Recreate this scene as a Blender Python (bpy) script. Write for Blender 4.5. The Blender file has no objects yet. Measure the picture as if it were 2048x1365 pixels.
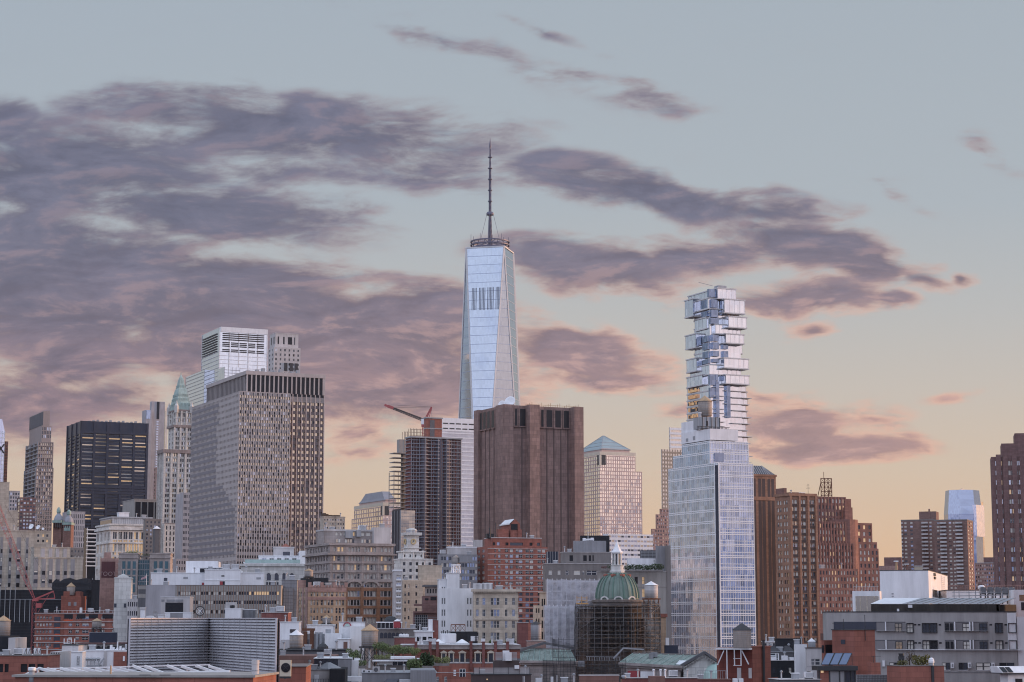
import bpy, math, random
from mathutils import Vector
random.seed(7)
SC = bpy.context.scene
COL = SC.collection
R_ = math.radians

# ------------------------------------------------------------------ camera
F = 4000.0; HOR = 1237.0; EYE = 46.0
PIT = math.atan((HOR - 682.5) / F); CP, SP = math.cos(PIT), math.sin(PIT)
cd = bpy.data.cameras.new("camera"); cam = bpy.data.objects.new("camera", cd); COL.objects.link(cam)
cam.location = (0, 0, EYE); cam.rotation_euler = (R_(90) + PIT, 0, 0)
cd.sensor_width = 36; cd.lens = F / 2048 * 36; cd.clip_start = 1; cd.clip_end = 30000
SC.camera = cam

def ray(px, py):
    u = (px - 1024) / F; v = (682.5 - py) / F; k = CP - v * SP
    return u / k, (SP + v * CP) / k
def at(px, py, D):
    a, e = ray(px, py); return Vector((a * D, D, EYE + e * D))

# ------------------------------------------------------------------ light
HAZE = 1.5e-5
SUN_EL, SUN_AZ = 3.6, 74.0      # degrees; azimuth measured from the view axis towards the right
SC.view_settings.view_transform = 'Standard'; SC.view_settings.look = 'None'
SC.view_settings.exposure = 0.0; SC.view_settings.gamma = 1.0
sl = bpy.data.lights.new("sun", 'SUN'); so = bpy.data.objects.new("sun", sl); COL.objects.link(so)
sl.energy = 4.0; sl.angle = R_(6); sl.color = (1.0, 0.55, 0.3)
sd = Vector((math.sin(R_(SUN_AZ)) * math.cos(R_(SUN_EL)), math.cos(R_(SUN_AZ)) * math.cos(R_(SUN_EL)), math.sin(R_(SUN_EL))))
so.rotation_euler = sd.to_track_quat('Z', 'Y').to_euler()

W = bpy.data.worlds.new("World"); SC.world = W; W.use_nodes = True
nt = W.node_tree; nt.nodes.clear(); N = nt.nodes; LK = nt.links.new
class G:                                             # tiny node helper
    def __init__(s, tree): s.t = tree
    def n(s, kind, **k):
        o = s.t.nodes.new(kind)
        for a, v in k.items(): setattr(o, a, v)
        return o
    def put(s, sock, v):
        if v is None: return
        if hasattr(v, 'is_linked') or hasattr(v, 'links'): s.t.links.new(v, sock)
        else: sock.default_value = v
    def m(s, op, a, b=None, c=None, clamp=False):
        o = s.n('ShaderNodeMath', operation=op, use_clamp=clamp)
        for i, v in enumerate((a, b, c)): s.put(o.inputs[i], v)
        return o.outputs[0]
    def mr(s, v, a, b, c=0.0, d=1.0, smooth=True):
        o = s.n('ShaderNodeMapRange', interpolation_type='SMOOTHSTEP' if smooth else 'LINEAR')
        for i, x in enumerate((v, a, b, c, d)): s.put(o.inputs[i], x)
        return o.outputs[0]
    def mix(s, f, a, b, mode='MIX'):
        o = s.n('ShaderNodeMix', data_type='RGBA', blend_type=mode)
        s.put(o.inputs[0], f)
        for i, v in ((6, a), (7, b)):
            if isinstance(v, tuple) and len(v) == 3: v = (*v, 1)
            s.put(o.inputs[i], v)
        return o.outputs[2]
    def noise(s, vec, scale, detail=5, rough=.55, dist=0.0):
        o = s.n('ShaderNodeTexNoise'); s.put(o.inputs['Vector'], vec)
        o.inputs['Scale'].default_value = scale; o.inputs['Detail'].default_value = detail
        o.inputs['Roughness'].default_value = rough; o.inputs['Distortion'].default_value = dist
        return o
    def ramp(s, v, stops):
        o = s.n('ShaderNodeValToRGB'); s.put(o.inputs[0], v); e = o.color_ramp.elements
        while len(e) > 1: e.remove(e[-1])
        e[0].position = stops[0][0]; e[0].color = (*stops[0][1], 1)
        for p, c in stops[1:]:
            x = e.new(p); x.color = (*c, 1)
        return o.outputs[0]
    def xyz(s, a, b, c):
        o = s.n('ShaderNodeCombineXYZ')
        for i, v in enumerate((a, b, c)): s.put(o.inputs[i], v)
        return o.outputs[0]

def srgb(r, g, b):
    return tuple(((c / 255) / 12.92 if c / 255 <= .04045 else ((c / 255 + .055) / 1.055) ** 2.4) for c in (r, g, b))

g = G(nt)
tc = g.n('ShaderNodeTexCoord').outputs['Generated']
sep = g.n('ShaderNodeSeparateXYZ'); LK(tc, sep.inputs[0]); dx, dy, dz = sep.outputs
ysafe = g.m('MAXIMUM', dy, .08)
ga = g.m('DIVIDE', dx, ysafe); ge = g.m('DIVIDE', dz, ysafe)
front = g.mr(dy, .1, .6)
# clear sky: warm near the sunset horizon, blue-grey above; cooler and brighter on the side away from the sunset
sky_f = g.ramp(ge, [(0, srgb(225, 180, 146)), (.035, srgb(218, 186, 156)), (.075, srgb(208, 190, 171)), (.115, srgb(196, 189, 181)),
                    (.155, srgb(184, 186, 187)), (.21, srgb(171, 181, 190)), (.33, srgb(165, 177, 189)), (.7, srgb(150, 170, 190))])
warm = g.mr(ga, -.3, .3)
sky_f = g.mix(g.m('MULTIPLY', warm, .35), sky_f, g.mix(1.0, sky_f, (1.08, 1.04, .98), 'MULTIPLY'))
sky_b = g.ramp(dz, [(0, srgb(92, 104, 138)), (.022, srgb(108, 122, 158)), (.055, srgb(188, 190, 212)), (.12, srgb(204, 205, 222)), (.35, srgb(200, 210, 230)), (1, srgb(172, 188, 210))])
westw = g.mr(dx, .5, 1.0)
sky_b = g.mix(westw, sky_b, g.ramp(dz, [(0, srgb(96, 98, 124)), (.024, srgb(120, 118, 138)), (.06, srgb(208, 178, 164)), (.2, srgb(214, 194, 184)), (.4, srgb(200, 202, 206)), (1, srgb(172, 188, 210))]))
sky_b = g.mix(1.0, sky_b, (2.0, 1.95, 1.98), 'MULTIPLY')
# clouds: soft bodies at fixed bearings, broken up by noise
pos = g.xyz(ga, ge, 0.0)
wn = g.noise(pos, 14.0, 3, .5)
wv = g.n('ShaderNodeVectorMath', operation='SUBTRACT'); LK(wn.outputs['Color'], wv.inputs[0]); wv.inputs[1].default_value = (.5, .5, .5)
ws = g.n('ShaderNodeVectorMath', operation='MULTIPLY'); LK(wv.outputs[0], ws.inputs[0]); ws.inputs[1].default_value = (.07, .03, 0)
wp = g.n('ShaderNodeVectorMath', operation='ADD'); LK(pos, wp.inputs[0]); LK(ws.outputs[0], wp.inputs[1])
CLOUDS = [  # x, y, half length, half height, tilt, strength
 (600, 250, 430, 70, 5, .95), (330, 235, 120, 50, 0, .7), (5, 250, 60, 55, 0, .9), (150, 350, 330, 105, 0, 1.0), (420, 415, 330, 70, 6, 1.0), (560, 330, 260, 40, 4, .5),
 (800, 320, 230, 45, 8, .55), (110, 560, 430, 130, 2, 1.25), (430, 590, 390, 105, 8, 1.2), (720, 650, 350, 100, 10, 1.25), (700, 760, 340, 100, 0, 1.2), (520, 700, 330, 90, 0, .95),
 (170, 715, 210, 70, 0, 1.0), (60, 800, 210, 80, 0, .9), (240, 800, 230, 60, 0, .8), (640, 395, 150, 22, 4, .5),
 (1320, 378, 360, 48, 9, 1.05), (1130, 335, 150, 34, 4, .8), (1540, 420, 170, 36, 10, .8), (1190, 530, 260, 72, 6, 1.0), (1400, 500, 220, 45, 0, .8), (1640, 500, 260, 62, 16, 1.1),
 (1600, 590, 190, 46, 4, .9), (1720, 540, 160, 44, 14, 1.0), (1850, 580, 90, 26, 8, .8), (1630, 655, 80, 26, 4, .85), (1932, 573, 50, 22, 0, .85), (1780, 612, 80, 22, 8, .75),
 (1140, 700, 200, 70, 14, .95), (1190, 755, 150, 42, 8, .8), (1060, 790, 170, 40, 0, .5), (1610, 850, 180, 70, 0, 1.0), (1650, 897, 230, 36, 2, 1.1), (1570, 790, 170, 30, 10, .6), (1900, 795, 120, 16, -6, .4),
 (900, 95, 330, 24, 22, .40), (1080, 78, 150, 20, 18, .40), (1110, 165, 230, 30, 14, .46), (1280, 195, 220, 44, 4, .52), (1995, 308, 120, 30, 24, .46), (1750, 375, 170, 26, 26, .36), (1700, 345, 120, 20, 0, .3),
 (710, 885, 140, 34, 10, .55), (700, 915, 120, 20, -5, .45), (1335, 830, 90, 24, 0, .6), (1490, 790, 300, 18, 0, .3), (1290, 960, 200, 20, 0, .3)]
acc = None
for (cx, cy, rx, ry, tilt, amp) in CLOUDS:
    a, e = ray(cx, cy)
    mp = g.n('ShaderNodeMapping', vector_type='TEXTURE'); LK(wp.outputs[0], mp.inputs[0])
    mp.inputs['Location'].default_value = (a, e, 0); mp.inputs['Rotation'].default_value = (0, 0, R_(-tilt))
    mp.inputs['Scale'].default_value = (rx * (1.5 if cx < 1000 else 1.28) / F, ry * (1.6 if cx < 1000 else 1.3) / F, 1)
    gr = g.n('ShaderNodeTexGradient', gradient_type='SPHERICAL'); LK(mp.outputs[0], gr.inputs[0])
    v = g.m('MULTIPLY', gr.outputs['Fac'], amp)
    acc = v if acc is None else g.m('SMOOTH_MAX', acc, v, .12)
st = g.n('ShaderNodeMapping'); LK(pos, st.inputs[0]); st.inputs['Scale'].default_value = (.95, 3.1, 1); st.inputs['Rotation'].default_value = (0, 0, R_(8))
fb = g.noise(st.outputs[0], 17.0, 11, .6, .35).outputs['Fac']
sh = g.n('ShaderNodeVectorMath', operation='ADD'); LK(st.outputs[0], sh.inputs[0]); sh.inputs[1].default_value = (.0075, -.007, 0)
relief = g.m('SUBTRACT', fb, g.noise(sh.outputs[0], 17.0, 11, .6, .35).outputs['Fac'])
fb2 = g.noise(st.outputs[0], 48.0, 8, .6, .3).outputs['Fac']
nz = g.m('ADD', g.m('MULTIPLY', g.m('SUBTRACT', fb, .5), 2.0), g.m('MULTIPLY', g.m('SUBTRACT', fb2, .5), .7))
raw = g.m('ADD', g.m('MULTIPLY', acc, 1.25), g.m('MULTIPLY', nz, g.mr(acc, .02, .3)))
dens = g.mr(raw, .12, .76)
core = g.mr(raw, .25, .85)
low = g.mr(ge, .215, .09)
pinkf = g.m('MULTIPLY', g.m('ADD', .14, g.m('MULTIPLY', low, .6)), g.m('ADD', .55, g.m('MULTIPLY', warm, 1.3)), clamp=True)
edge = g.m('MULTIPLY', g.m('SUBTRACT', 1.0, g.m('MULTIPLY', core, .92)), g.m('MULTIPLY', pinkf, 1.7), clamp=True)
edge = g.m('MULTIPLY', edge, g.mr(fb2, .25, .55), clamp=True)
c_core = g.mix(g.m('MULTIPLY', low, .75), srgb(99, 103, 126), srgb(104, 93, 114))
c_core = g.mix(g.mr(fb, .35, .7), g.mix(1.0, c_core, (.86, .87, .9), 'MULTIPLY'), g.mix(1.0, c_core, (1.3, 1.25, 1.22), 'MULTIPLY'))
mauve = g.m('MULTIPLY', g.mr(ge, .155, .10), g.m('MULTIPLY', g.mr(fb, .42, .62), .5))
c_core = g.mix(mauve, c_core, srgb(168, 134, 138))
c_core = g.mix(g.m('MULTIPLY', g.m('MULTIPLY', warm, low), .45), c_core, srgb(186, 150, 144))
lit = g.m('MULTIPLY', g.mr(relief, .0, .13), g.m('ADD', .16, g.m('MULTIPLY', g.m('MULTIPLY', low, g.m('ADD', .3, warm)), .75)))
c_core = g.mix(lit, c_core, srgb(196, 160, 156))
c_core = g.mix(g.m('MULTIPLY', g.mr(relief, .0, -.12), .5), c_core, g.mix(1.0, c_core, (.72, .72, .78), 'MULTIPLY'))
c_cl = g.mix(edge, c_core, srgb(226, 176, 156))
sky_fc = g.mix(g.m('MULTIPLY', dens, .94), sky_f, c_cl)
bn = g.noise(tc, 2.6, 6, .6, .3).outputs['Fac']
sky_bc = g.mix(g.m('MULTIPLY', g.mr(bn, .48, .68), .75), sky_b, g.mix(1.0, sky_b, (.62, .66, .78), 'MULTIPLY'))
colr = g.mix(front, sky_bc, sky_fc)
colr = g.mix(g.mr(dz, -.02, -.004), (.10, .10, .11), colr)
ns = g.n('ShaderNodeTexSky', sky_type='NISHITA', sun_disc=False)
ns.sun_elevation = R_(SUN_EL); ns.sun_rotation = R_(SUN_AZ); ns.altitude = 50
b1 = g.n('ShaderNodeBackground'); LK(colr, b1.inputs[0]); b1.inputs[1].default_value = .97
b2 = g.n('ShaderNodeBackground'); LK(ns.outputs[0], b2.inputs[0]); b2.inputs[1].default_value = .006
ad = g.n('ShaderNodeAddShader'); LK(b1.outputs[0], ad.inputs[0]); LK(b2.outputs[0], ad.inputs[1])
wo = g.n('ShaderNodeOutputWorld'); LK(ad.outputs[0], wo.inputs[0])
W.cycles.sampling_method = 'MANUAL'; W.cycles.sample_map_resolution = 256
SC.cycles.filter_width = 1.1; SC.cycles.max_bounces = 5; SC.cycles.use_denoising = True; SC.cycles.caustics_reflective = False; SC.cycles.caustics_refractive = False

# ------------------------------------------------------------------ materials
MATS = {}
def mat(name, rgb, rough=.8, var=.22, metal=0.0, scale=.35, streak=True, brick=None, emit=None, spec=.35):
    if name in MATS: return MATS[name]
    m = bpy.data.materials.new(name); m.use_nodes = True; MATS[name] = m
    t = m.node_tree; p = t.nodes['Principled BSDF']; h = G(t)
    p.inputs['Roughness'].default_value = rough; p.inputs['Metallic'].default_value = metal
    p.inputs['Specular IOR Level'].default_value = spec
    oc = h.n('ShaderNodeTexCoord').outputs['Object']
    c = (*rgb, 1)
    if brick:
        s = h.n('ShaderNodeSeparateXYZ'); t.links.new(oc, s.inputs[0])
        v = h.xyz(h.m('ADD', s.outputs[0], s.outputs[1]), s.outputs[2], 0.0)
        b = h.n('ShaderNodeTexBrick'); t.links.new(v, b.inputs['Vector'])
        k = brick[2] if len(brick) > 2 else .25
        b.inputs['Color1'].default_value = (*[x * (1 - k) for x in rgb], 1); b.inputs['Color2'].default_value = (*[min(1, x * (1 + k)) for x in rgb], 1)
        b.inputs['Mortar'].default_value = (*[x * .62 for x in rgb], 1)
        b.inputs['Scale'].default_value = 1.0; b.inputs['Brick Width'].default_value = brick[0]; b.inputs['Row Height'].default_value = brick[1]
        b.inputs['Mortar Size'].default_value = .025 * brick[1]; b.inputs['Bias'].default_value = 0
        c = b.outputs['Color']
    mp = h.n('ShaderNodeMapping'); t.links.new(oc, mp.inputs[0]); mp.inputs['Scale'].default_value = (1, 1, .12 if streak else 1)
    n1 = h.noise(mp.outputs[0], scale * 2.2, 6, .65).outputs['Fac']
    n2 = h.noise(oc, scale * .35, 4, .6).outputs['Fac']
    f = h.m('ADD', h.mr(n1, .25, .75, 1 - var, 1 + var * .8, False), h.mr(n2, .3, .7, -var * .5, var * .5, False))
    c2 = h.mix(1.0, c, h.xyz(f, f, f), 'MULTIPLY')
    t.links.new(c2, p.inputs['Base Color'])
    if emit:
        t.links.new(c2, p.inputs['Emission Color']); p.inputs['Emission Strength'].default_value = emit
    return m
def glass(name, rgb, cx=1.5, cz=1.7, rough=.06, metal=.85, var=.25, tilt=.012, dark=None, lit=0.0):
    """Reflective curtain glass: every pane a little different in tint and tilt; some panes dark, some with lamps on inside."""
    if name in MATS: return MATS[name]
    m = bpy.data.materials.new(name); m.use_nodes = True; MATS[name] = m
    t = m.node_tree; p = t.nodes['Principled BSDF']; h = G(t)
    oc = h.n('ShaderNodeTexCoord').outputs['Object']; s = h.n('ShaderNodeSeparateXYZ'); t.links.new(oc, s.inputs[0])
    ix = h.m('FLOOR', h.m('DIVIDE', h.m('ADD', s.outputs[0], s.outputs[1]), cx)); iz = h.m('FLOOR', h.m('DIVIDE', s.outputs[2], cz))
    w = h.n('ShaderNodeTexWhiteNoise', noise_dimensions='2D'); t.links.new(h.xyz(ix, iz, 0.0), w.inputs['Vector'])
    f = h.mr(w.outputs['Value'], 0, 1, 1 - var, 1 + var * .5, False)
    c = h.mix(1.0, (*rgb, 1), h.xyz(f, f, f), 'MULTIPLY')
    big = h.noise(oc, .035, 4, .6).outputs['Fac']
    c = h.mix(h.mr(big, .5, .66, 0, .35), c, h.mix(1.0, c, (.72, .76, .86), 'MULTIPLY'))
    if dark: c = h.mix(h.m('LESS_THAN', w.outputs['Value'], dark), c, (.03, .035, .05))
    t.links.new(c, p.inputs['Base Color']); p.inputs['Roughness'].default_value = rough; p.inputs['Metallic'].default_value = metal
    geo = h.n('ShaderNodeNewGeometry'); sb = h.n('ShaderNodeVectorMath', operation='SUBTRACT'); t.links.new(w.outputs['Color'], sb.inputs[0]); sb.inputs[1].default_value = (.5, .5, .5)
    sc = h.n('ShaderNodeVectorMath', operation='SCALE'); t.links.new(sb.outputs[0], sc.inputs[0]); sc.inputs['Scale'].default_value = tilt * 2
    aa = h.n('ShaderNodeVectorMath', operation='ADD'); t.links.new(geo.outputs['Normal'], aa.inputs[0]); t.links.new(sc.outputs[0], aa.inputs[1])
    t.links.new(aa.outputs[0], p.inputs['Normal'])
    if lit:
        on = h.m('GREATER_THAN', w.outputs['Value'], 1 - lit)
        p.inputs['Emission Color'].default_value = (1, .72, .38, 1); t.links.new(h.m('MULTIPLY', on, .55), p.inputs['Emission Strength'])
    return m
# window glass kinds: d dark, s sky-reflecting, b blind drawn, l lamp on (both also stand in for bright reflections), w sunset reflection put in as warm tint, v very dark
mat('glass_dark', (.035, .04, .055), .12, .1, spec=.8); glass('glass_sky', (.40, .42, .47), 50, 50, .05, .85, .1, 0)
mat('glass_blind', (.62, .595, .54), .35, .12, spec=.6); mat('glass_lit', (.80, .54, .30), .4, .4, emit=.42)
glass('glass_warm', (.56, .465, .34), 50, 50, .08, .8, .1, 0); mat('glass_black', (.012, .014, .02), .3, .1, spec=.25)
GL = dict(d='glass_dark', s='glass_sky', b='glass_blind', l='glass_lit', w='glass_warm', v='glass_black')
def gm(k): return MATS[GL[k]]

mat('white_metal', (.74, .75, .77), .5, .1); mat('dark_metal', (.035, .037, .042), .55, .2); mat('grey_metal', (.30, .31, .33), .5, .2)
mat('frame_dark', (.03, .03, .035), .5, .1); mat('frame_white', (.62, .62, .62), .5, .1); mat('rust', (.17, .075, .045), .85, .4)
mat('copper', (.26, .36, .33), .75, .3); mat('tank_wood', (.30, .255, .225), .85, .3, scale=2.0); mat('tank_cone', (.42, .29, .18), .8, .25, scale=1.0)
mat('crane_red', (.42, .10, .10), .5, .15); mat('roof_tar', (.06, .06, .065), .9, .3, streak=False); mat('leaf_green', (.055, .085, .03), .8, .5, streak=False)
mat('bark', (.08, .06, .045), .9, .3)

# ------------------------------------------------------------------ geometry helpers
class MB:
    def __init__(s): s.v = []; s.f = []; s.mi = []; s.k = 0
    def poly(s, *pts):
        i = len(s.v); s.v += [tuple(p) for p in pts]; s.f.append(tuple(range(i, i + len(pts)))); s.mi.append(s.k); return s
    def box(s, x0, x1, y0, y1, z0, z1, bottom=True):
        i = len(s.v); s.v += [(x, y, z) for z in (z0, z1) for x, y in ((x0, y0), (x1, y0), (x1, y1), (x0, y1))]
        fs = [(0, 1, 5, 4), (1, 2, 6, 5), (2, 3, 7, 6), (3, 0, 4, 7), (4, 5, 6, 7)] + ([(3, 2, 1, 0)] if bottom else [])
        for q in fs: s.f.append(tuple(i + k for k in q)); s.mi.append(s.k)
        return s
    def prism(s, pts, z0, z1, top=None):
        n = len(pts); i = len(s.v); t = top or pts
        s.v += [(x, y, z0) for x, y in pts] + [(x, y, z1) for x, y in t]
        for k in range(n): s.f.append((i + k, i + (k + 1) % n, i + n + (k + 1) % n, i + n + k)); s.mi.append(s.k)
        s.f.append(tuple(i + n + k for k in range(n))); s.mi.append(s.k); s.f.append(tuple(i + n - 1 - k for k in range(n))); s.mi.append(s.k)
        return s
    def lathe(s, prof, n=20, cx=0, cy=0, rot=0):
        i = len(s.v)
        for r, z in prof: s.v += [(cx + r * math.cos(rot + 2 * math.pi * k / n), cy + r * math.sin(rot + 2 * math.pi * k / n), z) for k in range(n)]
        for j in range(len(prof) - 1):
            for k in range(n):
                a = i + j * n + k; b = i + j * n + (k + 1) % n; s.f.append((a, b, b + n, a + n)); s.mi.append(s.k)
        for j, rev in ((0, True), (len(prof) - 1, False)):
            if prof[j][0] > 1e-4:
                q = [i + j * n + k for k in range(n)]; s.f.append(tuple(q[::-1] if rev else q)); s.mi.append(s.k)
        return s
    def bar(s, p, q, w=.1, h=None):
        p, q = Vector(p), Vector(q); d = (q - p).normalized(); h = h or w
        a = d.cross(Vector((0, 0, 1)));  a = a.normalized() if a.length > 1e-3 else Vector((1, 0, 0)); b = a.cross(d).normalized()
        a *= w / 2; b *= h / 2; i = len(s.v)
        for c in (p, q): s.v += [tuple(c - a - b), tuple(c + a - b), tuple(c + a + b), tuple(c - a + b)]
        for f in ((0, 1, 5, 4), (1, 2, 6, 5), (2, 3, 7, 6), (3, 0, 4, 7), (0, 3, 2, 1), (4, 5, 6, 7)): s.f.append(tuple(i + k for k in f)); s.mi.append(s.k)
        return s
    def mesh(s, name, mats):
        me = bpy.data.meshes.new(name); me.from_pydata(s.v, [], s.f)
        for m in (mats if isinstance(mats, (list, tuple)) else [mats]): me.materials.append(MATS[m] if isinstance(m, str) else m)
        if s.k: me.polygons.foreach_set('material_index', s.mi)
        me.validate(); me.update(); return me
    def build(s, name, mats, parent=None, loc=None, smooth=False):
        me = s.mesh(name, mats)
        if smooth: me.polygons.foreach_set('use_smooth', [True] * len(me.polygons))
        return link(name, me, parent, loc)
def link(name, me, parent=None, loc=None, rz=0.0):
    o = bpy.data.objects.new(name, me); COL.objects.link(o)
    if parent is not None: o.parent = parent
    if loc is not None: o.location = loc
    if rz: o.rotation_euler = (0, 0, rz)
    return o
def tag(o, label, cat, group=None, kind=None):
    o['label'] = label; o['category'] = cat
    if group: o['group'] = group
    if kind: o['kind'] = kind
    return o
def thing(name, label, cat, loc=(0, 0, 0), rz=0.0, group=None):
    o = link(name, None, None, loc, rz); return tag(o, label, cat, group)
def kind(o, k): o['kind'] = k; return o

def sash(m, w, h, t, style):
    m.box(0, w, -.06, -.01, h * .5 - t / 2, h * .5 + t / 2)
    if style[0] in 'FG': m.box(w / 2 - t / 2, w / 2 + t / 2, -.075, -.015, 0, h)
    m.box(0, t, -.05, -.012, 0, h); m.box(w - t, w, -.05, -.012, 0, h); m.box(t, w - t, -.05, -.012, h - t, h)
WM = {}
def win_mesh(w, h, k, style):
    key = (round(w, 2), round(h, 2), k, style)
    if key in WM: return WM[key]
    m = MB(); m.poly((0, 0, 0), (w, 0, 0), (w, 0, h), (0, 0, h)); mats = [gm(k)]
    if style:
        m.k = 1; mats.append(MATS['frame_white' if style in ('W', 'G') else 'frame_dark']); t = min(.09, w * .09)
        sash(m, w, h, t, style)
        if k in 'ds' and (int(w * 977 + h * 131) % 2):
            m.k = 2; mats.append(MATS['glass_blind']); m.box(t, w - t, -.009, -.004, h * .62, h - t)
    WM[key] = m.mesh('window', mats); return WM[key]
FR = {}
def frame_mesh(w, h, style, sill):
    key = (round(w, 2), round(h, 2), style, sill)
    if key not in FR:
        m = MB(); t = .09
        if style: sash(m, w, h, min(.09, w * .09), style)
        if sill: m.box(-t, 0, -.46, -.29, -t, h + t).box(w, w + t, -.46, -.29, -t, h + t).box(0, w, -.46, -.29, h, h + t).box(-.05, w + .05, -.56, -.29, -t, 0)
        FR[key] = m.mesh('frame', 'frame_white' if style in ('W', 'G') else 'frame_dark')
    return FR[key]

REG = {}
class Bld:
    """A building whose near corner stands at pixel column xc, distance D; local +x runs along its right face, local +y along its left face."""
    def __init__(s, name, label, cat, xl, xc, xr, yt, D, m, th=25, on=None, z0=0.0, group=None, part='wall', fR=None, fL=None, cap=None, ch=.5, co=.15, up=None):
        s.D = D; s.th = R_(th); s.yt = yt; C = at(xc, yt, D); s.zt = C.z; s.z0 = z0; s.c, s.s = math.cos(s.th), math.sin(s.th)
        s.xy = Vector((C.x, C.y))
        s.Wd = s.rx(xr) if s.c - ray(xr, yt)[0] * s.s > .03 else 14.0; s.L = s.ly(xl) if s.s + ray(xl, yt)[0] * s.c > .03 else 12.0   # a face turned away gets a plain depth
        if not 0 < s.L < 160: s.L = 12.0
        if not 0 < s.Wd < 160: s.Wd = 14.0
        if on is None:
            s.root = thing(name, label, cat, (C.x, C.y, 0), s.th, group); s.off = Vector((0, 0, 0)); s.nw = [0]
        else:
            s.root = on.root; d = s.xy - on.base; c0, s0 = math.cos(on.th), math.sin(on.th); s.nw = on.nw
            s.off = Vector((d.x * c0 + d.y * s0, -d.x * s0 + d.y * c0, 0))
        s.base = s.xy if on is None else on.base; s.desc = label
        w = MB(); rR = fR['rv'] if fR else 0; rL = fL['rv'] if fL else 0
        w.box(rL, s.Wd, rR, s.L, z0, s.zt); s.rects = []
        if fR: s.facade(w, 'R', fR)
        if fL: s.facade(w, 'L', fL)
        s.wall = w.build(part, m, s.root, s.off)
        if cap: MB().box(-co, s.Wd + co, -co, s.L + co, s.zt, s.zt + ch).build('parapet', cap, s.root, s.off)
        s.put_windows(s.rects, fR or fL); REG.setdefault(s.root.name, []).append(s)
    def rq(s, px, q):          # local x of the point that stands q proud of the right face and shows at pixel column px
        a = ray(px, s.yt)[0]; return (a * (s.xy.y - s.c * q) - s.xy.x - s.s * q) / (s.c - a * s.s)
    def rx(s, px, y=None):
        a = ray(px, s.yt if y is None else y)[0]; return (a * s.xy.y - s.xy.x) / (s.c - a * s.s)
    def ly(s, px, y=None):
        a = ray(px, s.yt if y is None else y)[0]; return (s.xy.x - a * s.xy.y) / (s.s + a * s.c)
    def z(s, y): return EYE + ray(1024, y)[1] * s.D
    def facade(s, w, face, f):
        S = s.Wd if face == 'R' else s.L; rv = f['rv']; fh = f['fp'] * s.D / F if 'fp' in f else f.get('fh', 3.5)
        P = (lambda a, d, z: (a, d, z)) if face == 'R' else (lambda a, d, z: (d, a, z))
        cols = []
        if 'px' in f:
            for a, b in f['px']:
                q = sorted(((s.rx(a), s.rx(b)) if face == 'R' else (s.ly(a), s.ly(b))))
                if q[0] > .05 and q[1] < S - .05: cols.append(tuple(q))
        else:
            n, k = f['n'], f.get('k', 1); bw = (S - 2 * f.get('mg', 0)) / n; gw = bw * f.get('wf', .5); gap = gw * f.get('gap', .14) if k > 1 else 0
            ww = (gw - gap * (k - 1)) / k
            for i in range(n):
                x = f.get('mg', 0) + bw * (i + .5) - gw / 2
                for j in range(k): cols.append((x + j * (ww + gap), x + j * (ww + gap) + ww))
        rows = []
        if 'py' in f: rows = [(s.z(b), s.z(a)) for a, b in f['py']]
        else:
            zb = max(s.z0 + .2, s.z(f['yb']) if 'yb' in f else s.z0 + 1); z = s.zt - f.get('top', .35) * fh
            while z - f.get('hf', .55) * fh > zb and len(rows) < 70:
                rows.append((z - f.get('hf', .55) * fh, z)); z -= fh
        rows.sort(); cols.sort()
        xs = sorted({0.0, S, *[v for c in cols for v in c]}); zs = sorted({s.z0, s.zt, *[v for r in rows for v in r]})
        cset = {c[0] for c in cols}; rset = {r[0] for r in rows}; skip = f.get('skip', 0)
        for j in range(len(zs) - 1):
            inrow = zs[j] in rset; x = 0
            if not inrow:
                w.poly(P(0, 0, zs[j]), P(S, 0, zs[j]), P(S, 0, zs[j + 1]), P(0, 0, zs[j + 1])); continue
            z0, z1 = zs[j], zs[j + 1]; last = 0.0
            for a, b in cols:
                if skip and random.random() < skip: continue
                if a > last: w.poly(P(last, 0, z0), P(a, 0, z0), P(a, 0, z1), P(last, 0, z1))
                for q in (((a, 0, z0), (a, rv, z0), (a, rv, z1), (a, 0, z1)), ((b, rv, z0), (b, 0, z0), (b, 0, z1), (b, rv, z1)),
                          ((a, rv, z0), (a, 0, z0), (b, 0, z0), (b, rv, z0)), ((a, 0, z1), (a, rv, z1), (b, rv, z1), (b, 0, z1))):
                    w.poly(*[P(*k) for k in q])
                s.rects.append((face, a, b, z0, z1, rv)); last = b
            if last < S: w.poly(P(last, 0, z0), P(S, 0, z0), P(S, 0, z1), P(last, 0, z1))
        w.poly(P(S, 0, s.z0), P(S, rv, s.z0), P(S, rv, s.zt), P(S, 0, s.zt))
    def put_windows(s, rects, f, style=None):
        if not rects: return
        kinds = (f or {}).get('g', 'ddsb'); style = (f or {}).get('st', style if style is not None else ('D' if s.D < 700 else ''))
        rects = sorted(rects, key=lambda r: (-round(r[4], 1), r[0] != 'R', r[1])); rest = MB(); used = []
        cyc = (f or {}).get('cyc'); near = s.D < 500 and style; ps = '' if near else style
        for i, (face, a, b, z0, z1, rv) in enumerate(rects):
            k = cyc(i, face, a, z0) if cyc else random.choice(kinds); d = rv - .03
            if s.nw[0] < 100:
                s.nw[0] += 1
                if face == 'R': o = link('window', win_mesh(b - a, z1 - z0, k, ps), s.root, s.off + Vector((a, d, z0)))
                else: o = link('window', win_mesh(b - a, z1 - z0, k, ps), s.root, s.off + Vector((d, b, z0)), R_(-90))
                if near: link('frame', frame_mesh(b - a, z1 - z0, style, (f or {}).get('fr')), o)
            else:
                if k not in used: used.append(k)
                rest.k = used.index(k)
                if face == 'R': rest.poly((a, d, z0), (b, d, z0), (b, d, z1), (a, d, z1))
                else: rest.poly((d, b, z0), (d, a, z0), (d, a, z1), (d, b, z1))
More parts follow.
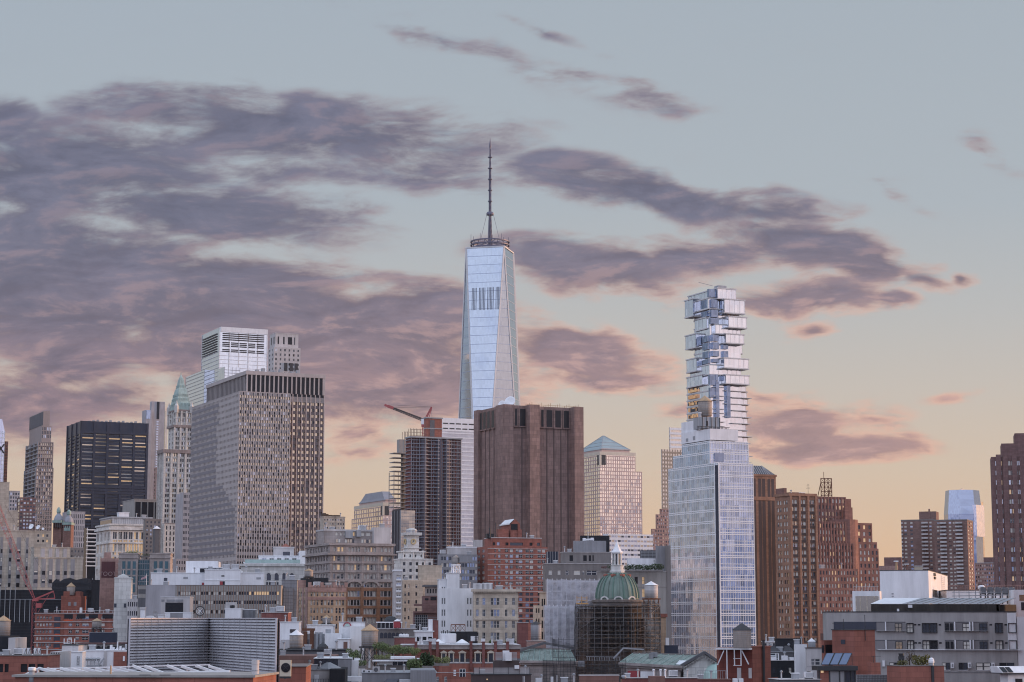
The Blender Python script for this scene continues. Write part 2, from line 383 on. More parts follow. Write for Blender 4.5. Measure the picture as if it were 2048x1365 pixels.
        if rest.f:
            rest.k = max(1, rest.k); kind(rest.build('window', [gm(k) for k in used], s.root, s.off), 'stuff')
    def add(s, name, m, *boxes):
        b = MB()
        for q in boxes: b.box(*q)
        return b.build(name, m, s.root, s.off)
    def mullions(s, m, face, nx=None, zs=(), tv=.12, thh=.3, d=.12, xs=None, name='mullion', z0=None, z1=None, px=None):
        S = s.Wd if face == 'R' else s.L; b = MB(); z0 = s.z0 if z0 is None else z0; z1 = s.zt if z1 is None else z1
        if px: xs = [s.rx(p) if face == 'R' else s.ly(p) for p in px]
        xs = xs if xs is not None else [S * i / nx for i in range(nx + 1)]
        for x in xs:
            if face == 'R': b.box(x - tv / 2, x + tv / 2, -d, 0, z0, z1)
            else: b.box(-d, 0, x - tv / 2, x + tv / 2, z0, z1)
        for z in zs:
            if face == 'R': b.box(-d, S, -d * 1.25, .01, z - thh / 2, z + thh / 2)
            else: b.box(-d * 1.25, .01, -d * .9, S, z - thh / 2, z + thh / 2)
        return b.build(name, m, s.root, s.off)
    def top(s): return s.zt
    def wpt(s, x, y, z):       # local point to world
        x += s.off.x; y += s.off.y; th = s.root.rotation_euler.z
        return Vector((s.base.x + x * math.cos(th) - y * math.sin(th), s.base.y + x * math.sin(th) + y * math.cos(th), z))
def fr(**k):
    k.setdefault('rv', .3); return k

# ------------------------------------------------------------------ ground
gp = MB(); gp.poly((-15000, -15000, 0), (15000, -15000, 0), (15000, 15000, 0), (-15000, 15000, 0))
mat('asphalt', (.055, .055, .058), .9, .3, streak=False, scale=.05); kind(gp.build('ground', 'asphalt'), 'structure')

# ------------------------------------------------------------------ wall materials
BR = (.9, .35)
for nm, c in dict(limestone=(.40, .36, .31), granite=(.25, .168, .15), white_stone=(.56, .55, .53), terracotta=(.52, .50, .47), red_brick=(.27, .105, .08), dark_brick=(.20, .08, .072), tan_brick=(.28, .155, .105),
        brown_brick=(.20, .11, .092), deco_brick=(.23, .118, .098), ochre_brick=(.225, .118, .072), pink_brick=(.33, .21, .185), cream=(.50, .43, .35), yellow_brick=(.41, .295, .205), greystone=(.315, .275, .262), plum_brick=(.17, .10, .095)).items():
    mat(nm, c, .85, .3 if nm == 'granite' else .24, brick=(3.2, 2.2, .15) if nm == 'granite' else (2.6, 1.3, .14) if nm in ('limestone', 'white_stone') else ((1.6, .7, .13)))
for nm, c in dict(concrete=(.30, .285, .27), grey_render=(.33, .315, .31), white_paint=(.72, .72, .74), white_brick=(.68, .68, .69), grey_panel=(.24, .24, .255), pale_concrete=(.47, .45, .45), dark_grey=(.11, .11, .12), lilac_concrete=(.36, .35, .37), grey_brown=(.19, .175, .17)).items():
    mat(nm, c, .8, .17 if 'white' in nm else .24)
mat('black_net', (.022, .024, .03), .9, .35, scale=.5); mat('javits', (.40, .36, .35), .7, .15)

# ------------------------------------------------------------------ far skyline, from the harbour side towards the viewer
# tall tapering glass tower with chamfered corners and a mast
D = 2030
glass('wtc_glass', (.41, .47, .54), 1.6, 4.1, .07, .9, .07, .002)
tw = thing('glass_tower', 'tallest glass tower, tapering with long triangular facets, mast on its roof', 'tower', (at(980, 493, D + 30).x, D + 30, 0), R_(-14))
def sq(r, rot): return [(r * math.cos(rot + k * math.pi / 2), r * math.sin(rot + k * math.pi / 2)) for k in range(4)]
zt = EYE + ray(980, 494)[1] * (D + 8); zb0 = 56.0; k_ = (D + 12) / F
bot = sq(40.5, 0.0); tp = sq(28.6, R_(45))          # base square turned an eighth against the roof square: eight tall triangles
for k in range(4):
    b0 = (*bot[k], zb0); b1 = (*bot[(k + 1) % 4], zb0); t0 = (*tp[k], zt); t1 = (*tp[(k + 1) % 4], zt)
    MB().poly(b0, b1, t0).build('glass_facet', 'wtc_glass', tw); MB().poly(t0, b1, t1).build('glass_facet', 'wtc_glass', tw)
MB().poly(*[(*p, zt) for p in tp]).build('roof', 'grey_metal', tw); MB().prism(bot, 0, zb0 - .01).build('base', 'wtc_glass', tw)
e = MB(); fl = MB()
for k in range(4):
    for (p, q) in (((*bot[k], zb0), (*tp[k], zt)), ((*bot[(k + 1) % 4], zb0), (*tp[k], zt)), ((*tp[k], zt), (*tp[(k + 1) % 4], zt))): e.bar(p, q, 1.3)
mat('steel_edge', (.62, .62, .63), .5, .1); e.build('edge_trim', 'steel_edge', tw)
mat('mullion_blue', (.36, .43, .56), .4, .1, metal=.5)
for i in range(1, 40):                                # horizontal joints following the facets
    f_ = i / 40; z = zb0 + (zt - zb0) * f_; pts = []
    for k in range(4):
        b0, b1, t0 = bot[k], bot[(k + 1) % 4], tp[k]
        pts += [(b0[0] + (t0[0] - b0[0]) * f_, b0[1] + (t0[1] - b0[1]) * f_), (b1[0] + (t0[0] - b1[0]) * f_, b1[1] + (t0[1] - b1[1]) * f_)]
    for k in range(8): fl.bar((*pts[k], z), (*pts[(k + 1) % 8], z), .35, .45)
fl.build('mullion', 'mullion_blue', tw)
# louvred plant floors on the facet that faces the camera
lv = MB()
tv = None
for k in range(4):
    p0, p1 = Vector(tp[k]), Vector(tp[(k + 1) % 4])
    th = tw.rotation_euler.z; mid = (p0 + p1) / 2; wy = mid.x * math.sin(th) + mid.y * math.cos(th)
    if tv is None or wy < tv[0]: tv = (wy, k)
k = tv[1]; q0, q1 = Vector((*tp[k], zt)), Vector((*tp[(k + 1) % 4], zt))
def facet_pt(s_, z):          # s_ 0..1 across the roof edge, dropped down the facet's plane
    e0 = q0 + (q1 - q0) * s_; n = Vector((q1.y - q0.y, q0.x - q1.x, 0)).normalized()
    if n.dot(Vector((q0.x + q1.x, q0.y + q1.y, 0))) < 0: n = -n
    mid_b = max((Vector((*b, 0)).dot(n) for b in bot)); mid_t = Vector((q0.x, q0.y, 0)).dot(n)
    return e0 + n * ((mid_b - mid_t) * (zt - z) / (zt - zb0) + .5) - Vector((0, 0, zt - z))
zl0, zl1 = EYE + ray(980, 618)[1] * D, EYE + ray(980, 573)[1] * D
for grp, (a, b, n_) in enumerate(((.17, .31, 4), (.36, .54, 5), (.58, .76, 5), (.80, .93, 4))):
    for i in range(n_):
        s0 = a + (b - a) * (i + .15) / n_; s1 = s0 + (b - a) / n_ * .32
        lv.poly(facet_pt(s0, zl0), facet_pt(s1, zl0), facet_pt(s1, zl1), facet_pt(s0, zl1))
mat('louvre_blue', (.12, .14, .19), .5, .1); lv.build('louvre', 'louvre_blue', tw)
rr = 39 * k_; rg = MB(); mat('mast_steel', (.13, .13, .18), .5, .2, metal=.3)
zr = zt + .2
for j in range(3):
    for i in range(36):
        a0, a1 = 2 * math.pi * i / 36, 2 * math.pi * (i + 1) / 36
        rg.bar((rr * math.cos(a0), rr * math.sin(a0), zr + 1.6 + j * 3.6), (rr * math.cos(a1), rr * math.sin(a1), zr + 1.6 + j * 3.6), 1.5, 1.1)
        if j < 2 and i % 2 == 0: rg.bar((rr * math.cos(a0), rr * math.sin(a0), zr), (rr * math.cos(a1), rr * math.sin(a1), zr + 8.8), .5)
    if j < 1:
        for i in range(0, 36, 3):
            a0 = 2 * math.pi * i / 36; rg.bar((rr * math.cos(a0), rr * math.sin(a0), zr + 8), (4 * math.cos(a0), 4 * math.sin(a0), zr + 8), .5)
for i in range(11): rg.bar((rr * math.cos(i * 1.7), rr * math.sin(i * 1.7), zr + 9), (rr * math.cos(i * 1.7), rr * math.sin(i * 1.7), zr + 13 + i % 3 * 2), .35)
rg.build('roof_ring', 'mast_steel', tw)
zm = lambda y: EYE + ray(980, y)[1] * (D + 30)
ms = MB()
def lattice(m, z0, z1, r0, r1, n=6, w=.4, step=6):
    k = max(1, int((z1 - z0) / step))
    for j in range(k):
        fa, fb = j / k, (j + 1) / k
        for i in range(n):
            a0, a1 = 2 * math.pi * i / n, 2 * math.pi * (i + 1) / n; ra, rb_ = r0 + (r1 - r0) * fa, r0 + (r1 - r0) * fb; za, zb_ = z0 + (z1 - z0) * fa, z0 + (z1 - z0) * fb
            m.bar((ra * math.cos(a0), ra * math.sin(a0), za), (rb_ * math.cos(a0), rb_ * math.sin(a0), zb_), w * 1.4)
            m.bar((ra * math.cos(a0), ra * math.sin(a0), za), (rb_ * math.cos(a1), rb_ * math.sin(a1), zb_), w)
lattice(ms, zr, zm(440), 2.3, 1.35); lattice(ms, zm(440), zm(340), 1.25, .95, 6, .35); lattice(ms, zm(340), zm(298), .8, .5, 5, .3)
ms.lathe([(.9, zr), (.7, zm(440)), (.5, zm(340)), (.4, zm(298))], 8)
ms.lathe([(.5, zm(298)), (1.1, zm(294)), (1.1, zm(290)), (.55, zm(283)), (.12, zm(276))], 8)
ms.build('mast', 'mast_steel', tw)
mr_ = MB()
for y in (428.0, 404, 382, 360, 338, 316): MB().lathe([(.8, zm(y)), (2.3 if y < 420 else 3.5, zm(y)), (2.3 if y < 420 else 3.5, zm(y) + .9), (.8, zm(y) + .9)], 12).build('collar', 'mast_steel', tw)
mr_.lathe([(3.6, zm(431)), (3.9, zm(430)), (3.9, zm(427)), (2.8, zm(424.5)), (1, zm(424.5))], 14)
mr_.build('collar_rim', 'mast_steel', tw)
cb = MB()
for i in range(4):
    a = math.pi / 2 * i + .1; cb.bar((3.6 * math.cos(a), 3.6 * math.sin(a), zm(430)), (10.5 * math.cos(a), 10.5 * math.sin(a), zr + 9), .28)
cb.build('stay_cable', 'mast_steel', tw)

# low glass neighbour with white bands beside the windowless slab
glass('pale_glass', (.56, .56, .63), 1.6, 3, .10, .85, .12, .01)
b = Bld('banded_glass_building', 'pale glass building with stacked white bands beside the brown windowless tower', 'office tower', 870, 884, 962, 838, 1850, 'pale_glass')
b.mullions('white_metal', 'R', 40, [b.z(y) for y in range(866, 1092, 9)], .25, 1.0, .5); b.mullions('white_metal', 'L', 18, [b.z(y) for y in range(866, 1092, 9)], .25, 1.0, .5, name='mullion')
b.add('top_band', 'white_metal', (-.7, b.Wd + .5, -.7, b.L, b.z(862), b.z(836)))
for y in (847, 857):
    for i in range(6): b.add('vent', 'dark_metal', (b.Wd * (.02 + i * .165), b.Wd * (.145 + i * .165), -.85, -.6, b.z(y + 1.2), b.z(y - 1.2)))
# glass mansard and pyramid towers by the river
for nm, lab, xl, xc, xr, yt, yl, y_b, roof in (
  ('pyramid_roof_tower', 'glass grid office tower with a green copper pyramid roof', 1140, 1199.5, 1283, 941, 905, 1070, 'pyr'), ('mansard_glass_tower', 'glass grid office tower with a grey cut-off dome roof, catching pink light', 704, 766, 815, 1031, 1007, 1110, 'man')):
    D = 2250 if roof == 'pyr' else 2300
    glass('grid_glass', (.86, .78, .68), 2.2, 3.9, .08, .85, .2, .02)
    mat('grid_pink', (.52, .38, .35), .6, .1)
    b = Bld(nm, lab, 'office tower', xl, xc, xr, yt, D, 'grid_glass')
    sp = (12.1 if roof == 'man' else 10.6) * .72
    zs = [b.z(yt + 1 + i * sp) for i in range(int((y_b + 10 - yt) / sp))]
    b.mullions('grid_pink', 'R', 19, zs, .75, 1.0, .3); b.mullions('grid_pink', 'L', 14, zs, .75, 1.0, .3)
    b2 = Bld('', '', '', xl + 5, xc + .5, xr - 13, yl, D + 6, 'grid_glass', on=b, z0=b.zt - 1)
    zs = [b2.z(yl + 7 + i * sp) for i in range(5)]
    b2.mullions('grid_pink', 'R', 16, zs, .75, 1.0, .3, z0=b2.z0, z1=b2.z(yl + 6)); b2.mullions('grid_pink', 'L', 12, zs, .75, 1.0, .3, z0=b2.z0, z1=b2.z(yl + 6))
    mat('collar_cream', (.60, .54, .45), .5, .1, metal=.2); b2.add('collar', 'collar_cream', (-.5, b2.Wd + .5, -.5, b2.L + .5, b2.z(yl + 5), b2.zt + 1))
    b2.add('notch', 'dark_metal', (-.6, 7, -.6, 6, b2.z(yl + 25), b2.z(yl + 5.2))); b2.add('notch_pier', 'collar_cream', (-.8, 1.4, -.8, 1.4, b2.z(yl + 26), b2.z(yl + 5.5)))
    mat('copper_roof', (.30, .37, .385), .55, .12); mat('slate_roof', (.27, .275, .31), .6, .15)
    w_, l_ = b2.Wd, b2.L; m = MB(); i = 3.5; p = [(i, i), (w_ - i, i), (w_ - i, l_ - i), (i, l_ - i)]
    b2.add('roof_frieze', 'grid_pink', (i + 1, w_ - i - 1, i + 1, l_ - i - 1, b2.zt + .9, b2.z(yl - 9)))
    zf = b2.z(yl - 7)
    if roof == 'pyr':
        c = (w_ / 2, l_ / 2); tip = [(c[0] + (x - c[0]) * .02, c[1] + (y - c[1]) * .02) for x, y in p]; zp = b2.z(867.5) * 1.0 + 1
        m.prism(p, zf, zp, tip); m.build('roof', 'copper_roof', b2.root, b2.off)
        rb_ = MB()
        for t_ in (.25, .5, .75):
            q = [(c[0] + (x - c[0]) * (1 - t_), c[1] + (y - c[1]) * (1 - t_)) for x, y in p]; zz = zf + (zp - zf) * t_ + .2
            for k in range(4): rb_.bar((*q[k], zz), (*q[(k + 1) % 4], zz), .5)
        for k in range(4): rb_.bar((*p[k], zf), (*tip[k], zp), .7)
        rb_.build('rib', 'grey_metal', b2.root, b2.off)
    else:
        c = (w_ / 2, l_ / 2); t1 = [(c[0] + (x - c[0]) * .86, c[1] + (y - c[1]) * .86) for x, y in p]; t2 = [(c[0] + (x - c[0]) * .62, c[1] + (y - c[1]) * .62) for x, y in p]
        m.prism(p, zf, b2.z(yl - 12), t1); m.prism(t1, b2.z(yl - 12) + .01, b2.z(981), t2); m.build('roof', 'slate_roof', b2.root, b2.off)
# far waterfront glass tower
glass('blue_glass', (.30, .35, .45), 1.8, 4, .06, .9, .12, .008); glass('gold_glass', (.48, .42, .34), 1.8, 4, .1, .9, .1, .01)
D = 3600; t_ = thing('curved_top_tower', 'far blue glass tower with chamfered flat top, beyond the balcony slabs', 'office tower', (at(1925, 1000, D).x, D, 0), R_(52))
zz = lambda y: EYE + ray(1925, y)[1] * D; r = 33
oct_ = lambda r: [(r * math.cos(R_(22.5 + 45 * k)) * (1.12 if k % 4 in (0, 3) else 1.12), r * math.sin(R_(22.5 + 45 * k))) for k in range(8)]
m = MB(); m.prism(oct_(r), 0, zz(1030)); m.prism(oct_(r), zz(1030) + .02, zz(982), oct_(r * .88)); m.build('glass_wall', 'blue_glass', t_)
m = MB(); m.box(-r * .5, r * .5, -r * 1.02, -r * .8, zz(1075), zz(1012)); m.build('louvre_panel', 'pale_glass', t_)
m = MB(); m.box(r * .98, r * 1.3, -r * .6, r * .6, 0, zz(1003)); m.build('wing', 'gold_glass', t_)
m = MB(); m.bar((-r * .6, -5, zz(982)), (-r * .2, -5, zz(979)), 1.5).bar((-r * .4, -5, zz(982)), (-r * .4, -5, zz(978.5)), 1); m.build('window_crane', 'grey_metal', t_)

# pale glass tower far behind the copper-spired tower
glass('pale_tower_glass', (.60, .64, .68), 1.5, 3.4, .08, .88, .08, .008)
b = Bld('white_glass_tower', 'white glass tower with louvred crown rising behind the ridged dark-topped slab', 'office tower', 405, 440, 535, 655, 2100, 'pale_tower_glass')
b.mullions('white_metal', 'R', 5, [b.z(y) for y in range(703, 800, 8)], .9, .45, .5); b.mullions('white_metal', 'L', 1, [b.z(y) for y in range(703, 800, 8)], .5, .4, .4)
b.add('crown', 'white_metal', (b.Wd * .02, b.Wd + .3, -.9, b.L, b.z(664), b.zt + .6))
lv = MB()
for y in (667, 671, 675, 679): lv.box(b.Wd * .06, b.Wd * .93, -.98, -.3, b.z(y + 1), b.z(y - 1))
for y in (685, 688.5, 692, 699, 702.5): 
    for i in range(5): lv.box(b.Wd * (.06 + i * .18), b.Wd * (.205 + i * .18), -.98, -.3, b.z(y + 1), b.z(y - 1))
for y in (666, 671, 676, 681, 686, 691, 696, 701): lv.box(-.98, -.2, b.L * .15, b.L * .95, b.z(y + 1), b.z(y - 1))
lv.build('louvre', 'dark_metal', b.root)
b2 = Bld('', '', '', 372, 409, 440, 740, 2130, 'pale_tower_glass', on=b); b2.mullions('grey_metal', 'L', 1, [b2.z(y) for y in range(744, 815, 7)], .3, .4, .2)
b2 = Bld('', '', '', 437, 449, 480, 734, 2080, 'pale_tower_glass', on=b); b2.mullions('grey_metal', 'R', 4, [b2.z(y) for y in range(740, 760, 6)], .4, .5, .2)
# stone residential tower
b = Bld('stone_tower', 'pale limestone tower with tall open crown windows beside the white glass tower', 'residential tower', 537, 548, 601, 694, 1650, 'pale_concrete', part='wall', fR=fr(n=6, fp=9.5, wf=.34, hf=.5, g='ddsv', yb=760), fL=fr(n=2, fp=9.5, wf=.35, hf=.5, g='dds', yb=760))
b2 = Bld('', '', '', 540, 551, 597, 667, 1656, 'pale_concrete', on=b, z0=b.zt - .1, fR=fr(px=((555.5, 558.5), (566.5, 569.5), (576, 584.5), (588, 590.5)), py=((673, 688),), g='vvdv', st=''), fL=fr(n=2, py=((673, 688),), wf=.4, g='vw', st=''), cap='pale_concrete')
b.add('balcony', 'dark_metal', *[(b.rx(x), b.rx(x + 6), -.6, .3, b.z(741), b.z(725)) for x in (569, 580, 590)])
# dark slab with lit ribbon windows
b = Bld('dark_office_tower', 'dark blue steel office slab with lit ribbon windows', 'office tower', 136, 163, 295, 842, 1900, 'dark_blue' if 'dark_blue' in MATS else mat('dark_blue', (.028, .036, .06), .45, .15, metal=.2), ch=1, fR=fr(n=5, fp=7.05, wf=.88, hf=.36, top=3.6, rv=.8, st='', yb=1075, cyc=lambda i, f, a, z: random.choice('wdbddwdwdl') if z > 150 else random.choice('wdvvdvl')), fL=fr(n=3, fp=7.05, wf=.75, hf=.42, top=3.6, rv=.8, st='', yb=1075, g='wwbl'))
b.mullions('dark_blue', 'R', 5, [b.z(y) for y in (864, 973, 979, 985)], 2.2, 2.2, 1.0, name='column_rib'); b.mullions('dark_blue', 'L', 3, (), 2.0, 1, 1.0, name='column_rib')
m = MB()
for i in range(14): m.box(8 + i * 4.1, 10 + i * 4.1, 5, 8, b.zt, b.zt + 1 + (i * 7 % 3) * .6)
m.bar((62, 4, b.zt), (62, 4, b.zt + 7), .3).bar((66, 4, b.zt), (66, 4, b.zt + 6), .3); m.build('roof_railing', 'grey_metal', b.root)
# white slab tower with a slot
b = Bld('slotted_white_tower', 'white concrete tower with a dark vertical slot, behind the dark blue slab', 'office tower', 300, 303.5, 330, 803, 2050, 'lilac_concrete')
b.add('slot', 'glass_black', (b.rx(314), b.rx(319), -.4, .4, b.z(838), b.z(803.5)))
kind(b.add('window', 'glass_sky', *[(b.rx(314), b.rx(318), -.2, .2, b.z(y + 3), b.z(y)) for y in range(842, 1000, 5)]), 'stuff')
b2 = Bld('', '', '', 284.5, 292, 304, 820, 2040, 'lilac_concrete', on=b); b2.add('dark_panel', 'blue_glass', (b2.rx(293), b2.rx(301), -.4, .3, b2.z(838), b2.z(820.5)))
b2 = Bld('', '', '', 329, 331, 336, 822, 2060, 'gold_glass', on=b)  # orange reflection along this edge put in as gold glass
# slim apartment tower with stepped terraces
mat('condo', (.30, .25, .235), .7, .15); wcy = dict(g='wwwbds', st='')
b = Bld('slim_apartment_tower', 'slim stepped apartment tower with a dark blank crown', 'residential tower', 50.5, 73, 106, 935, 1700, 'condo', fR=fr(n=7, fp=7.6, wf=.6, hf=.8, yb=1075, **wcy), fL=fr(n=3, fp=7.6, wf=.8, hf=.7, yb=1075, g='ddsv', st='', rv=.8))
b2 = Bld('', '', '', 54, 77, 106, 884, 1704, 'condo', on=b, z0=b.zt - .1, fR=fr(n=7, fp=7.6, wf=.6, hf=.8, **wcy), fL=fr(n=3, fp=7.6, wf=.85, hf=.75, g='dwsd', st='', rv=.6))
b3 = Bld('', '', '', 59.5, 84, 103, 852, 1708, 'condo', on=b, z0=b2.zt - .1, fR=fr(n=6, fp=7.6, wf=.6, hf=.85, g='dds', st=''), fL=fr(n=4, fp=30, wf=.5, hf=.8, g='d', st=''))
b4 = Bld('', '', '', 59.5, 87, 100, 822.5, 1712, 'condo', on=b, z0=b3.zt - .1); b4.add('crown_panel', 'dark_grey', (-.3, .2, .5, b4.L * .97, b4.z(850), b4.z(824)))
for t in (b, b2):
    t.mullions('condo', 'R', 7, [t.z(y) for y in range(int(t.yt) + 8, 1075 if t is b else 935, 8)], .8, .7, .9, name='balcony_edge'); t.mullions('grey_metal', 'L', 3, [t.z(y) for y in range(int(t.yt) + 8, 1075 if t is b else 935, 8)], .4, .6, 1.0, name='balcony_edge')
# buildings at the frame's left
b = Bld('braced_glass_tower', 'sliver of a glass tower with a pointed top and dark cross bracing', 'office tower', -40, -14, 9.5, 862, 1750, 'pale_glass'); b.mullions('white_metal', 'R', 5, [b.z(y) for y in range(866, 970, 9)], .5, .6, .4)
m = MB(); m.prism([(0, 0), (b.Wd, 0), (b.Wd, b.L), (0, b.L)], b.zt, b.z(838), [(0, 0), (b.Wd * .75, 0), (b.Wd * .75, b.L), (0, b.L)]); m.build('roof', 'pale_glass', b.root)
m = MB(); m.bar((b.rx(-3), -.8, b.z(906)), (b.rx(9), -.8, b.z(888)), .9).bar((b.rx(-3), -.8, b.z(888)), (b.rx(9), -.8, b.z(906)), .9); m.build('brace', 'dark_metal', b.root)
b = Bld('brown_tower', 'narrow brown slab beside the pointed glass tower', 'office tower', 0, 9, 16.5, 883, 1780, 'brown_brick', fR=fr(n=4, fp=6, wf=.5, hf=.5, g='dds', yb=980))
b = Bld('beige_stepped_block', 'plain beige block above the limestone courthouse, windowless side', 'building', -60, -20, 19, 965, 1250, 'limestone', cap='limestone'); b2 = Bld('', '', '', 11, 13, 36, 1021, 1200, 'limestone', on=b)
b = Bld('blue_grey_office', 'blue-grey old office building with a shallow cornice, between courthouse and slim tower', 'office building', 14, 20, 40, 983, 1560, 'lilac_concrete', fR=fr(n=4, fp=7.5, wf=.6, hf=.6, g='ddvs', yb=1060), cap='lilac_concrete', fL=fr(n=2, fp=7.5, wf=.5, hf=.6, g='dd', yb=1060))
b = Bld('grey_mixed_block', 'grey block with a glass stair strip, in front of the slim tower', 'office building', 34, 40.5, 72, 995, 1500, 'plum_brick', fR=fr(n=5, fp=7, wf=.66, hf=.5, g='ddsb', yb=1070), fL=fr(n=1, fp=7, wf=.7, hf=.8, g='sb', yb=1070))
# twin domes
tdm = thing('twin_domed_building', 'old brown building with two green copper domes', 'building', (*at(122, 1085, 1400).xy, 0)); D = 1400; zz = lambda y: EYE + ray(120, y)[1] * D; sx = lambda p: (p - 122) * D / F
m = MB(); m.box(sx(104), sx(121), 2, 10, 0, zz(1041)).box(sx(125), sx(141), 0, 9, 0, zz(1045)).box(sx(119), sx(127), 3, 12, 0, zz(1056)); m.build('wall', 'brown_brick', tdm)
for x, yb, yt_ in ((112.5, 1041, 1014), (133, 1045, 1019)):
    m = MB(); k = D / F; m.lathe([(9 * k, zz(yb)), (9.6 * k, zz(yb - 1)), (9 * k, zz(yb - 4)), (7 * k, zz(yb - 9)), (3.6 * k, zz(yb - 13)), (3.4 * k, zz(yb - 15))], 16, sx(x), 5); m.build('dome', 'slate_roof', tdm)
    m = MB(); m.lathe([(3.4 * k, zz(yb - 15)), (4.4 * k, zz(yb - 17)), (4.2 * k, zz(yb - 22)), (2 * k, zz(yt_ + 1)), (.2, zz(yt_))], 14, sx(x), 5); m.build('lantern', 'copper', tdm)
    m = MB(); m.box(sx(x - 9), sx(x + 9), -.6, 9.5, zz(yb + 5), zz(yb)); m.build('cornice', 'copper', tdm)
MB().box(sx(127), sx(139.5), -.3, 1, zz(1062), zz(1053)).build('arcade', 'copper', tdm)
m = MB()
for x in (105.5, 109, 113, 117, 127, 131, 135): m.box(sx(x), sx(x + 1.8), -.4, 3, zz(1056), zz(1046))
kind(m.build('window', 'glass_dark', tdm), 'stuff')
b = Bld('ribbed_pale_office', 'pale ribbed office block with narrow vertical windows beside the twin domes', 'office building', 125, 137, 170.5, 1024.5, 1500, 'lilac_concrete', fR=fr(n=9, fp=11.5, wf=.42, hf=.7, g='ddv', st='', yb=1170), cap='lilac_concrete')
b = Bld('banded_dark_building', 'low dark building with white wavy bands beneath the dark blue slab', 'office building', 168, 175, 194, 1056, 1330, 'glass_black'); b.mullions('white_metal', 'R', 1, [b.z(y) for y in range(1060, 1135, 8)], .3, .7, .6)
# terracotta tower with green copper crown
D = 1600; TC = dict(g='ddsw', st='')
def wool(xl, xc, xr, yt, on=None, z0=0, d=0, **k): return Bld('copper_spired_tower', 'ornate pale terracotta tower with a pointed green copper crown', 'tower', xl, xc, xr, yt, D + d, 'terracotta', on=on, z0=z0, **k)
b = wool(318, 329, 385, 903, fR=fr(n=4, k=2, fp=10.2, wf=.55, hf=.62, yb=1140, rv=1.0, **TC), fL=fr(n=2, k=2, fp=10.2, wf=.5, hf=.62, yb=1060, rv=1, **TC))
for t in (b,):
    t.mullions('terracotta', 'R', 4, (), 1.5, 1, 1.2, name='pier_rib', z0=0); t.mullions('terracotta', 'L', 2, (), 1.2, 1, 1.2, name='pier_rib')
mat('cornice_brown', (.24, .20, .19), .8, .3)
b.add('cornice', 'cornice_brown', (-1.6, b.Wd + 1, -1.6, b.L + 1, b.z(906), b.z(899)))
b2 = wool(337, 349, 385, 853, b, b.zt, 3, fR=fr(n=3, k=2, fp=9.2, wf=.55, hf=.62, rv=1, **TC), fL=fr(n=2, fp=9.2, wf=.3, hf=.62, rv=1, **TC)); b2.mullions('terracotta', 'R', 3, (), 1.3, 1, 1.1, name='pier_rib')
b2.add('cornice', 'cornice_brown', (-1.3, b2.Wd + 1, -1.3, b2.L + 1, b2.z(855), b2.z(850)))
b3 = wool(338, 353, 383, 822, b, b2.zt, 6, fR=fr(n=3, k=2, fp=11, wf=.6, hf=.7, rv=1, **TC), fL=fr(n=2, fp=11, wf=.4, hf=.7, rv=1, **TC)); b3.mullions('terracotta', 'R', 3, (), 1.3, 1, 1.1, name='pier_rib'); b3.mullions('terracotta', 'L', 2, (), 1.3, 1, 1.1, name='pier_rib')
b3.add('cornice', 'cornice_brown', (-.9, b3.Wd + .6, -.9, b3.L + .6, b3.z(822), b3.z(819)))
w_, l_ = b3.Wd, b3.L; c = (w_ / 2, l_ / 2); P4 = [(0, 0), (w_, 0), (w_, l_), (0, l_)]; shr = lambda f: [(c[0] + (x - c[0]) * f, c[1] + (y - c[1]) * f) for x, y in P4]
mat('copper_crown', (.32, .41, .38), .75, .3); m = MB(); prev = (.96, 819)
for f_, y in ((.92, 811), (.74, 795), (.52, 777), (.46, 775), (.32, 764), (.26, 757), (.05, 747)): m.prism(shr(prev[0]), b3.z(prev[1]), b3.z(y), shr(f_)); prev = (f_, y)
m.bar((*c, b3.z(748)), (*c, b3.z(742)), .5); m.build('crown_roof', 'copper_crown', b.root, b3.off)
m = MB()
for f_, y in ((.86, 807), (.74, 797), (.64, 788), (.37, 770)):
    q = shr(f_ * 1.0); n_ = 4 if f_ > .5 else 2
    for i in range(n_):
        t_ = (i + .5) / n_; p0, p1, p3 = q[0], q[1], q[3]
        for (a0, a1) in ((p0, p1), (p0, p3)):
            x, y_ = a0[0] + (a1[0] - a0[0]) * t_, a0[1] + (a1[1] - a0[1]) * t_; m.box(x - .8, x + .8, y_ - .8, y_ + .8, b3.z(y + 3), b3.z(y - 1.5))
m.build('dormer', 'copper_crown', b.root, b3.off)
for x, y_ in P4: MB().lathe([(1.8, b3.z(826)), (1.8, b3.z(812)), (.9, b3.z(808)), (.1, b3.z(800))], 8, x, y_).build('pinnacle', 'terracotta', b.root, b3.off)
b4 = wool(356, 361, 372, 1034, b, 0, -60, fR=fr(n=2, fp=10, wf=.5, hf=.6, g='vd', st='', yb=1140)); m = MB(); q = [(0, 0), (b4.Wd, 0), (b4.Wd, b4.L), (0, b4.L)]; c = (b4.Wd / 2, b4.L / 2)
m.prism(q, b4.zt, b4.z(1019), [(c[0] + (x - c[0]) * .55, c[1] + (y - c[1]) * .55) for x, y in q]); m.build('wing_roof', 'copper_crown', b.root, b4.off)
b4 = wool(318, 330, 366, 1048, b, 0, -70, fR=fr(n=5, fp=11, wf=.35, hf=.7, g='vds', st='', yb=1145), fL=fr(n=4, fp=11, wf=.3, hf=.7, g='ds', st='', yb=1120), cap='cornice_brown'); b4.mullions('terracotta', 'L', 4, (), 1.4, 1, 1.0, name='pier_rib')
b = Bld('brown_brick_office', 'thin brown brick slab with small windows left of the copper-spired tower', 'office building', 308, 313, 328, 935, 1680, 'pink_brick', fR=fr(n=3, fp=8, wf=.5, hf=.55, g='dds', yb=1080), fL=fr(n=1, fp=8, wf=.5, hf=.5, g='d', yb=1080))
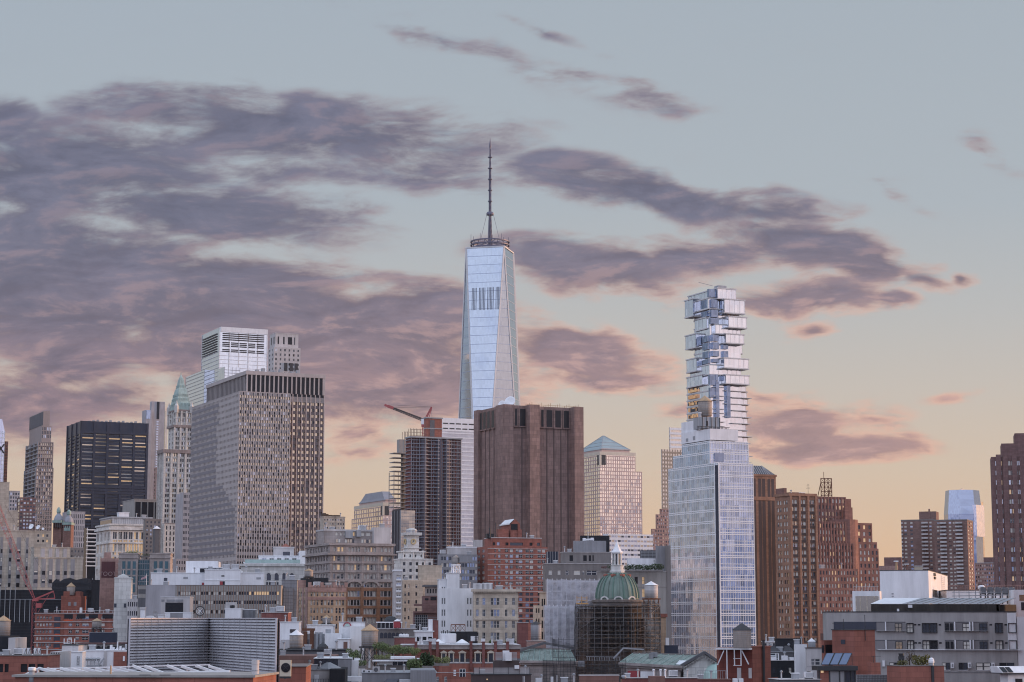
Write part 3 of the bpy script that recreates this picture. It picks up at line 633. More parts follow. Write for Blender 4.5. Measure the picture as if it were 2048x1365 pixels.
b = Bld('lilac_office', 'lilac-grey office block with triple narrow windows next to the ridged slab', 'office building', 352, 367, 386, 986, 1300, 'lilac_concrete', fR=fr(n=2, k=3, fp=12, wf=.75, hf=.5, gap=.12, g='ddv', st='', yb=1135))
b2 = Bld('', '', '', 346, 352, 372, 1118, 1290, 'lilac_concrete', on=b, fR=fr(n=4, fp=12, wf=.45, hf=.5, g='ddv', st='', yb=1150))

# ------------------------------------------------------------------ middle distance towers
# big ridged slab with a dark crown and chequered windows
D = 1100
b = Bld('checkered_office_tower', 'broad grey federal style slab with checkered narrow windows, dark plant crown behind', 'office tower', 384, 479.5, 580.5, 784, 1080, 'javits', cap='javits', ch=.4, co=.1,
        fR=fr(n=21, fp=12.35, wf=.74, hf=.42, top=.5, rv=.5, st='', yb=1150, cyc=lambda i, f, a, z: random.choice('wwwwwwd') if z > 86 + 10 * math.exp(-((a - 13) / 5) ** 2) + 3 * random.random() else random.choice('vvvvw') if z > 82 else 'v'), fL=fr(n=37, fp=12.35, wf=.45, hf=.42, top=.3, rv=.45, st='', yb=1150, g='sssb'))  # dark panes below a curved line: a reflection put into the glass
b.mullions('javits', 'R', 21, (), .45, 1, .35, name='rib'); bw = b.Wd / 21; fh = 12.35 * b.D / F
b.put_windows([('R', bw * (i + .2), bw * (i + .8), b.zt - fh * (j + .46), b.zt - fh * (j + .04), -.02) for j in range(26) for i in range(21) if (i + j) % 2], dict(g='dvdvvs', st=''))
mat('spandrel_mauve', (.19, .18, .20), .6, .2, streak=False, scale=2); b.add('spandrel_band', 'spandrel_mauve', *[(-.06, .1, b.L * (.40 + .06 * random.random() if j < 14 else .30 - .06 * (j - 14) if j < 18 else .05), b.L * .995, b.zt - fh * (j + 1.28), b.zt - fh * (j + .76)) for j in range(26)])
mat('mauve_metal', (.155, .122, .125), .6, .15); b2 = Bld('', '', '', 416, 494, 649, 743.5, 1096, 'mauve_metal', on=b, fR=fr(px=[(582 + i * 11 + d_, 587 + i * 11 + d_) for i in range(6) for d_ in (0, 5.6)], fp=12.35, hf=.5, top=3.6, rv=.5, st='', yb=1110, g='wwwd'))
b2.mullions('javits', 'R', px=[494 + i * 8.95 for i in range(18)] + [648.6], tv=.7, d=.8, z0=b2.z(784), name='rib'); b2.mullions('javits', 'R', px=[586 + i * 8.95 for i in range(8)], tv=.5, d=.6, z1=b2.z(784), name='rib')
b2.mullions('javits', 'L', 30, (), .5, 1, .5, z0=b2.z(790), name='rib')
b2.add('plant_louvre', 'glass_black', (.4, b2.Wd, -.12, .1, b2.z(789), b2.z(750)), (-.12, .1, .4, b2.L, b2.z(806), b2.z(750)))
b2.add('parapet', 'javits', (-.9, b2.Wd + .5, -.9, b2.L + .5, b2.z(749.5), b2.zt + .4))
b2.add('spandrel_band', 'greystone', (b2.rx(581), b2.Wd, -.3, .2, b2.z(800), b2.z(789.2)))
m = MB()
for i in range(9): m.box(3 + i * 3.4, 4.6 + i * 3.4, 3, 6, b2.zt, b2.zt + 1 + i % 3 * .9)
for i in range(8): m.box(4, 6, 8 + i * 5, 9 + i * 5, b2.zt, b2.zt + 1.2 + i % 2 * 1.2)
m.build('roof_equipment', 'grey_metal', b2.root, b2.off)
b = Bld('far_beige_block', 'low beige block with small windows between the ridged slab and pink glass tower', 'building', 640, 647, 690, 1035, 950, 'limestone', fR=fr(n=8, fp=8, wf=.45, hf=.45, g='ddbs', yb=1075), cap='limestone')
m = MB()
for x in (650, 655, 663, 672, 678): m.box(b.rx(x), b.rx(x + 5), 2, 5, b.zt + .5, b.zt + 1.3 + (x % 3) * .4)
m.build('roof_plant', 'bark', b.root)

# windowless brown granite tower with ribs
D = 1180; b = Bld('windowless_tower', 'huge windowless brown granite tower with projecting ribs and dark vents on top', 'tower', 954, 1010, 1160, 811.5, D, 'granite', part='core')
w_, l_ = b.Wd, b.L; m = MB(); X = lambda p: b.rx(p); zc = b.z(817); zv = b.z(851)
q = 6.5
MBs = [(X(1010.2), X(1027), -q * .3, .2), (X(1060), X(1079.5), -q, .2), (X(1149), w_ + .4, -q, .2)]
MBs = [(b.rq(1010.2, q * .3), b.rq(1027, q * .3), -q * .3, .2), (b.rq(1060, q), b.rq(1079.5, q), -q, .2), (b.rq(1149, q), b.rq(1167, q), -q, .2)]
for x0, x1, y0, y1 in MBs: m.box(x0, x1, y0, y1, 0, b.zt + .6)
m.box(-q * .3, .2, -q * .3 + .01, b.ly(997), 0, b.zt + .6); m.box(-q * .3, .2, b.ly(962.5), l_ + .4, 0, b.zt + .6); m.build('rib', 'granite', b.root)
b.add('parapet', 'granite', (.3, w_ - .2, .3, l_ - .2, b.zt, b.zt + .5))
sl_ = MB()
for x0, x1, n_ in ((1027, 1060, 2), (1079.5, 1149, 5)):
    for i in range(1, n_): sl_.box(X(x0 + (x1 - x0) * i / n_) - .35, X(x0 + (x1 - x0) * i / n_) + .35, -.25, .1, 0, zv - 1)
for i in range(0, 5): y = b.ly(962.5 + (997 - 962.5) * i / 4); sl_.box(-.25, .1, y - .3, y + .3, 0, zv - 1)
mat('granite_dark', (.12, .085, .08), .9, .2); sl_.build('seam', 'granite_dark', b.root)
vt = []
for x0, x1 in ((1028.5, 1033), (1038.5, 1049.5), (1081, 1085.5), (1091.5, 1103), (1109, 1120), (1126, 1136)):
    b.add('vent_surround', 'granite', (X(x0) - .8, X(x1) + .8, -1.0, .1, zv - .8, zc + .6)); b.add('vent', 'glass_black', (X(x0), X(x1), -1.12, .1, zv, zc))
for x0, x1 in ((963, 967), (970, 974.5), (978, 982.5), (986.5, 991.5)):
    y1, y0 = b.ly(x0), b.ly(x1); b.add('vent_surround', 'granite', (-1.0, .1, y0 - .5, y1 + .5, zv - .8, zc + .4)); b.add('vent', 'glass_black', (-1.12, .1, y0, y1, zv, zc))
m = MB()
for i in range(24): x = 14 + i * 1.55; m.bar((x, 2, b.zt), (x, 2, b.zt + 1.2 + (i * 5 % 4) * .6), .22)
m.bar((14, 2, b.zt + 1.6), (51, 2, b.zt + 1.6), .2); m.build('roof_railing', 'tank_cone', b.root)
for x, r, lab in ((1005, 2.2, 'smaller pale dish aerial on the windowless tower roof'), (1021, 3.6, 'larger pale dish aerial on the windowless tower roof')):
    p = at(x, 806, D + 14); t_ = thing('dish_aerial', lab, 'dish aerial', (p.x, p.y, b.zt), 0, 'dish aerials on the windowless tower')
    m = MB(); m.lathe([(0.01, 0), (r * .6, .35), (r * .9, .9), (r, 1.3), (r * .97, 1.35), (r * .55, .6), (0.01, .3)], 24); d_ = m.build('reflector', 'white_metal', t_, (0, 0, r * .9), True); d_.rotation_euler = (R_(65), 0, R_(-25))
    MB().bar((0, .6, 0), (0, .6, r), .4).bar((-1, 1.4, 0), (0, .6, r * .8), .25).bar((1, 1.4, 0), (0, .6, r * .8), .25).build('mount', 'grey_metal', t_)

# brick tower under construction with scaffold floors
D = 1300; b = Bld('dark_brick_tower', 'dark red brick apartment tower wrapped in blue-grey scaffold floors, crane behind', 'residential tower', 812, 822, 921, 876, D, 'dark_brick')
mat('scaffold_blue', (.25, .26, .30), .6, .15); mat('net_blue', (.11, .10, .125), .7, .25)
w_ = b.Wd; xs = [0, .16, .26, .40, .52, .63, .69, .80, .92, 1.0]; dep = [0, .0, -1.6, .0, -1.6, .6, -1.8, 0, 0, 0]
m = MB(); pts = [(w_ * x, d_ - .5) for x, d_ in zip(xs, dep)]
nb = MB()
for i in range(3): nb.prism([(w_ * (.19, .5, .66)[i], -.1), (w_ * ((.19, .5, .66)[i] + .05), -1.9), (w_ * ((.19, .5, .66)[i] + .09), -1.9), (w_ * ((.19, .5, .66)[i] + .13), -.1)], 0, b.zt - .3)
nb.build('bay', 'net_blue', b.root)
fl = MB()
for y in [880 + i * 7.25 for i in range(36)]:
    z = b.z(y)
    for i in range(9): fl.bar((*pts[i], z), (*pts[i + 1], z), .8, .45)
    fl.bar((-.5, 0, z), (-.5, b.L, z), .8, .45)
fl.build('scaffold_floor_band', 'scaffold_blue', b.root)
pl = MB()
for i, (x, y) in enumerate(pts):
    pl.bar((x, y - .3, 0), (x, y - .3, b.zt), .35)
for x in (.05, .11, .31, .45, .58, .86, .96): pl.bar((w_ * x, -.75, 0), (w_ * x, -.75, b.zt), .25)
pl.build('scaffold_post_grille', 'scaffold_blue', b.root)
R = []
for y in [883 + i * 7.25 for i in range(34)]:
    for x in (.02, .07, .13, .34, .37, .46, .73, .83, .86, .94): R.append(('R', w_ * x, w_ * (x + .025), b.z(y + 3.6), b.z(y), .0))
b.put_windows(R, dict(g='vvdd', st=''))
b.add('parapet', 'grey_metal', (-.8, w_ + .6, -2.2, b.L, b.zt, b.zt + 1)); b.add('edge_rib', 'tank_cone', (w_ - .1, w_ + .5, -.5, .4, 0, b.zt))
b2 = Bld('', '', '', 848, 853, 884, 837, D + 8, 'red_brick', on=b, z0=b.zt + .9); b2.add('roof_slab', 'grey_metal', (-.5, b2.Wd + .5, -.5, b2.L + .5, b2.zt, b2.zt + .8), (-.3, b2.Wd + .3, -.3, b2.L + .3, b2.z(858), b2.z(856)))
b2.add('window_bay', 'glass_dark', (b2.rx(860), b2.rx(869), -.25, .2, b2.z(873), b2.z(840)))
b = Bld('concrete_skeleton', 'raw concrete building frame with bare scaffolding, behind the dark brick tower', 'construction site', 794, 799, 826, 879, 1370, 'concrete', z0=EYE + ray(800, 908)[1] * 1370)
b2 = Bld('', '', '', 802, 806, 826, 900, 1372, 'concrete', on=b, part='core'); sc_ = MB()
for y in [908 + i * 9 for i in range(13)]: sc_.box(-5, 12, -3, 6, b.z(y), b.z(y) + .5)
for x, y in ((-5, -3), (0, -3), (5, -3), (-5, 6)): sc_.bar((x, y, b.z(1020)), (x, y, b.z(945)), .4)
sc_.build('floor_slab', 'concrete', b.root)
sc_ = MB(); mat('scaffold_tan', (.33, .27, .21), .7, .2)
for x in (809, 815, 821, 827, 833, 840, 846):
    for yy in (0, 4): sc_.bar((b.rx(x), yy, b.z(905)), (b.rx(x), yy, b.z(863 if x < 821 else 856)), .3)
for y in (858, 864, 870, 876): sc_.bar((b.rx(820 if y < 864 else 809), 0, b.z(y)), (b.rx(847), 0, b.z(y)), .3)
for x in (795, 801, 807, 813):
    sc_.bar((b.rx(x), -2, b.z(1020)), (b.rx(x), -2, b.z(944)), .28)
for i in range(9): sc_.bar((b.rx(794), -2, b.z(944 + i * 9)), (b.rx(819), -2, b.z(944 + i * 9)), .28)
sc_.build('scaffold_lattice', 'scaffold_tan', b.root)

def lat(m, p, q, w0, w1, n, t):                      # square lattice boom between two points
    p, q = Vector(p), Vector(q); d = (q - p).normalized(); a = d.cross(Vector((0, 1, 0))).normalized(); c = a.cross(d).normalized(); prev = None
    for i in range(n + 1):
        f_ = i / n; o = p + (q - p) * f_; w = (w0 + (w1 - w0) * f_) / 2; ring = [o + a * w + c * w, o - a * w + c * w, o - a * w - c * w, o + a * w - c * w]
        for k in range(4): m.bar(ring[k], ring[(k + 1) % 4], t * .7)
        if prev:
            for k in range(4): m.bar(prev[k], ring[k], t); m.bar(prev[k], ring[(k + 1) % 4], t * .7)
        prev = ring
D = 1345; t_ = thing('tower_crane', 'red luffing tower crane with its long boom lowered, above the dark brick tower', 'crane', (at(848, 860, D).x, D, 0))
P = lambda x, y, d=0: Vector((at(x, y, D + d).x - t_.location.x, d, at(x, y, D + d).z))
m = MB(); lat(m, (0, 0, 60), P(848, 850), 2.2, 2.2, 40, .3); m.build('mast_lattice', 'crane_red', t_)
m = MB(); lat(m, P(845, 840), P(777, 813.5), 1.7, 1.2, 30, .3); m.build('boom_lattice', 'dark_metal', t_)
m = MB(); m.bar(P(777, 813.5), P(769, 810), .9, 1.4).bar(P(787, 817), P(775, 812.5), 1.6, 1.9).bar(P(770, 810), P(770.5, 817), .2); m.build('boom_tip', 'crane_red', t_)
m = MB(); lat(m, P(848, 845), P(863, 814.5), 1.3, .7, 10, .35); m.bar(P(855, 846), P(864, 815), .4); m.build('back_mast_lattice', 'crane_red', t_)
m = MB(); m.bar(P(863, 814.5), P(795, 811), .12).bar(P(863, 814.5), P(785, 816), .12).bar(P(863, 815), P(864, 838), .15); m.build('pendant_cable', 'dark_metal', t_)
x, z_ = P(846, 842).x, P(846, 842).z; m = MB(); m.box(x - 1.2, x + 1.6, -1.5, 1.5, z_ - 2.5, z_ + 1.2); m.build('cab', 'white_metal', t_); m = MB(); m.box(x - 1, x + 5, -1.8, 1.8, z_ - 4.2, z_ - 2.6).box(x + 3, x + 6, -2, 2, z_ - 2.6, z_ + .3); m.build('counterweight', 'crane_red', t_)
b = Bld('dark_cream_glass_block', 'half dark, half cream glass block standing between clock tower and brick tower', 'office building', 786, 802, 830, 1021, 1200, 'gold_glass'); b.mullions('grey_metal', 'R', 7, [b.z(y) for y in range(1026, 1130, 7)], .12, .2, .1)
b.add('side_wall', 'dark_blue', (-.4, 0, -.2, b.L, 0, b.zt + 1)); b.mullions('grey_metal', 'L', 3, (), .5, 1, .7)

# glass tower with stacked boxes
D = 1230; glass('box_glass', (.72, .75, .80), 1.5, 4.2, .08, .85, .14, .02); glass('box_blue', (.22, .28, .40), 1.2, 2.4, .1, .7, .3, .015); mat('slab_white', (.58, .57, .57), .6, .1)
q = lambda x: 1290 + x / 4.548; qy = lambda y: 540 + y / 4.548
b = Bld('stacked_box_tower', 'slender glass tower of shifted stacked boxes with jutting balconies', 'residential tower', q(452), q(585), q(862), qy(250), D, 'box_glass', part='core')
def tier(y0, y1, xl, xc, xr, dd=0, mat_='box_glass', nm='box'):
    t = Bld('', '', '', q(xl), q(xc), q(xr), qy(y0), D + dd, mat_, on=b, z0=EYE + ray(1400, qy(y1))[1] * D, part=nm)
    t.add('floor_slab', 'slab_white', (-.5, t.Wd + .5, -.5, t.L + .5, t.zt, t.zt + .7), (-.4, t.Wd + .4, -.4, t.L + .4, t.z0 - .7, t.z0))
    t.mullions('slab_white', 'R', max(2, int(t.Wd / 3)), (), .12, 1, .06); t.mullions('slab_white', 'L', max(2, int(t.L / 4)), (), .12, 1, .06); return t
tier(172, 258, 392, 660, 826, -1); tier(262, 350, 430, 575, 905, -1); tier(268, 392, 362, 436, 500, 10); tier(270, 388, 700, 722, 905, -1.5)
tier(392, 430, 448, 590, 858); tier(436, 524, 452, 560, 640, 2); tier(428, 520, 660, 760, 922, -1.4); tier(500, 578, 450, 640, 868, -1.1); tier(586, 682, 368, 460, 520, 9)
tier(586, 662, 600, 735, 898, -1); tier(668, 738, 452, 585, 882, 1); tier(742, 800, 452, 585, 842, 2); tier(806, 898, 378, 468, 530, 9); tier(806, 888, 600, 720, 940, -1.4); tier(866, 948, 412, 585, 872, -1.2)
tier(958, 1032, 380, 520, 610, 5); tier(958, 1030, 600, 735, 945, -1.3)
for i in range(13):
    y = 1045 + i * 59; tier(y, y + 46, 385, 590, 915 + (i % 3) * 8, 1)
    b.add('balcony', 'slab_white', (b.rx(q(700 + 60 * (i % 2))), b.rx(q(905 + (i * 37 % 55))), -1.6 - .6 * (i % 2), 1, b.z(qy(y + 52)), b.z(qy(y + 46))), (b.rx(q(600)), b.rx(q(700)), -1.3 - i % 3 * .4, 1, b.z(qy(y + 24 + i % 2 * 20)), b.z(qy(y + 19 + i % 2 * 20))))
bl = []
for x0, x1, y0, y1 in ((565, 665, 178, 250), (430, 484, 280, 382), (520, 575, 270, 345), (588, 645, 270, 345), (684, 726, 268, 352), (524, 576, 372, 420), (588, 648, 366, 432), (684, 730, 362, 405), (580, 655, 440, 492), (732, 782, 436, 480), (466, 520, 588, 670),
        (530, 580, 596, 652), (596, 652, 592, 648), (692, 736, 592, 650), (530, 580, 664, 722), (598, 654, 660, 720), (692, 736, 660, 714), (530, 580, 740, 800), (598, 654, 738, 786), (694, 736, 734, 790), (470, 524, 814, 860), (530, 584, 812, 850), (600, 655, 810, 842), (700, 734, 806, 850),
        (536, 592, 954, 1050), (618, 642, 952, 1005), (676, 690, 952, 1005), (704, 746, 952, 1010), (536, 592, 1074, 1160), (620, 650, 1015, 1340), (718, 750, 1012, 1340)):
    px = (x0 + x1) / 2
    if x0 < 575: y_a, y_b = b.ly(q(x1)), b.ly(q(x0)); bx = (-1.2, .3, y_a, y_b, b.z(qy(y1)), b.z(qy(y0))) if y_b > 1 and x1 < 588 else (-1.3, 4, -1.5, .3, b.z(qy(y1)), b.z(qy(y0)))
    else: bx = (b.rx(q(x0)), b.rx(q(x1)), -1.8, .3, b.z(qy(y1)), b.z(qy(y0)))
    if bx[1] > bx[0] and bx[3] > bx[2]: b.add('recessed_glass', 'box_blue', bx)
glass('reflection_tint_glass', (.95, .52, .26), 1.6, 2.0, .15, .8, .6, .03, dark=.25); b.add('reflection_glazing', 'reflection_tint_glass', *[(b.rx(q(590)) - 1.4, .2, b.ly(q(476)), b.ly(q(392)), b.z(qy(y + 40)), b.z(qy(y + 6))) for y in (1045, 1104, 1163, 1222, 1281)])  # warm orange reflection put into the glass colour
m = MB(); m.bar((6, 6, b.z(568)), (-4, 6, b.z(563)), .25).box(9, 15, 4, 9, b.z(576), b.z(567)).box(17, 20, 4, 9, b.z(577), b.z(571)); m.build('roof_crane', 'grey_metal', b.root)
# stepped tower seen past it
glass('cream_glass', (.58, .55, .5), 1.6, 3.5, .1, .85, .15, .015)
b = Bld('stepped_riverside_tower', 'pale stepped tower half hidden behind the white-framed glass tower, brick lower blocks', 'office tower', 1322, 1324, 1366, 899, 1800, 'cream_glass'); b.mullions('scaffold_tan', 'R', 8, [b.z(y) for y in range(905, 1060, 8)], .6, 1.6, .4)
b2 = Bld('', '', '', 1338, 1340, 1366, 855, 1806, 'cream_glass', on=b); b2.mullions('white_metal', 'R', 1, [b2.z(y) for y in range(858, 900, 9)], .3, 2.0, .4)
for xl, yt in ((1321, 1018), (1313, 1029), (1304, 1058)): b2 = Bld('', '', '', xl - 2, xl, 1345, yt, 1795 - (yt - 1018) * .2, 'pink_brick', on=b, fR=fr(n=8, fp=7, wf=.5, hf=.5, g='ddsw', st='', yb=1100))
b = Bld('white_low_office', 'low white office block with sunlit bands between the dome lantern and the brick blocks', 'office building', 1206, 1216, 1306, 1068, 1700, 'white_paint', fR=fr(n=14, fp=9, wf=.86, hf=.42, g='sdws', st='', yb=1140))

# white-framed glass tower
D = 560; glass('blind_glass', (.43, .52, .68), 1.4, 3.23, .08, .85, .28, .012, dark=0); mat('frame_bright', (.74, .75, .77), .5, .08)
b = Bld('white_framed_tower', 'blue glass tower with a bright white grid of mullions and floor bands', 'residential tower', 1336.8, 1433, 1505.4, 926.4, D, 'blind_glass', part='glass_wall')
def grid(t, y0, y1, ystep=23.15, nR=15, nL=21, first=0):
    zs = []; y = y0 + first
    while y < y1: zs += [t.z(y), t.z(y + 3.6)]; y += ystep
    t.mullions('frame_bright', 'R', nR, zs, .1, .24, .12); t.mullions('frame_bright', 'L', nL, zs, .1, .24, .06)
    zm_ = []; y = y0 + first + 16.5
    while y < y1: zm_.append(t.z(y)); y += ystep
    t.mullions('frame_bright', 'R', 1, zm_, .3, .16, .12)
grid(b, 926.4, 1330); b.add('corner_slot', 'dark_blue', (-.2, .3, -.22, .05, 0, b.zt - .6), (-.22, .05, .06, .5, 0, b.zt - .6)); b.add('corner_post', 'frame_bright', (.32, .6, -.3, 0, 0, b.zt)); b.add('corner_post', 'frame_bright', (-.3, 0, .55, .9, 0, b.zt))
b2 = Bld('', '', '', 1346, 1420, 1496.6, 903.5, D + 3, 'blind_glass', on=b, z0=b.zt); grid(b2, 903.5, 924, first=0, nR=12, nL=17)
b2.add('open_terrace', 'box_blue', (b2.rx(1428), b2.rx(1447), -.2, .4, b2.z(923), b2.z(906)))
b3 = Bld('', '', '', 1363.6, 1419.7, 1495.5, 882.4, D + 4.5, 'blind_glass', on=b, z0=b2.zt); grid(b3, 882.4, 902, nR=12, nL=14)
b4 = Bld('', '', '', 1362.5, 1419.7, 1475.7, 857.6, D + 5, 'white_paint', on=b, z0=b3.zt + .4, part='plant_wall'); b5 = Bld('', '', '', 1362.5, 1397, 1400, 840, D + 12, 'white_paint', on=b, z0=b3.zt + .4, part='plant_wall')
b4.add('vent', 'grey_metal', (-.1, .1, b4.ly(1376), b4.ly(1372), b4.z(876), b4.z(870))); b4.add('vent', 'grey_metal', (-.1, .1, b4.ly(1390), b4.ly(1386), b4.z(875), b4.z(868)))
m = MB()
for i in range(24): x = b4.Wd * (-.35 + i / 21); m.bar((x, 1.5, b4.zt), (x, 1.5, b4.zt + .7), .12)
m.bar((-b4.Wd * .35, 1.5, b4.zt + .7), (b4.Wd * .8, 1.5, b4.zt + .7), .12); m.build('roof_railing', 'dark_metal', b.root, b4.off)
gt_b, gt4 = b, b4
b = Bld('ridge_roof_tower', 'brown striped stone tower with a dark sloping metal roof beside the white-framed tower', 'tower', 1480, 1500, 1551.5, 951, 900, 'tan_brick')
m = MB(); w_, l_ = b.Wd, b.L; m.prism([(0, 0), (w_, 0), (w_, l_), (0, l_)], b.zt + .5, b.z(930), [(2, 4), (w_ - 5.0, 4), (w_ - 5.0, l_ - 4), (2, l_ - 4)]); m.build('roof', 'dark_grey', b.root)
rb_ = MB()
for i in range(12): x = w_ * (i + .5) / 12; rb_.bar((x, 0, b.zt + .6), (min(x, w_ - 5) if x < w_ - 5 else w_ - 5, 4, b.z(930) + .1), .25)
rb_.build('roof_seam', 'grey_metal', b.root)
mat('stripe_dark', (.075, .055, .055), .8, .25)
for x0, x1 in ((1505.5, 1511), (1516.5, 1522), (1524, 1530), (1535, 1540), (1542.5, 1548)):
    for y0, y1 in ((957, 993), (1001, 1290)): b.add('window_strip', 'stripe_dark', (b.rx(x0), b.rx(x1), -.06, .2, b.z(y1), b.z(y0)))
b.add('cornice', 'tan_brick', (-.3, w_ + .4, -.3, l_, b.zt - .3, b.zt + .6), (-.2, w_ + .2, -.25, l_, b.z(1000.5), b.z(994)))

# tan brick tower, art deco stepped block, right hand towers
D = 880; PR = [(1582.5 + o, 1588 + o) for o in (0, 6.3, 16.8, 23.1, 34, 40.3)]; PL = [(1553.5, 1557.2), (1558.6, 1562.2), (1566, 1569.5), (1571, 1574.5)]
b = Bld('tan_brick_tower', 'tan brick office tower with paired windows, dark spandrels between bright piers', 'office tower', 1550, 1578.5, 1631, 992, D, 'tan_brick', fR=fr(px=PR, fp=14.4, hf=.56, top=.5, rv=.5, g='bbsbbdw', st='W', yb=1290), fL=fr(px=PL, fp=14.4, hf=.55, top=.6, rv=.4, g='ddsb', st='W', yb=1290))
b.mullions('tan_brick', 'R', px=[1580.5, 1597.8, 1615, 1630.6], tv=1.0, d=.7, name='pier_rib'); mat('spandrel_dark', (.085, .06, .055), .8, .2); b.add('spandrel', 'spandrel_dark', *[(b.rx(x), b.rx(x + 11.8), -.06, .1, b.z(999.5 + i * 14.4 + 13.6), b.z(999.5 + i * 14.4 + 8.6)) for x in (1582.3, 1599.1, 1616.3) for i in range(20)]); b.add('cornice', 'tan_brick', (-.5, b.Wd + .5, -.5, b.L + .4, b.zt, b.zt + 1.2))
for x0, x1, y in ((1581, 1586, 975), (1556, 1606, 987), (1594, 1620, 983)): b.add('bulkhead', 'brown_brick', (b.rx(x0) if x0 > 1580 else 1, b.rx(x1), 5, 12, b.zt + 1.1, b.z(y)))
D = 980; DK = dict(g='ddbbwbl', st='')
b = Bld('stepped_deco_block', 'dark red brick stepped block with rising ziggurat setbacks and warm windows', 'office building', 1618, 1626, 1716, 1137, D, 'deco_brick', fR=fr(n=15, fp=12.9, wf=.45, hf=.6, yb=1240, **DK))
for xl, xc, xr, yt, dd, n_, up in ((1620, 1628, 1705.5, 1086, 8, 13, 1), (1622, 1632, 1690.5, 1043, 16, 10, 2), (1616, 1628, 1690, 993, 24, 9, 3)):
    b2 = Bld('', '', '', xl, xc, xr, yt, D + dd, 'deco_brick', on=b, fR=fr(n=n_, fp=12.9, wf=.42, hf=.6, yb=yt + 52, **DK)); b2.mullions('deco_brick', 'R', n_, (), .7, 1, .35, name='pier_rib')
for xl, xc, xr, yt, dd in ((1678, 1682, 1702, 998, 34), (1686, 1690, 1705, 1015, 28), (1700, 1706, 1708, 1040, 26)): Bld('', '', '', xl, xc, xr, yt, D + dd, 'deco_brick', on=b)
for xl, xc, xr, yt, dd, n_ in ((1694, 1702, 1744, 1046, 40, 4), (1698, 1707, 1754, 1084, 34, 5), (1700, 1710, 1757, 1097, 30, 6)): Bld('', '', '', xl, xc, xr, yt, D + dd, 'deco_brick', on=b, fR=fr(n=n_, fp=12.9, wf=.42, hf=.6, yb=1240, **DK))
m = MB(); m.lathe([(9.5, 0), (9.5, EYE + ray(1730, 1044)[1] * (D + 50))], 16, b.rx(1731), 22); m.build('round_end', 'deco_brick', b.root)
b.add('red_tank_house', 'red_brick', (b.rx(1711), b.rx(1738), 20, 26, b.z(1083), b.z(1078)))
for x0, x1, y in ((1630, 1648, 989), (1652, 1672, 990), (1668, 1677, 991)): b.add('bulkhead', 'brown_brick', (b.rx(x0), b.rx(x1), 28, 34, b.z(998), b.z(y)))
p = at(1653, 990, D + 40); t_ = thing('sign_lattice', 'bare rusty lattice sign frame standing on the stepped brick block', 'sign frame', (p.x, p.y, p.z - 1.5), R_(10)); m = MB(); k = (D + 40) / F; w_ = 11.2 * k; h_ = 38.5 * k
for i in range(4): m.bar((-w_ + 2 * w_ * i / 3, 0, 0), (-w_ + 2 * w_ * i / 3, 0, h_), .35)
for i in range(5): m.bar((-w_, 0, h_ * (.1 + .225 * i)), (w_, 0, h_ * (.1 + .225 * i)), .35)
for i in range(4):
    for j in range(3): x = -w_ + 2 * w_ * j / 3; m.bar((x, 0, h_ * (.1 + .225 * i)), (x + 2 * w_ / 3, 0, h_ * (.1 + .225 * (i + 1))), .15); m.bar((x + 2 * w_ / 3, 0, h_ * (.1 + .225 * i)), (x, 0, h_ * (.1 + .225 * (i + 1))), .15)
m.build('lattice', 'rust', t_); m = MB(); m.bar((-w_ * .4, .3, h_), (-w_ * .4, .3, h_ + 13 * k), .2).bar((-w_, 6, 0), (-w_, 0, h_ * .8), .3).bar((w_, 6, 0), (w_, 0, h_ * .8), .3); m.build('brace', 'rust', t_)
# balcony slabs
D = 1150; mat('slab_brick', (.20, .125, .11), .85, .2, brick=(1.6, .7, .13))
def balc(name, label, xl, xc, xr, yt, th, dd, colsR, colsL, gR, gL, cols_bR, cols_bL):
    b = Bld(name, label, 'apartment block', xl, xc, xr, yt, D + dd, 'slab_brick', th=th, cap='grey_brown', ch=.6, fR=fr(px=colsR, fp=7.6, hf=.45, rv=.3, st='', g=gR, yb=1180) if colsR else None, fL=fr(px=colsL, fp=7.6, hf=.45, rv=.3, st='', g=gL, yb=1180))
    for face, cs in (('R', cols_bR), ('L', cols_bL)):
        for x0, x1 in cs:
            m = MB()
            for i in range(17):
                z = b.z(yt + 6 + i * 7.6); q_ = sorted((b.rx(x0), b.rx(x1)) if face == 'R' else (b.ly(x0), b.ly(x1)))
                if face == 'R': m.box(q_[0], q_[1], -1.8, .05, z - .15, z).box(q_[0], q_[1], -1.8, -1.7, z, z + .8)
                else: m.box(-1.8, .05, q_[0], q_[1], z - .15, z).box(-1.8, -1.7, q_[0], q_[1], z, z + .8)
            m.build('balcony_edge', 'pale_concrete', b.root)
    return b
b = balc('balcony_slab_block', 'brown brick apartment slab with a square rooftop bulkhead and stacked balconies', 1802, 1868, 1875, 1041, 70, 40, None, [(1808, 1813), (1820, 1825), (1858, 1863)], '', 'bbsd', [], [(1803, 1806), (1843, 1856)])
b.add('bulkhead', 'slab_brick', (1, 12, b.ly(1872), b.ly(1838), b.zt, b.z(1023))); b.add('chimney', 'slab_brick', (.5, 1.5, b.ly(1860), b.ly(1857), b.zt, b.z(1018)))
b = balc('balcony_slab_block', 'darker brown brick apartment slab with one end lit orange by the sun', 1868, 1934, 1946, 1041, 68, 0, [(1936, 1939), (1941, 1944)], [(1873, 1878), (1897, 1902), (1905, 1909)], 'bbs', 'bdsd', [], [(1880, 1893), (1911, 1925)])
b = Bld('far_brick_low_rise', 'low reddish brick block far behind, left of the balcony slabs', 'building', 1768, 1803, 1806, 1115, 1600, 'plum_brick', th=75); b2 = Bld('', '', '', 1757, 1792, 1796, 1132, 1560, 'pink_brick', th=75, on=b)
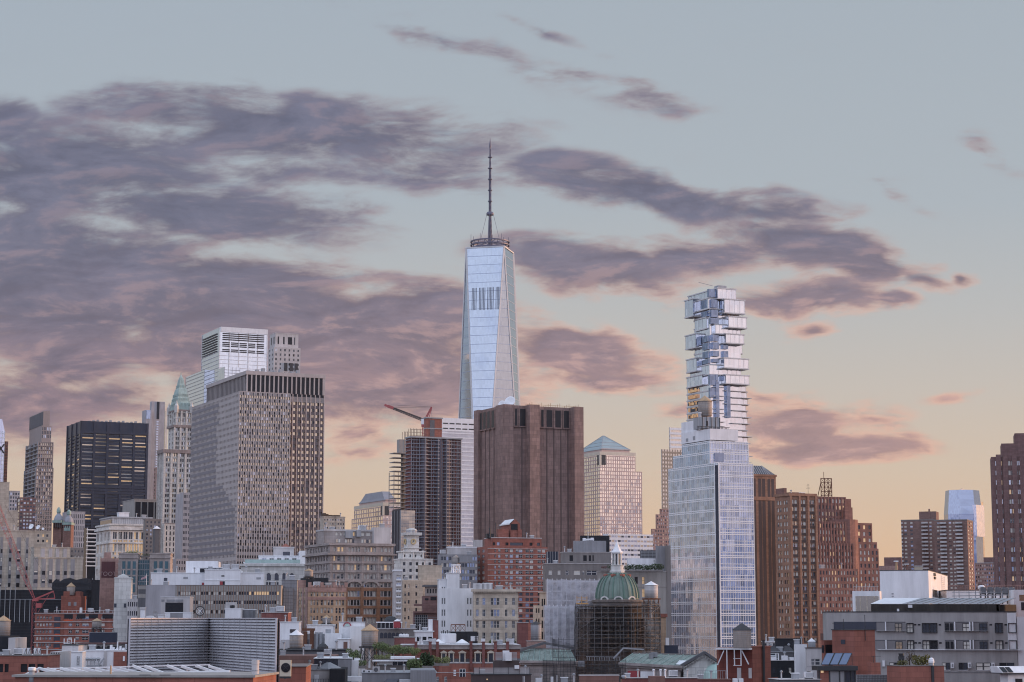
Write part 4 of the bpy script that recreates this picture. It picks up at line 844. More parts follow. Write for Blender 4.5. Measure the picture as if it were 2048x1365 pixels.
b = Bld('far_gridded_block', 'grey-pink low block with small square windows next to the tall brown tower', 'building', 1950, 1989, 1992, 1127, 1250, 'pink_brick', th=75, fL=fr(n=9, fp=7.5, wf=.55, hf=.5, st='', g='sbdd', yb=1180), cap='lilac_concrete'); b2 = Bld('', '', '', 1967, 1989, 1992, 1115, 1300, 'plum_brick', th=75, on=b)
b = Bld('brown_corner_tower', 'dark brown brick tower cut by the frame edge, paired pale windows', 'tower', 1981.8, 2088, 2095, 912.5, 750, 'plum_brick', th=78, fL=fr(px=[(1990, 1994), (1999, 2003), (2016, 2020), (2021.5, 2025.5), (2031, 2035), (2036.5, 2040.5), (2046, 2050)], fp=19.2, hf=.48, top=.45, g='bbssdl', st='W', yb=1180))
b2 = Bld('', '', '', 2002.5, 2088, 2095, 886, 752, 'plum_brick', th=78, on=b, z0=b.zt - .1, fL=fr(px=[(2015, 2019), (2021, 2025), (2030, 2034), (2036, 2040)], fp=19.2, hf=.48, top=1.3, g='dbd', st='W')); b3 = Bld('', '', '', 2029, 2088, 2095, 866, 756, 'plum_brick', th=78, on=b, z0=b2.zt - .1)
m = MB()
for x in (1996.5, 2010, 2028.5, 2043.5): y = b.ly(x); m.box(-.5, .05, y - .9, y + .9, 0, b.zt + .8)
m.build('pier_rib', 'plum_brick', b.root)

# ------------------------------------------------------------------ middle ground
# limestone courthouse
D = 900; CH = dict(g='ddvb', st='')
b = Bld('limestone_courthouse', 'large beige limestone courthouse with tall recessed window strips', 'courthouse', -60, -30, 102, 1062, D, 'limestone', cap='limestone', fR=fr(px=[(75, 79), (85, 89), (93, 97)], py=((1067, 1072), (1078, 1083)), rv=.4, g='lvdl', st=''))
def strips(t, px, y0, y1, m='pale_concrete'):
    t.add('recessed_strip', 'grey_panel' if m is None else m, *[(t.rx(a), t.rx(c), -.08, .3, t.z(y1), t.z(y0)) for a, c in px])
    R = [('R', t.rx(a) + .15, t.rx(c) - .15, t.z(y + 8), t.z(y), -.06) for y in range(int(y0) + 24, int(y1), 17) for a, c in px]
    t.put_windows(R, dict(g='dvdb', st='D'))
strips(b, ((2, 7), (19, 25), (35, 43), (53, 58)), 1074, 1170, 'grey_panel')
b2 = Bld('', '', '', 62, 68.6, 140.7, 1096, D - 18, 'limestone', on=b, cap='limestone'); strips(b2, ((83, 90), (98, 105), (112, 119), (127, 134)), 1097, 1116, 'lilac_concrete')
b3 = Bld('', '', '', 66, 76, 166, 1116.5, D - 26, 'limestone', on=b, cap='limestone'); strips(b3, ((68, 77), (84, 92), (98, 106), (113, 121), (128, 135), (142, 150)), 1118, 1175, 'grey_panel')
b4 = Bld('', '', '', 136, 140.8, 168, 1095.5, D + 6, 'grey_brown', on=b, fR=fr(n=4, py=((1101, 1105), (1111, 1115)), wf=.35, g='bdsd', st=''))
for x, r in ((63.6, 6), (77, 5), (86, 2.6)):
    p = at(x, 1058, D + 6); t_ = thing('dish_aerial', {6: 'largest white dish aerial on the limestone courthouse roof', 5: 'middle grey dish aerial on the limestone courthouse roof', 2.6: 'smallest white dish aerial on the limestone courthouse roof'}[r], 'dish aerial', (p.x, p.y, b.zt + .4), 0, 'dish aerials on the courthouse'); r *= D / F
    m = MB(); m.lathe([(.01, 0), (r * .6, r * .16), (r, r * .42), (r * .97, r * .46), (r * .5, r * .2), (.01, .12)], 20); d_ = m.build('reflector', 'white_metal', t_, (0, 0, r * 1.1), True); d_.rotation_euler = (R_(62), 0, R_(-30 if r > 1 else 10)); MB().bar((0, .6, 0), (0, .3, r * 1.1), .3).build('mount', 'grey_metal', t_)
# pale neoclassical block with lamps on
b = Bld('neoclassical_block', 'pale grey neoclassical block with two rows of glowing windows', 'office building', 193, 221.5, 318, 1051, 950, 'white_stone', fR=fr(px=[(226.5 + i * 10.6 + d_, 230 + i * 10.6 + d_) for i in range(8) for d_ in (0, 4)], py=((1064, 1078), (1080.5, 1084), (1088, 1103), (1105, 1110), (1114, 1126)), rv=.8, st='', cyc=lambda i, f, a, z: random.choice('ddbl') if z > 82 else random.choice('lllb')),
        fL=fr(n=4, k=2, py=((1064, 1081), (1088, 1104), (1112, 1130), (1136, 1150)), wf=.5, rv=.5, g='dd', st=''))
b.add('cornice', 'white_stone', (-1, b.Wd + .6, -1, b.L, b.z(1060), b.z(1055)), (-.5, b.Wd + .5, -.5, b.L, b.z(1087), b.z(1085)), (-.7, b.Wd, -.7, b.L, b.zt, b.zt + .8))
b2 = Bld('', '', '', 201, 225, 303, 1036, 956, 'pale_concrete', on=b, z0=b.zt); b2.mullions('grey_metal', 'R', 18, (), .3, 1, .15); b2.add('attic_glass', 'glass_dark', (-.2, .2, 1, b2.L - .5, b2.z(1049), b2.z(1039))); b2.add('roof_slab', 'grey_metal', (-.6, b2.Wd + .5, -.6, b2.L, b2.zt, b2.zt + .6))
p = at(238, 1035, 962); k = 962 / F; t_ = thing('rooftop_cube', 'white cube shed on the roof of the pale neoclassical block', 'roof shed', (p.x, p.y, b2.zt + .6), R_(25)); MB().box(0, 20 * k, 0, 4, 0, 8.5 * k).build('shed_wall', 'white_paint', t_); MB().box(-.2, 20 * k + .2, -.2, 4.2, 8.5 * k, 8.5 * k + .3).build('shed_roof', 'white_metal', t_)
b = Bld('dark_glass_box', 'square concrete box with tall dark glass bays above the pale neoclassical block', 'office building', 245.5, 269, 313, 1000, 1180, 'concrete', cap='concrete'); b.add('glass_bay', 'glass_black', *[(b.rx(x), b.rx(x + 10.5), -.1, .3, b.z(1037), b.z(1004)) for x in (271, 284, 297)]); b.add('glass_bay', 'glass_black', (b.rx(310), b.rx(312.5), -.1, .3, b.z(1037), b.z(1004)))
b = Bld('grey_infill_block', 'dull grey brick infill block with small paired windows beside the copper-spired tower', 'apartment building', 287, 291, 322, 1040, 900, 'grey_brown', fR=fr(n=4, fp=8, wf=.45, hf=.5, g='ddds', yb=1140), cap='grey_brown')
b2 = Bld('', '', '', 306, 310, 319, 1058, 890, 'dark_grey', on=b); m = MB(); m.prism([(-.5, -.5), (b2.Wd + .5, -.5), (b2.Wd + .5, b2.Wd), (-.5, b2.Wd)], b2.zt, b2.z(1052), [(b2.Wd / 2 - .05, b2.Wd / 2 - .3), (b2.Wd / 2 + .05, b2.Wd / 2 - .3), (b2.Wd / 2 + .05, b2.Wd / 2 - .2), (b2.Wd / 2 - .05, b2.Wd / 2 - .2)]); m.build('bulkhead_roof', 'white_paint', b.root, b2.off)
# sign wall, stone building with teal windows, flag
D = 720; b = Bld('painted_sign_building', 'pinkish building side wall carrying a faded dark red painted sign', 'building', 190, 201.5, 237, 1117, D, 'pink_brick', th=12)
b2 = Bld('', '', '', 205, 209, 222, 1105, D + 3, 'pink_brick', on=b, th=12)
mat('sign_red', (.10, .04, .045), .8, .3); b.add('painted_sign', 'sign_red', (b.rx(203.7), b.rx(231), -.06, .1, b.z(1156), b.z(1123.6)))
def text(s, size, loc, parent, m, rz=0, ex=.03, name='lettering', align='CENTER'):
    cu = bpy.data.curves.new(name, 'FONT'); cu.body = s; cu.size = size; cu.extrude = ex; cu.align_x = align; tmp = bpy.data.objects.new('tmp', cu); COL.objects.link(tmp)
    me = bpy.data.meshes.new_from_object(tmp.evaluated_get(bpy.context.evaluated_depsgraph_get())); bpy.data.objects.remove(tmp); bpy.data.curves.remove(cu); me.materials.clear(); me.materials.append(MATS[m])
    o = link(name, me, parent, loc); o.rotation_euler = (R_(90), 0, rz); return o
mat('sign_paint', (.33, .24, .24), .8, .3); text('TOOT', 2.1, (b.rx(216.5), -.12, b.z(1152)), b.root, 'sign_paint')
D = 705; mat('teal_glass', (.06, .125, .15), .2, .3, metal=.4)
b = Bld('teal_window_building', 'brown stone building with tall teal windows, rooftop planting and a flag in its glass recess', 'office building', 228, 237, 341, 1119, D, 'greystone', th=6)
for xl, xc, xr, yt in ((229, 237.5, 276, 1109), (293, 300, 341, 1109)):
    t = Bld('', '', '', xl, xc, xr, yt, D - 3, 'greystone', on=b, th=6, cap='greystone'); t.add('cornice', 'greystone', (-.3, t.Wd + .3, -.3, .1, t.z(1117), t.z(1115)))
    for i in range(3):
        x = t.rx(xc + (xr - xc) * (.2 + .27 * i)); w_ = t.Wd * .16; t.add('window', 'teal_glass', (x, x + w_, -.08, .3, t.z(1185), t.z(1123))); o = t.add('spandrel', 'greystone', *[(x, x + w_, -.14, .1, t.z(y + 3), t.z(y)) for y in (1138, 1150, 1166)])
b.add('glass_recess', 'teal_glass', (b.rx(276), b.rx(299.5), -.1, .3, b.z(1185), b.z(1121))); b.mullions('grey_metal', 'R', px=[276 + i * 4.6 for i in range(6)], zs=[b.z(y) for y in (1128, 1140, 1152, 1164)], tv=.15, d=.2)
p = at(292.5, 1172, 690); t_ = thing('flag', 'small striped flag on a white pole before the teal-windowed building', 'flag', p); p0 = p.copy(); h_ = 24 * 690 / F; MB().lathe([(.1, 0), (.06, h_)], 8).build('pole', 'white_metal', t_)
m = MB(); [m.poly((-.1 - .45 * i, .12 * (-1) ** i, h_ * .62 - .15 * i), (-.1 - .45 * (i + 1), .12 * (-1) ** (i + 1), h_ * .62 - .15 * (i + 1)), (-.1 - .45 * (i + 1), .12 * (-1) ** (i + 1), h_ * .82 - .2 * (i + 1)), (-.1 - .45 * i, .12 * (-1) ** i, h_ * .82 - .2 * i)) for i in range(4)]; mat('flag_cloth', (.45, .30, .33), .8, .2); m.build('cloth', 'flag_cloth', t_)
b = Bld('square_stone_block', 'blank pale stone block with a rounded top, beside the black netted building', 'building', 225, 229, 262, 1158, 640, 'white_stone', th=8, cap='white_stone'); m = MB(); m.lathe([(b.Wd * .36, 0), (b.Wd * .3, .5), (b.Wd * .12, .9), (.15, 1.1), (.12, 2.2), (.01, 2.4)], 16, b.Wd / 2, b.Wd / 2); m.build('cap_dome', 'white_stone', b.root, b.off + Vector((0, 0, b.zt + .5))); b.add('window', 'glass_dark', (b.rx(229.5), b.rx(234.5), -.05, .2, b.z(1215.5), b.z(1207.5))); b.add('window', 'glass_dark', (b.rx(249), b.rx(254), -.05, .2, b.z(1215.5), b.z(1207.5)))
b2 = Bld('', '', '', 250, 255, 276, 1198, 630, 'pale_concrete', on=b, th=8, fR=fr(n=5, fp=18, wf=.55, hf=.5, g='ddv', yb=1240))
# black netted building
D = 760; b = Bld('netted_building', 'building draped wholly in black debris netting with pale scaffold poles', 'construction site', -40, -20, 190, 1180, D, 'black_net', th=10); b2 = Bld('', '', '', 180, 184, 226, 1160, D - 6, 'black_net', on=b, th=10); b3 = Bld('', '', '', 100, 106, 184, 1166, D + 20, 'black_net', on=b, th=10)
pl = MB()
for i, x in enumerate(range(0, 70, 10)): z0_ = b.z(1245); pl.bar((b.rx(x + 1), -.6, z0_), (b.rx(x + 1), -.6, b.z(1173 if i < 4 else 1199)), .22)
for x in (156, 174, 184.5, 194.5, 205, 215, 225.5): z_ = 1190 if x > 180 else 1199; pl.bar((b.rx(x), -2.2, b.z(1222 if x < 180 else 1190)), (b.rx(x), -2.2, b.z(1156 if x > 180 else 1199)), .22)
for y in (1199,): pl.bar((b.rx(0), -.6, b.z(y)), (b.rx(170), -.6, b.z(y)), .15)
hl = MB()
for y in range(1176, 1300, 6): hl.bar((b.rx(-20), -.25, b.z(y)), (b.rx(188), -.25, b.z(y)), .07)
pl.build('scaffold_pole_grille', 'grey_metal', b.root); hl.build('net_seam', 'dark_metal', b.root)
m = MB(); pts = [(104, 1166), (112, 1158), (120, 1163), (128, 1158), (140, 1156), (152, 1160), (166, 1157), (176, 1156), (183, 1161)]
for i in range(len(pts) - 1):
    (x0, y0), (x1, y1) = pts[i], pts[i + 1]; m.poly((b3.rx(x0), -.3, b3.z(1180)), (b3.rx(x1), -.3, b3.z(1180)), (b3.rx(x1), .8, b3.z(y1)), (b3.rx(x0), .8, b3.z(y0))); m.poly((b3.rx(x0), .8, b3.z(y0)), (b3.rx(x1), .8, b3.z(y1)), (b3.rx(x1), 9, b3.z(y1 + 5)), (b3.rx(x0), 9, b3.z(y0 + 5)))
m.build('net_drape', 'black_net', b.root, b3.off)
# red lattice crane
D = 720; t_ = thing('tower_crane', 'red lattice crane with boom rising steeply out of the frame beside the limestone courthouse', 'crane', (at(69, 1235, D).x, D, 0)); P = lambda x, y, d=0: Vector((at(x, y, D + d).x - t_.location.x, d, at(x, y, D + d).z))
m = MB(); lat(m, (0, 0, 20), P(69, 1199), 1.4, 1.4, 14, .075); m.build('mast_lattice', 'crane_red', t_)
m = MB(); lat(m, P(69, 1199), P(44, 1140), .5, 1.8, 6, .075); lat(m, P(44, 1140), P(-10, 1002), 1.8, 1.8, 13, .075); m.build('boom_lattice', 'crane_red', t_)
m = MB(); m.bar(P(69, 1199), P(107, 1183), .5).bar(P(69, 1199), P(110, 1197), .4).bar(P(100, 1186), P(76, 1225), .15).bar(P(107, 1183), P(110, 1197), .2); m.build('counter_jib', 'crane_red', t_); m = MB(); m.bar(P(107, 1183), P(10, 1010), .06).bar(P(69, 1199), P(5, 1035), .06); m.build('hoist_cable', 'dark_metal', t_)
m = MB(); m.box(-.8, 1.2, -1, 1, P(69, 1203).z, P(69, 1199).z).box(.5, 2.5, -.8, .8, P(69, 1216).z, P(69, 1207).z); m.build('cab', 'crane_red', t_)
# arched window building with roof terraces; white industrial sheds; ribbon window office
b = Bld('arched_window_building', 'cream stone building with a row of round-arched windows and white roof terraces', 'building', 470, 482, 620, 1133, 640, 'white_stone', th=8, cap='white_stone', ch=.8, co=.4)
m = MB(); fr_ = MB(); mat('recess_dark', (.05, .05, .06), .6, .2)
for i, x in enumerate((537.5, 553, 568.5, 584)):
    X_ = b.rx(x); r = 4.6 * 640 / F; pts = [(X_ - r, b.z(1161))] + [(X_ - r * math.cos(a), b.z(1150) + r * math.sin(a)) for a in [math.pi * k / 10 for k in range(11)]] + [(X_ + r, b.z(1161))]
    MB().poly(*[(x_, -.05, z_) for x_, z_ in pts]).build('arched_window', 'glass_dark', b.root)
    for k in range(12):
        if k: fr_.bar((pts[k - 1][0] * 1.0, -.12, pts[k - 1][1]), (pts[k][0], -.12, pts[k][1]), .35)
fr_.build('arch_molding', 'white_stone', b.root)
b.put_windows([('R', b.rx(x), b.rx(x + 3.5), b.z(1170), b.z(1164.5), -.03) for x in (533, 538.5, 548.5, 554, 566, 571, 582, 587)], dict(g='dv', st='D'))
for xl, xc, xr, yt, yb, mt in ((472, 488, 612, 1126, 1133, 'white_paint'), (505, 518, 612, 1113, 1126, 'white_paint')): 
    t = Bld('', '', '', xl, xc, xr, yt, 646 + (1133 - yt) * .4, mt, on=b, th=8, z0=EYE + ray(1024, yb)[1] * 646 - .5, cap='white_metal', ch=.25, co=.2); t.put_windows([('R', t.rx(x), t.rx(x + 9), t.z(yb - .5), t.z(yt + 3.5), -.04) for x in range(xc + 6, 606, 15)], dict(g='dsv', st='G'))
t = Bld('', '', '', 541, 548, 588, 1097, 658, 'pale_concrete', on=b, th=8, cap='pale_concrete', z0=60); t.add('doorway', 'glass_dark', (t.rx(566), t.rx(580), -.05, .2, t.z(1112), t.z(1104))); m = MB(); m.prism([(0, 0), (3, 0), (3, 3), (0, 3)], t.zt, t.zt + 1.1, [(1.4, 1.4), (1.6, 1.4), (1.6, 1.6), (1.4, 1.6)]); m.build('roof_cap', 'red_brick', b.root, t.off + Vector((t.Wd * .35, .5, .5)))
t = Bld('', '', '', 597, 600, 612, 1102, 650, 'white_paint', on=b, th=8, z0=60)
m = MB(); m.box(t.rx(490), t.rx(600), -3, -2.9, b.zt + 1.2, b.zt + 2.3); mat('rail_glass', (.35, .48, .45), .2, .2, metal=.4); m.build('glass_rail', 'rail_glass', b.root, t.off)
D = 530; b = Bld('white_metal_shed', 'long white metal-clad rooftop plant building with stepped roof heights', 'industrial building', 295, 302, 409.5, 1147, D, 'white_paint', th=5)
t = Bld('', '', '', 408, 409.5, 481, 1140.5, D - 2, 'white_paint', on=b, th=5); u = Bld('', '', '', 480, 481, 527.5, 1147, D + 1, 'white_paint', on=b, th=5); v = Bld('', '', '', 370, 372, 436, 1122.5, D + 12, 'white_paint', on=b, th=5)
for q_ in (b, t, u): q_.add('roof_trim', 'white_metal', (-.1, q_.Wd + .1, -.12, .3, q_.zt, q_.zt + .2)); q_.mullions('frame_bright', 'R', int(q_.Wd / 1.2), (), .04, 1, .02, name='cladding_rib')
b.add('vent', 'grey_metal', (b.rx(367), b.rx(376), -.06, .1, b.z(1158), b.z(1154))); u.add('vent', 'grey_metal', (u.rx(513), u.rx(522), -.06, .1, u.z(1159), u.z(1155))); t.add('vent', 'dark_metal', (t.rx(443), t.rx(449), -.06, .1, t.z(1153.5), t.z(1151)))
mat('door_red', (.32, .05, .06), .5, .1); b.add('door', 'door_red', (b.rx(404), b.rx(408.5), -.06, .1, b.z(1171.5), b.z(1165.5))); t.add('door', 'door_red', (t.rx(440), t.rx(446), -.06, .1, t.z(1171.5), t.z(1163))); t.add('doorway', 'glass_black', (t.rx(446), t.rx(450), -.07, .1, t.z(1171.5), t.z(1163))); t.add('band', 'white_metal', (0, t.Wd, -.12, .1, t.z(1161.5), t.z(1160.5))); b.add('window', 'glass_dark', (b.rx(328), b.rx(335), -.05, .1, b.z(1171), b.z(1156)))
p = at(400, 1140, D + 5); t_ = thing('cooling_duct', 'round grey duct with a dark square mouth on the white metal shed roof', 'duct', (p.x, p.y, b.zt + .1), R_(5)); h_ = 11 * D / F; m = MB(); m.box(0, 1.6, 0, 1.5, 0, h_ * .9); m.build('mouth', 'glass_black', t_); m = MB(); [m.lathe([(.62, .1), (.62, h_)], 14, 2.3 + i * 1.15, .9) for i in range(4)]; m.build('duct_rib', 'grey_metal', t_); MB().box(-.1, 6.6, -.1, 1.8, h_, h_ + .1).build('lid', 'white_metal', t_)
D = 490; b = Bld('ribbon_window_office', 'grey-brown concrete office slab with ribbon windows and thin vertical fins', 'office building', 270, 276, 562, 1171.5, D, 'concrete', th=3, cap='grey_brown', ch=.15, co=.08, fR=fr(px=[(357 + i * 5.06, 361 + i * 5.06) for i in range(40)], py=((1183.5, 1190), (1201.5, 1208.5), (1220.5, 1227.5)), rv=.15, g='vvdbbdd', st='', cyc=lambda i, f, a, z: random.choice('lld') if z > 51.3 and a > 26 else random.choice('vvdbbd')))
b.mullions('tan_brick', 'R', px=[356 + i * 5.06 for i in range(41)], tv=.09, d=.1, name='fin_rib'); b.add('blank_wall', 'lilac_concrete', (b.rx(292), b.rx(351), -.12, .1, 0, b.zt + .1)); b.add('grey_bay', 'dark_grey', (b.rx(277), b.rx(291.5), -.05, .1, b.z(1188), b.z(1179)), (b.rx(277), b.rx(291.5), -.05, .1, b.z(1215), b.z(1196)))
D = 470; b = Bld('grey_clad_building', 'narrow grey metal-clad building between ribbon-window office and pink brick lofts', 'building', 560, 564, 594, 1160.5, D + 30, 'grey_panel', th=5, cap='grey_metal', ch=.1); b.mullions('dark_grey', 'R', 5, [b.z(y) for y in range(1168, 1250, 8)], .04, .05, .03, name='joint'); t = Bld('', '', '', 564, 567, 587, 1177, D + 28, 'grey_panel', on=b, th=5); t.mullions('dark_grey', 'R', 4, [t.z(y) for y in range(1184, 1250, 7)], .04, .05, .03, name='joint')
# ornate corner block
D = 600; BX = [(667.5, 671.5), (675, 681), (683, 688), (697, 701), (703, 707.5), (709.5, 713.5), (715.5, 720), (729, 733), (735, 739.5), (741.5, 745.5), (747.5, 752), (762, 766.5), (769, 775), (777.5, 782)]
PY = ((1094, 1103), (1112, 1121.5), (1129, 1140), (1147.5, 1157.5), (1166, 1174), (1182.5, 1193), (1200.5, 1211), (1218, 1228.5), (1236, 1247))
def ocyc(i, f, a, z): return (random.choice('bbbbld') if z > 60 else random.choice('bsbdd')) if (f == 'R' and z > 52) else random.choice('ddbv')  # pale and glowing panes stand in for bright reflections here
b = Bld('ornate_corner_block', 'tall ornate stone corner block with arches, its lower storeys rust brown', 'office building', 611, 660.4, 787, 1091, D, 'greystone', th=22, fR=fr(px=BX, py=PY, rv=.5, st='W', cyc=ocyc), fL=fr(px=[(615 + i * 5.4, 618 + i * 5.4) for i in range(8)], py=PY[:5], rv=.4, g='ddbv', st=''))
w_, l_ = b.Wd, b.L
b.add('cornice', 'greystone', (-.5, w_ + .5, -.5, l_, b.zt, b.zt + .7), (-1.0, w_ + .8, -1.0, l_, b.z(1110), b.z(1107)), (-.35, w_ + .3, -.35, l_, b.z(1127), b.z(1125)), (-.3, w_ + .3, -.3, l_, b.z(1145), b.z(1143.5)), (-.5, w_ + .4, -.5, l_, b.z(1163.5), b.z(1160)))
zc = b.z(1175); m = MB()
for a, c in ((660.8, 666), (689.5, 695.5), (721.5, 727.5), (753.5, 760.5), (783.5, 786.6)): m.box(b.rx(a), b.rx(c), -.35, .1, 0, zc)
m.build('brown_pier', 'ochre_brick', b.root); m = MB()
for y0, y1 in ((1175.2, 1181.5), (1194, 1199.5), (1212, 1217), (1229.5, 1235)): m.box(b.rx(666), b.rx(783.5), -.16, .05, b.z(y1), b.z(y0))
m.build('spandrel', 'ochre_brick', b.root); m = MB()
for x in (660.8, 690, 723, 755, 784): m.box(b.rx(x), b.rx(x + 3), -.22, .05, b.z(1160), b.z(1111))
m.build('pilaster_rib', 'greystone', b.root); m = MB()
for x0, x1 in ((693, 724), (726, 757)):
    X0, X1 = b.rx(x0), b.rx(x1); c = (X0 + X1) / 2; r = (X1 - X0) / 2; 
    for k in range(14): 
        a0, a1 = math.pi * k / 14, math.pi * (k + 1) / 14; m.bar((c - r * math.cos(a0), -.3, b.z(1172) + 1.55 * math.sin(a0)), (c - r * math.cos(a1), -.3, b.z(1172) + 1.55 * math.sin(a1)), .6)
m.build('arch_molding', 'greystone', b.root)
t = Bld('', '', '', 633, 649, 762, 1062, D + 4, 'greystone', on=b, th=22, z0=b.zt, fR=fr(px=[(671, 676), (680, 684), (687, 695), (702, 709.5), (722, 729.5), (732.5, 741)], py=((1064, 1071),), rv=.3, g='blwbl', st='F'), cap='pale_concrete'); t.put_windows([('R', t.rx(x), t.rx(x + 3.6), t.z(1085), t.z(1078.5), -.05) for x in (672, 677, 690, 695, 700, 705, 723, 728, 733, 738)], dict(g='wdwb', st=''))
t2 = Bld('', '', '', 742, 748, 782, 1055, D + 8, 'pale_concrete', on=b, th=22, z0=b.zt); t.add('roof_tank', 'grey_metal', (t.rx(690), t.rx(704), -.9, .3, t.z(1076), t.z(1062)), (t.rx(712), t.rx(720), -1.2, .3, t.z(1073), t.z(1060)))
# pink and yellow loft building
D = 520; b = Bld('crenellated_loft_building', 'yellow and pink brick loft building with a notched parapet and three window groups', 'loft building', 586, 616.5, 692, 1175, D, 'yellow_brick', th=20, fR=fr(px=[(621.5, 625), (627.5, 631), (634, 637), (642, 646.5), (649, 653.5), (656, 660), (662.5, 667), (672, 675.5), (678.5, 682), (685, 688.5)], py=((1185, 1193), (1200.5, 1211), (1216, 1226.5), (1232, 1242), (1248, 1258)), rv=.35, g='sbsdbd', st='W'), fL=fr(px=[(592, 594), (598, 600.5), (601.5, 604), (608.5, 610.5)], fp=15.6, top=.55, hf=.62, rv=.25, g='vd', st='', yb=1270))
b.add('upper_wall', 'pink_brick', (-.12, b.Wd + .1, -.14, .1, b.z(1184), b.zt), (-.12, b.Wd + .1, -.14, .1, b.z(1200), b.z(1194))); b.add('side_wall', 'pink_brick', *[(-.1, .05, b.ly(x0), b.ly(x1), 0, b.zt) for x1, x0 in ((586.5, 591.5), (594.5, 597.5), (604.6, 608), (611, 616))]); m = MB()
for i in range(13): x = b.Wd * i / 12.5; m.box(x, x + (.5 if i % 4 else .8), -.2, .3, b.zt, b.zt + (.55 if i % 4 else 1.3))
m.build('crenel_trim', 'pink_brick', b.root); t = Bld('', '', '', 590, 592, 613.5, 1160.5, D + 10, 'pink_brick', on=b, th=20)
t.add('black_awning', 'black_net', (t.rx(612), t.rx(655), -1, 6, t.z(1174), t.z(1156)))
# clock tower
D = 700; b = Bld('clock_tower_building', 'pale stone building with a square clock tower, gilt clock faces and domed lantern', 'clock tower', 788, 802, 866, 1120, D, 'white_stone', th=22, cap='white_stone', fR=fr(n=5, fp=13, wf=.4, hf=.5, g='ddv', yb=1160))
t = Bld('', '', '', 796, 804, 848, 1105, D + 3, 'white_stone', on=b, th=22, cap='white_stone', co=.5, fR=fr(n=4, fp=12, wf=.25, hf=.45, g='v', st='')); s_ = Bld('', '', '', 808, 815, 838, 1071, D + 6, 'white_stone', on=b, th=22, cap='white_stone', co=.8, ch=1.0, z0=t.zt)
s_.add('ledge', 'white_stone', (-.6, s_.Wd + .6, -.6, s_.L + .6, s_.z(1097), s_.z(1095.5))); cw, cl = s_.Wd / 2, s_.L / 2; m = MB(); n_ = 8; pr = [(cw * .85, s_.zt + 1), (cw * .85, s_.z(1062)), (cw * .95, s_.z(1061.5)), (cw * .95, s_.z(1060.5)), (cw * .75, s_.z(1058)), (cw * .35, s_.z(1056.5)), (.01, s_.z(1056))]
m.lathe(pr, n_, cw, cl, math.pi / 8); m.build('lantern', 'white_stone', b.root, s_.off); m = MB(); [m.box(cw + cw * .86 * math.cos(a) - .3, cw + cw * .86 * math.cos(a) + .3, cl + cw * .86 * math.sin(a) - .3, cl + cw * .86 * math.sin(a) + .3, s_.zt + 1.2, s_.z(1063)) for a in [math.pi / 4 * k for k in range(8)]]; m.build('lantern_window_pane', 'glass_sky', b.root, s_.off)
mat('gilt', (.62, .47, .24), .4, .15, metal=.3); mat('clock_ivory', (.55, .50, .40), .5, .1)
for face in 'RL':
    o = link('clock_face', None, b.root, s_.off + (Vector((cw, -.12, s_.z(1083.5))) if face == 'R' else Vector((-.12, cl, s_.z(1083.5)))), 0 if face == 'R' else R_(-90)); r = 5.0 * D / F
    me = MB(); me.lathe([(r * .94, 0), (r * .94, .1), (.01, .1)], 24); x = me.build('dial', 'clock_ivory', o); x.rotation_euler = (R_(90), 0, 0); me = MB(); [me.bar((r * math.cos(a), -.16, r * math.sin(a)), (r * math.cos(a + .27), -.16, r * math.sin(a + .27)), .24) for a in [k * .2618 for k in range(24)]]; [me.bar((r * .68 * math.cos(a), -.14, r * .68 * math.sin(a)), (r * .9 * math.cos(a), -.14, r * .9 * math.sin(a)), .1) for a in [k * .5236 for k in range(12)]]; me.build('numeral_border', 'gilt', o)
    me = MB(); me.bar((0, -.2, 0), (r * .1, -.2, r * .75), .1).bar((0, -.2, 0), (-r * .42, -.2, -r * .25), .13); me.build('hands_trim', 'dark_metal', o)
m = MB(); [m.lathe([(.35, 0), (.35, 2.2), (.1, 3), (.01, 3.4)], 8, x * t.Wd, -.1) for x in (.05, .5, .95)]; m.build('statue_border', 'white_stone', b.root, t.off + Vector((0, 0, b.zt + .5)))
# cream block, thin white balcony block, white painted brick block, tan block, red apartment tower and neighbours
b = Bld('cream_side_wall_block', 'cream windowless-sided block below the clock tower with small paired windows', 'apartment building', 800, 806, 846, 1160.5, 590, 'cream', th=8, fR=fr(px=[(809, 812), (816, 819.4), (831, 834.5)], fp=15.5, top=.55, hf=.45, rv=.2, g='dvbd', st='D', yb=1255)); Bld('', '', '', 836, 838, 884, 1132, 600, 'cream', th=8, on=b, cap='cream', ch=.2); 
b = Bld('white_balcony_strip', 'thin white building with a column of glass balconies beside the ornate corner block', 'apartment building', 784, 787.5, 804, 1143, 575, 'pale_concrete', th=5, cap='white_paint', fR=fr(px=[(793, 802)], fp=11.5, hf=.75, top=.7, rv=.4, g='sdd', st='G', yb=1255)); b.add('balcony_rail_slat', 'white_metal', *[(b.rx(792.5), b.rx(802.5), -.9, -.8, b.z(1161 + i * 11.5), b.z(1158 + i * 11.5)) for i in range(8)])
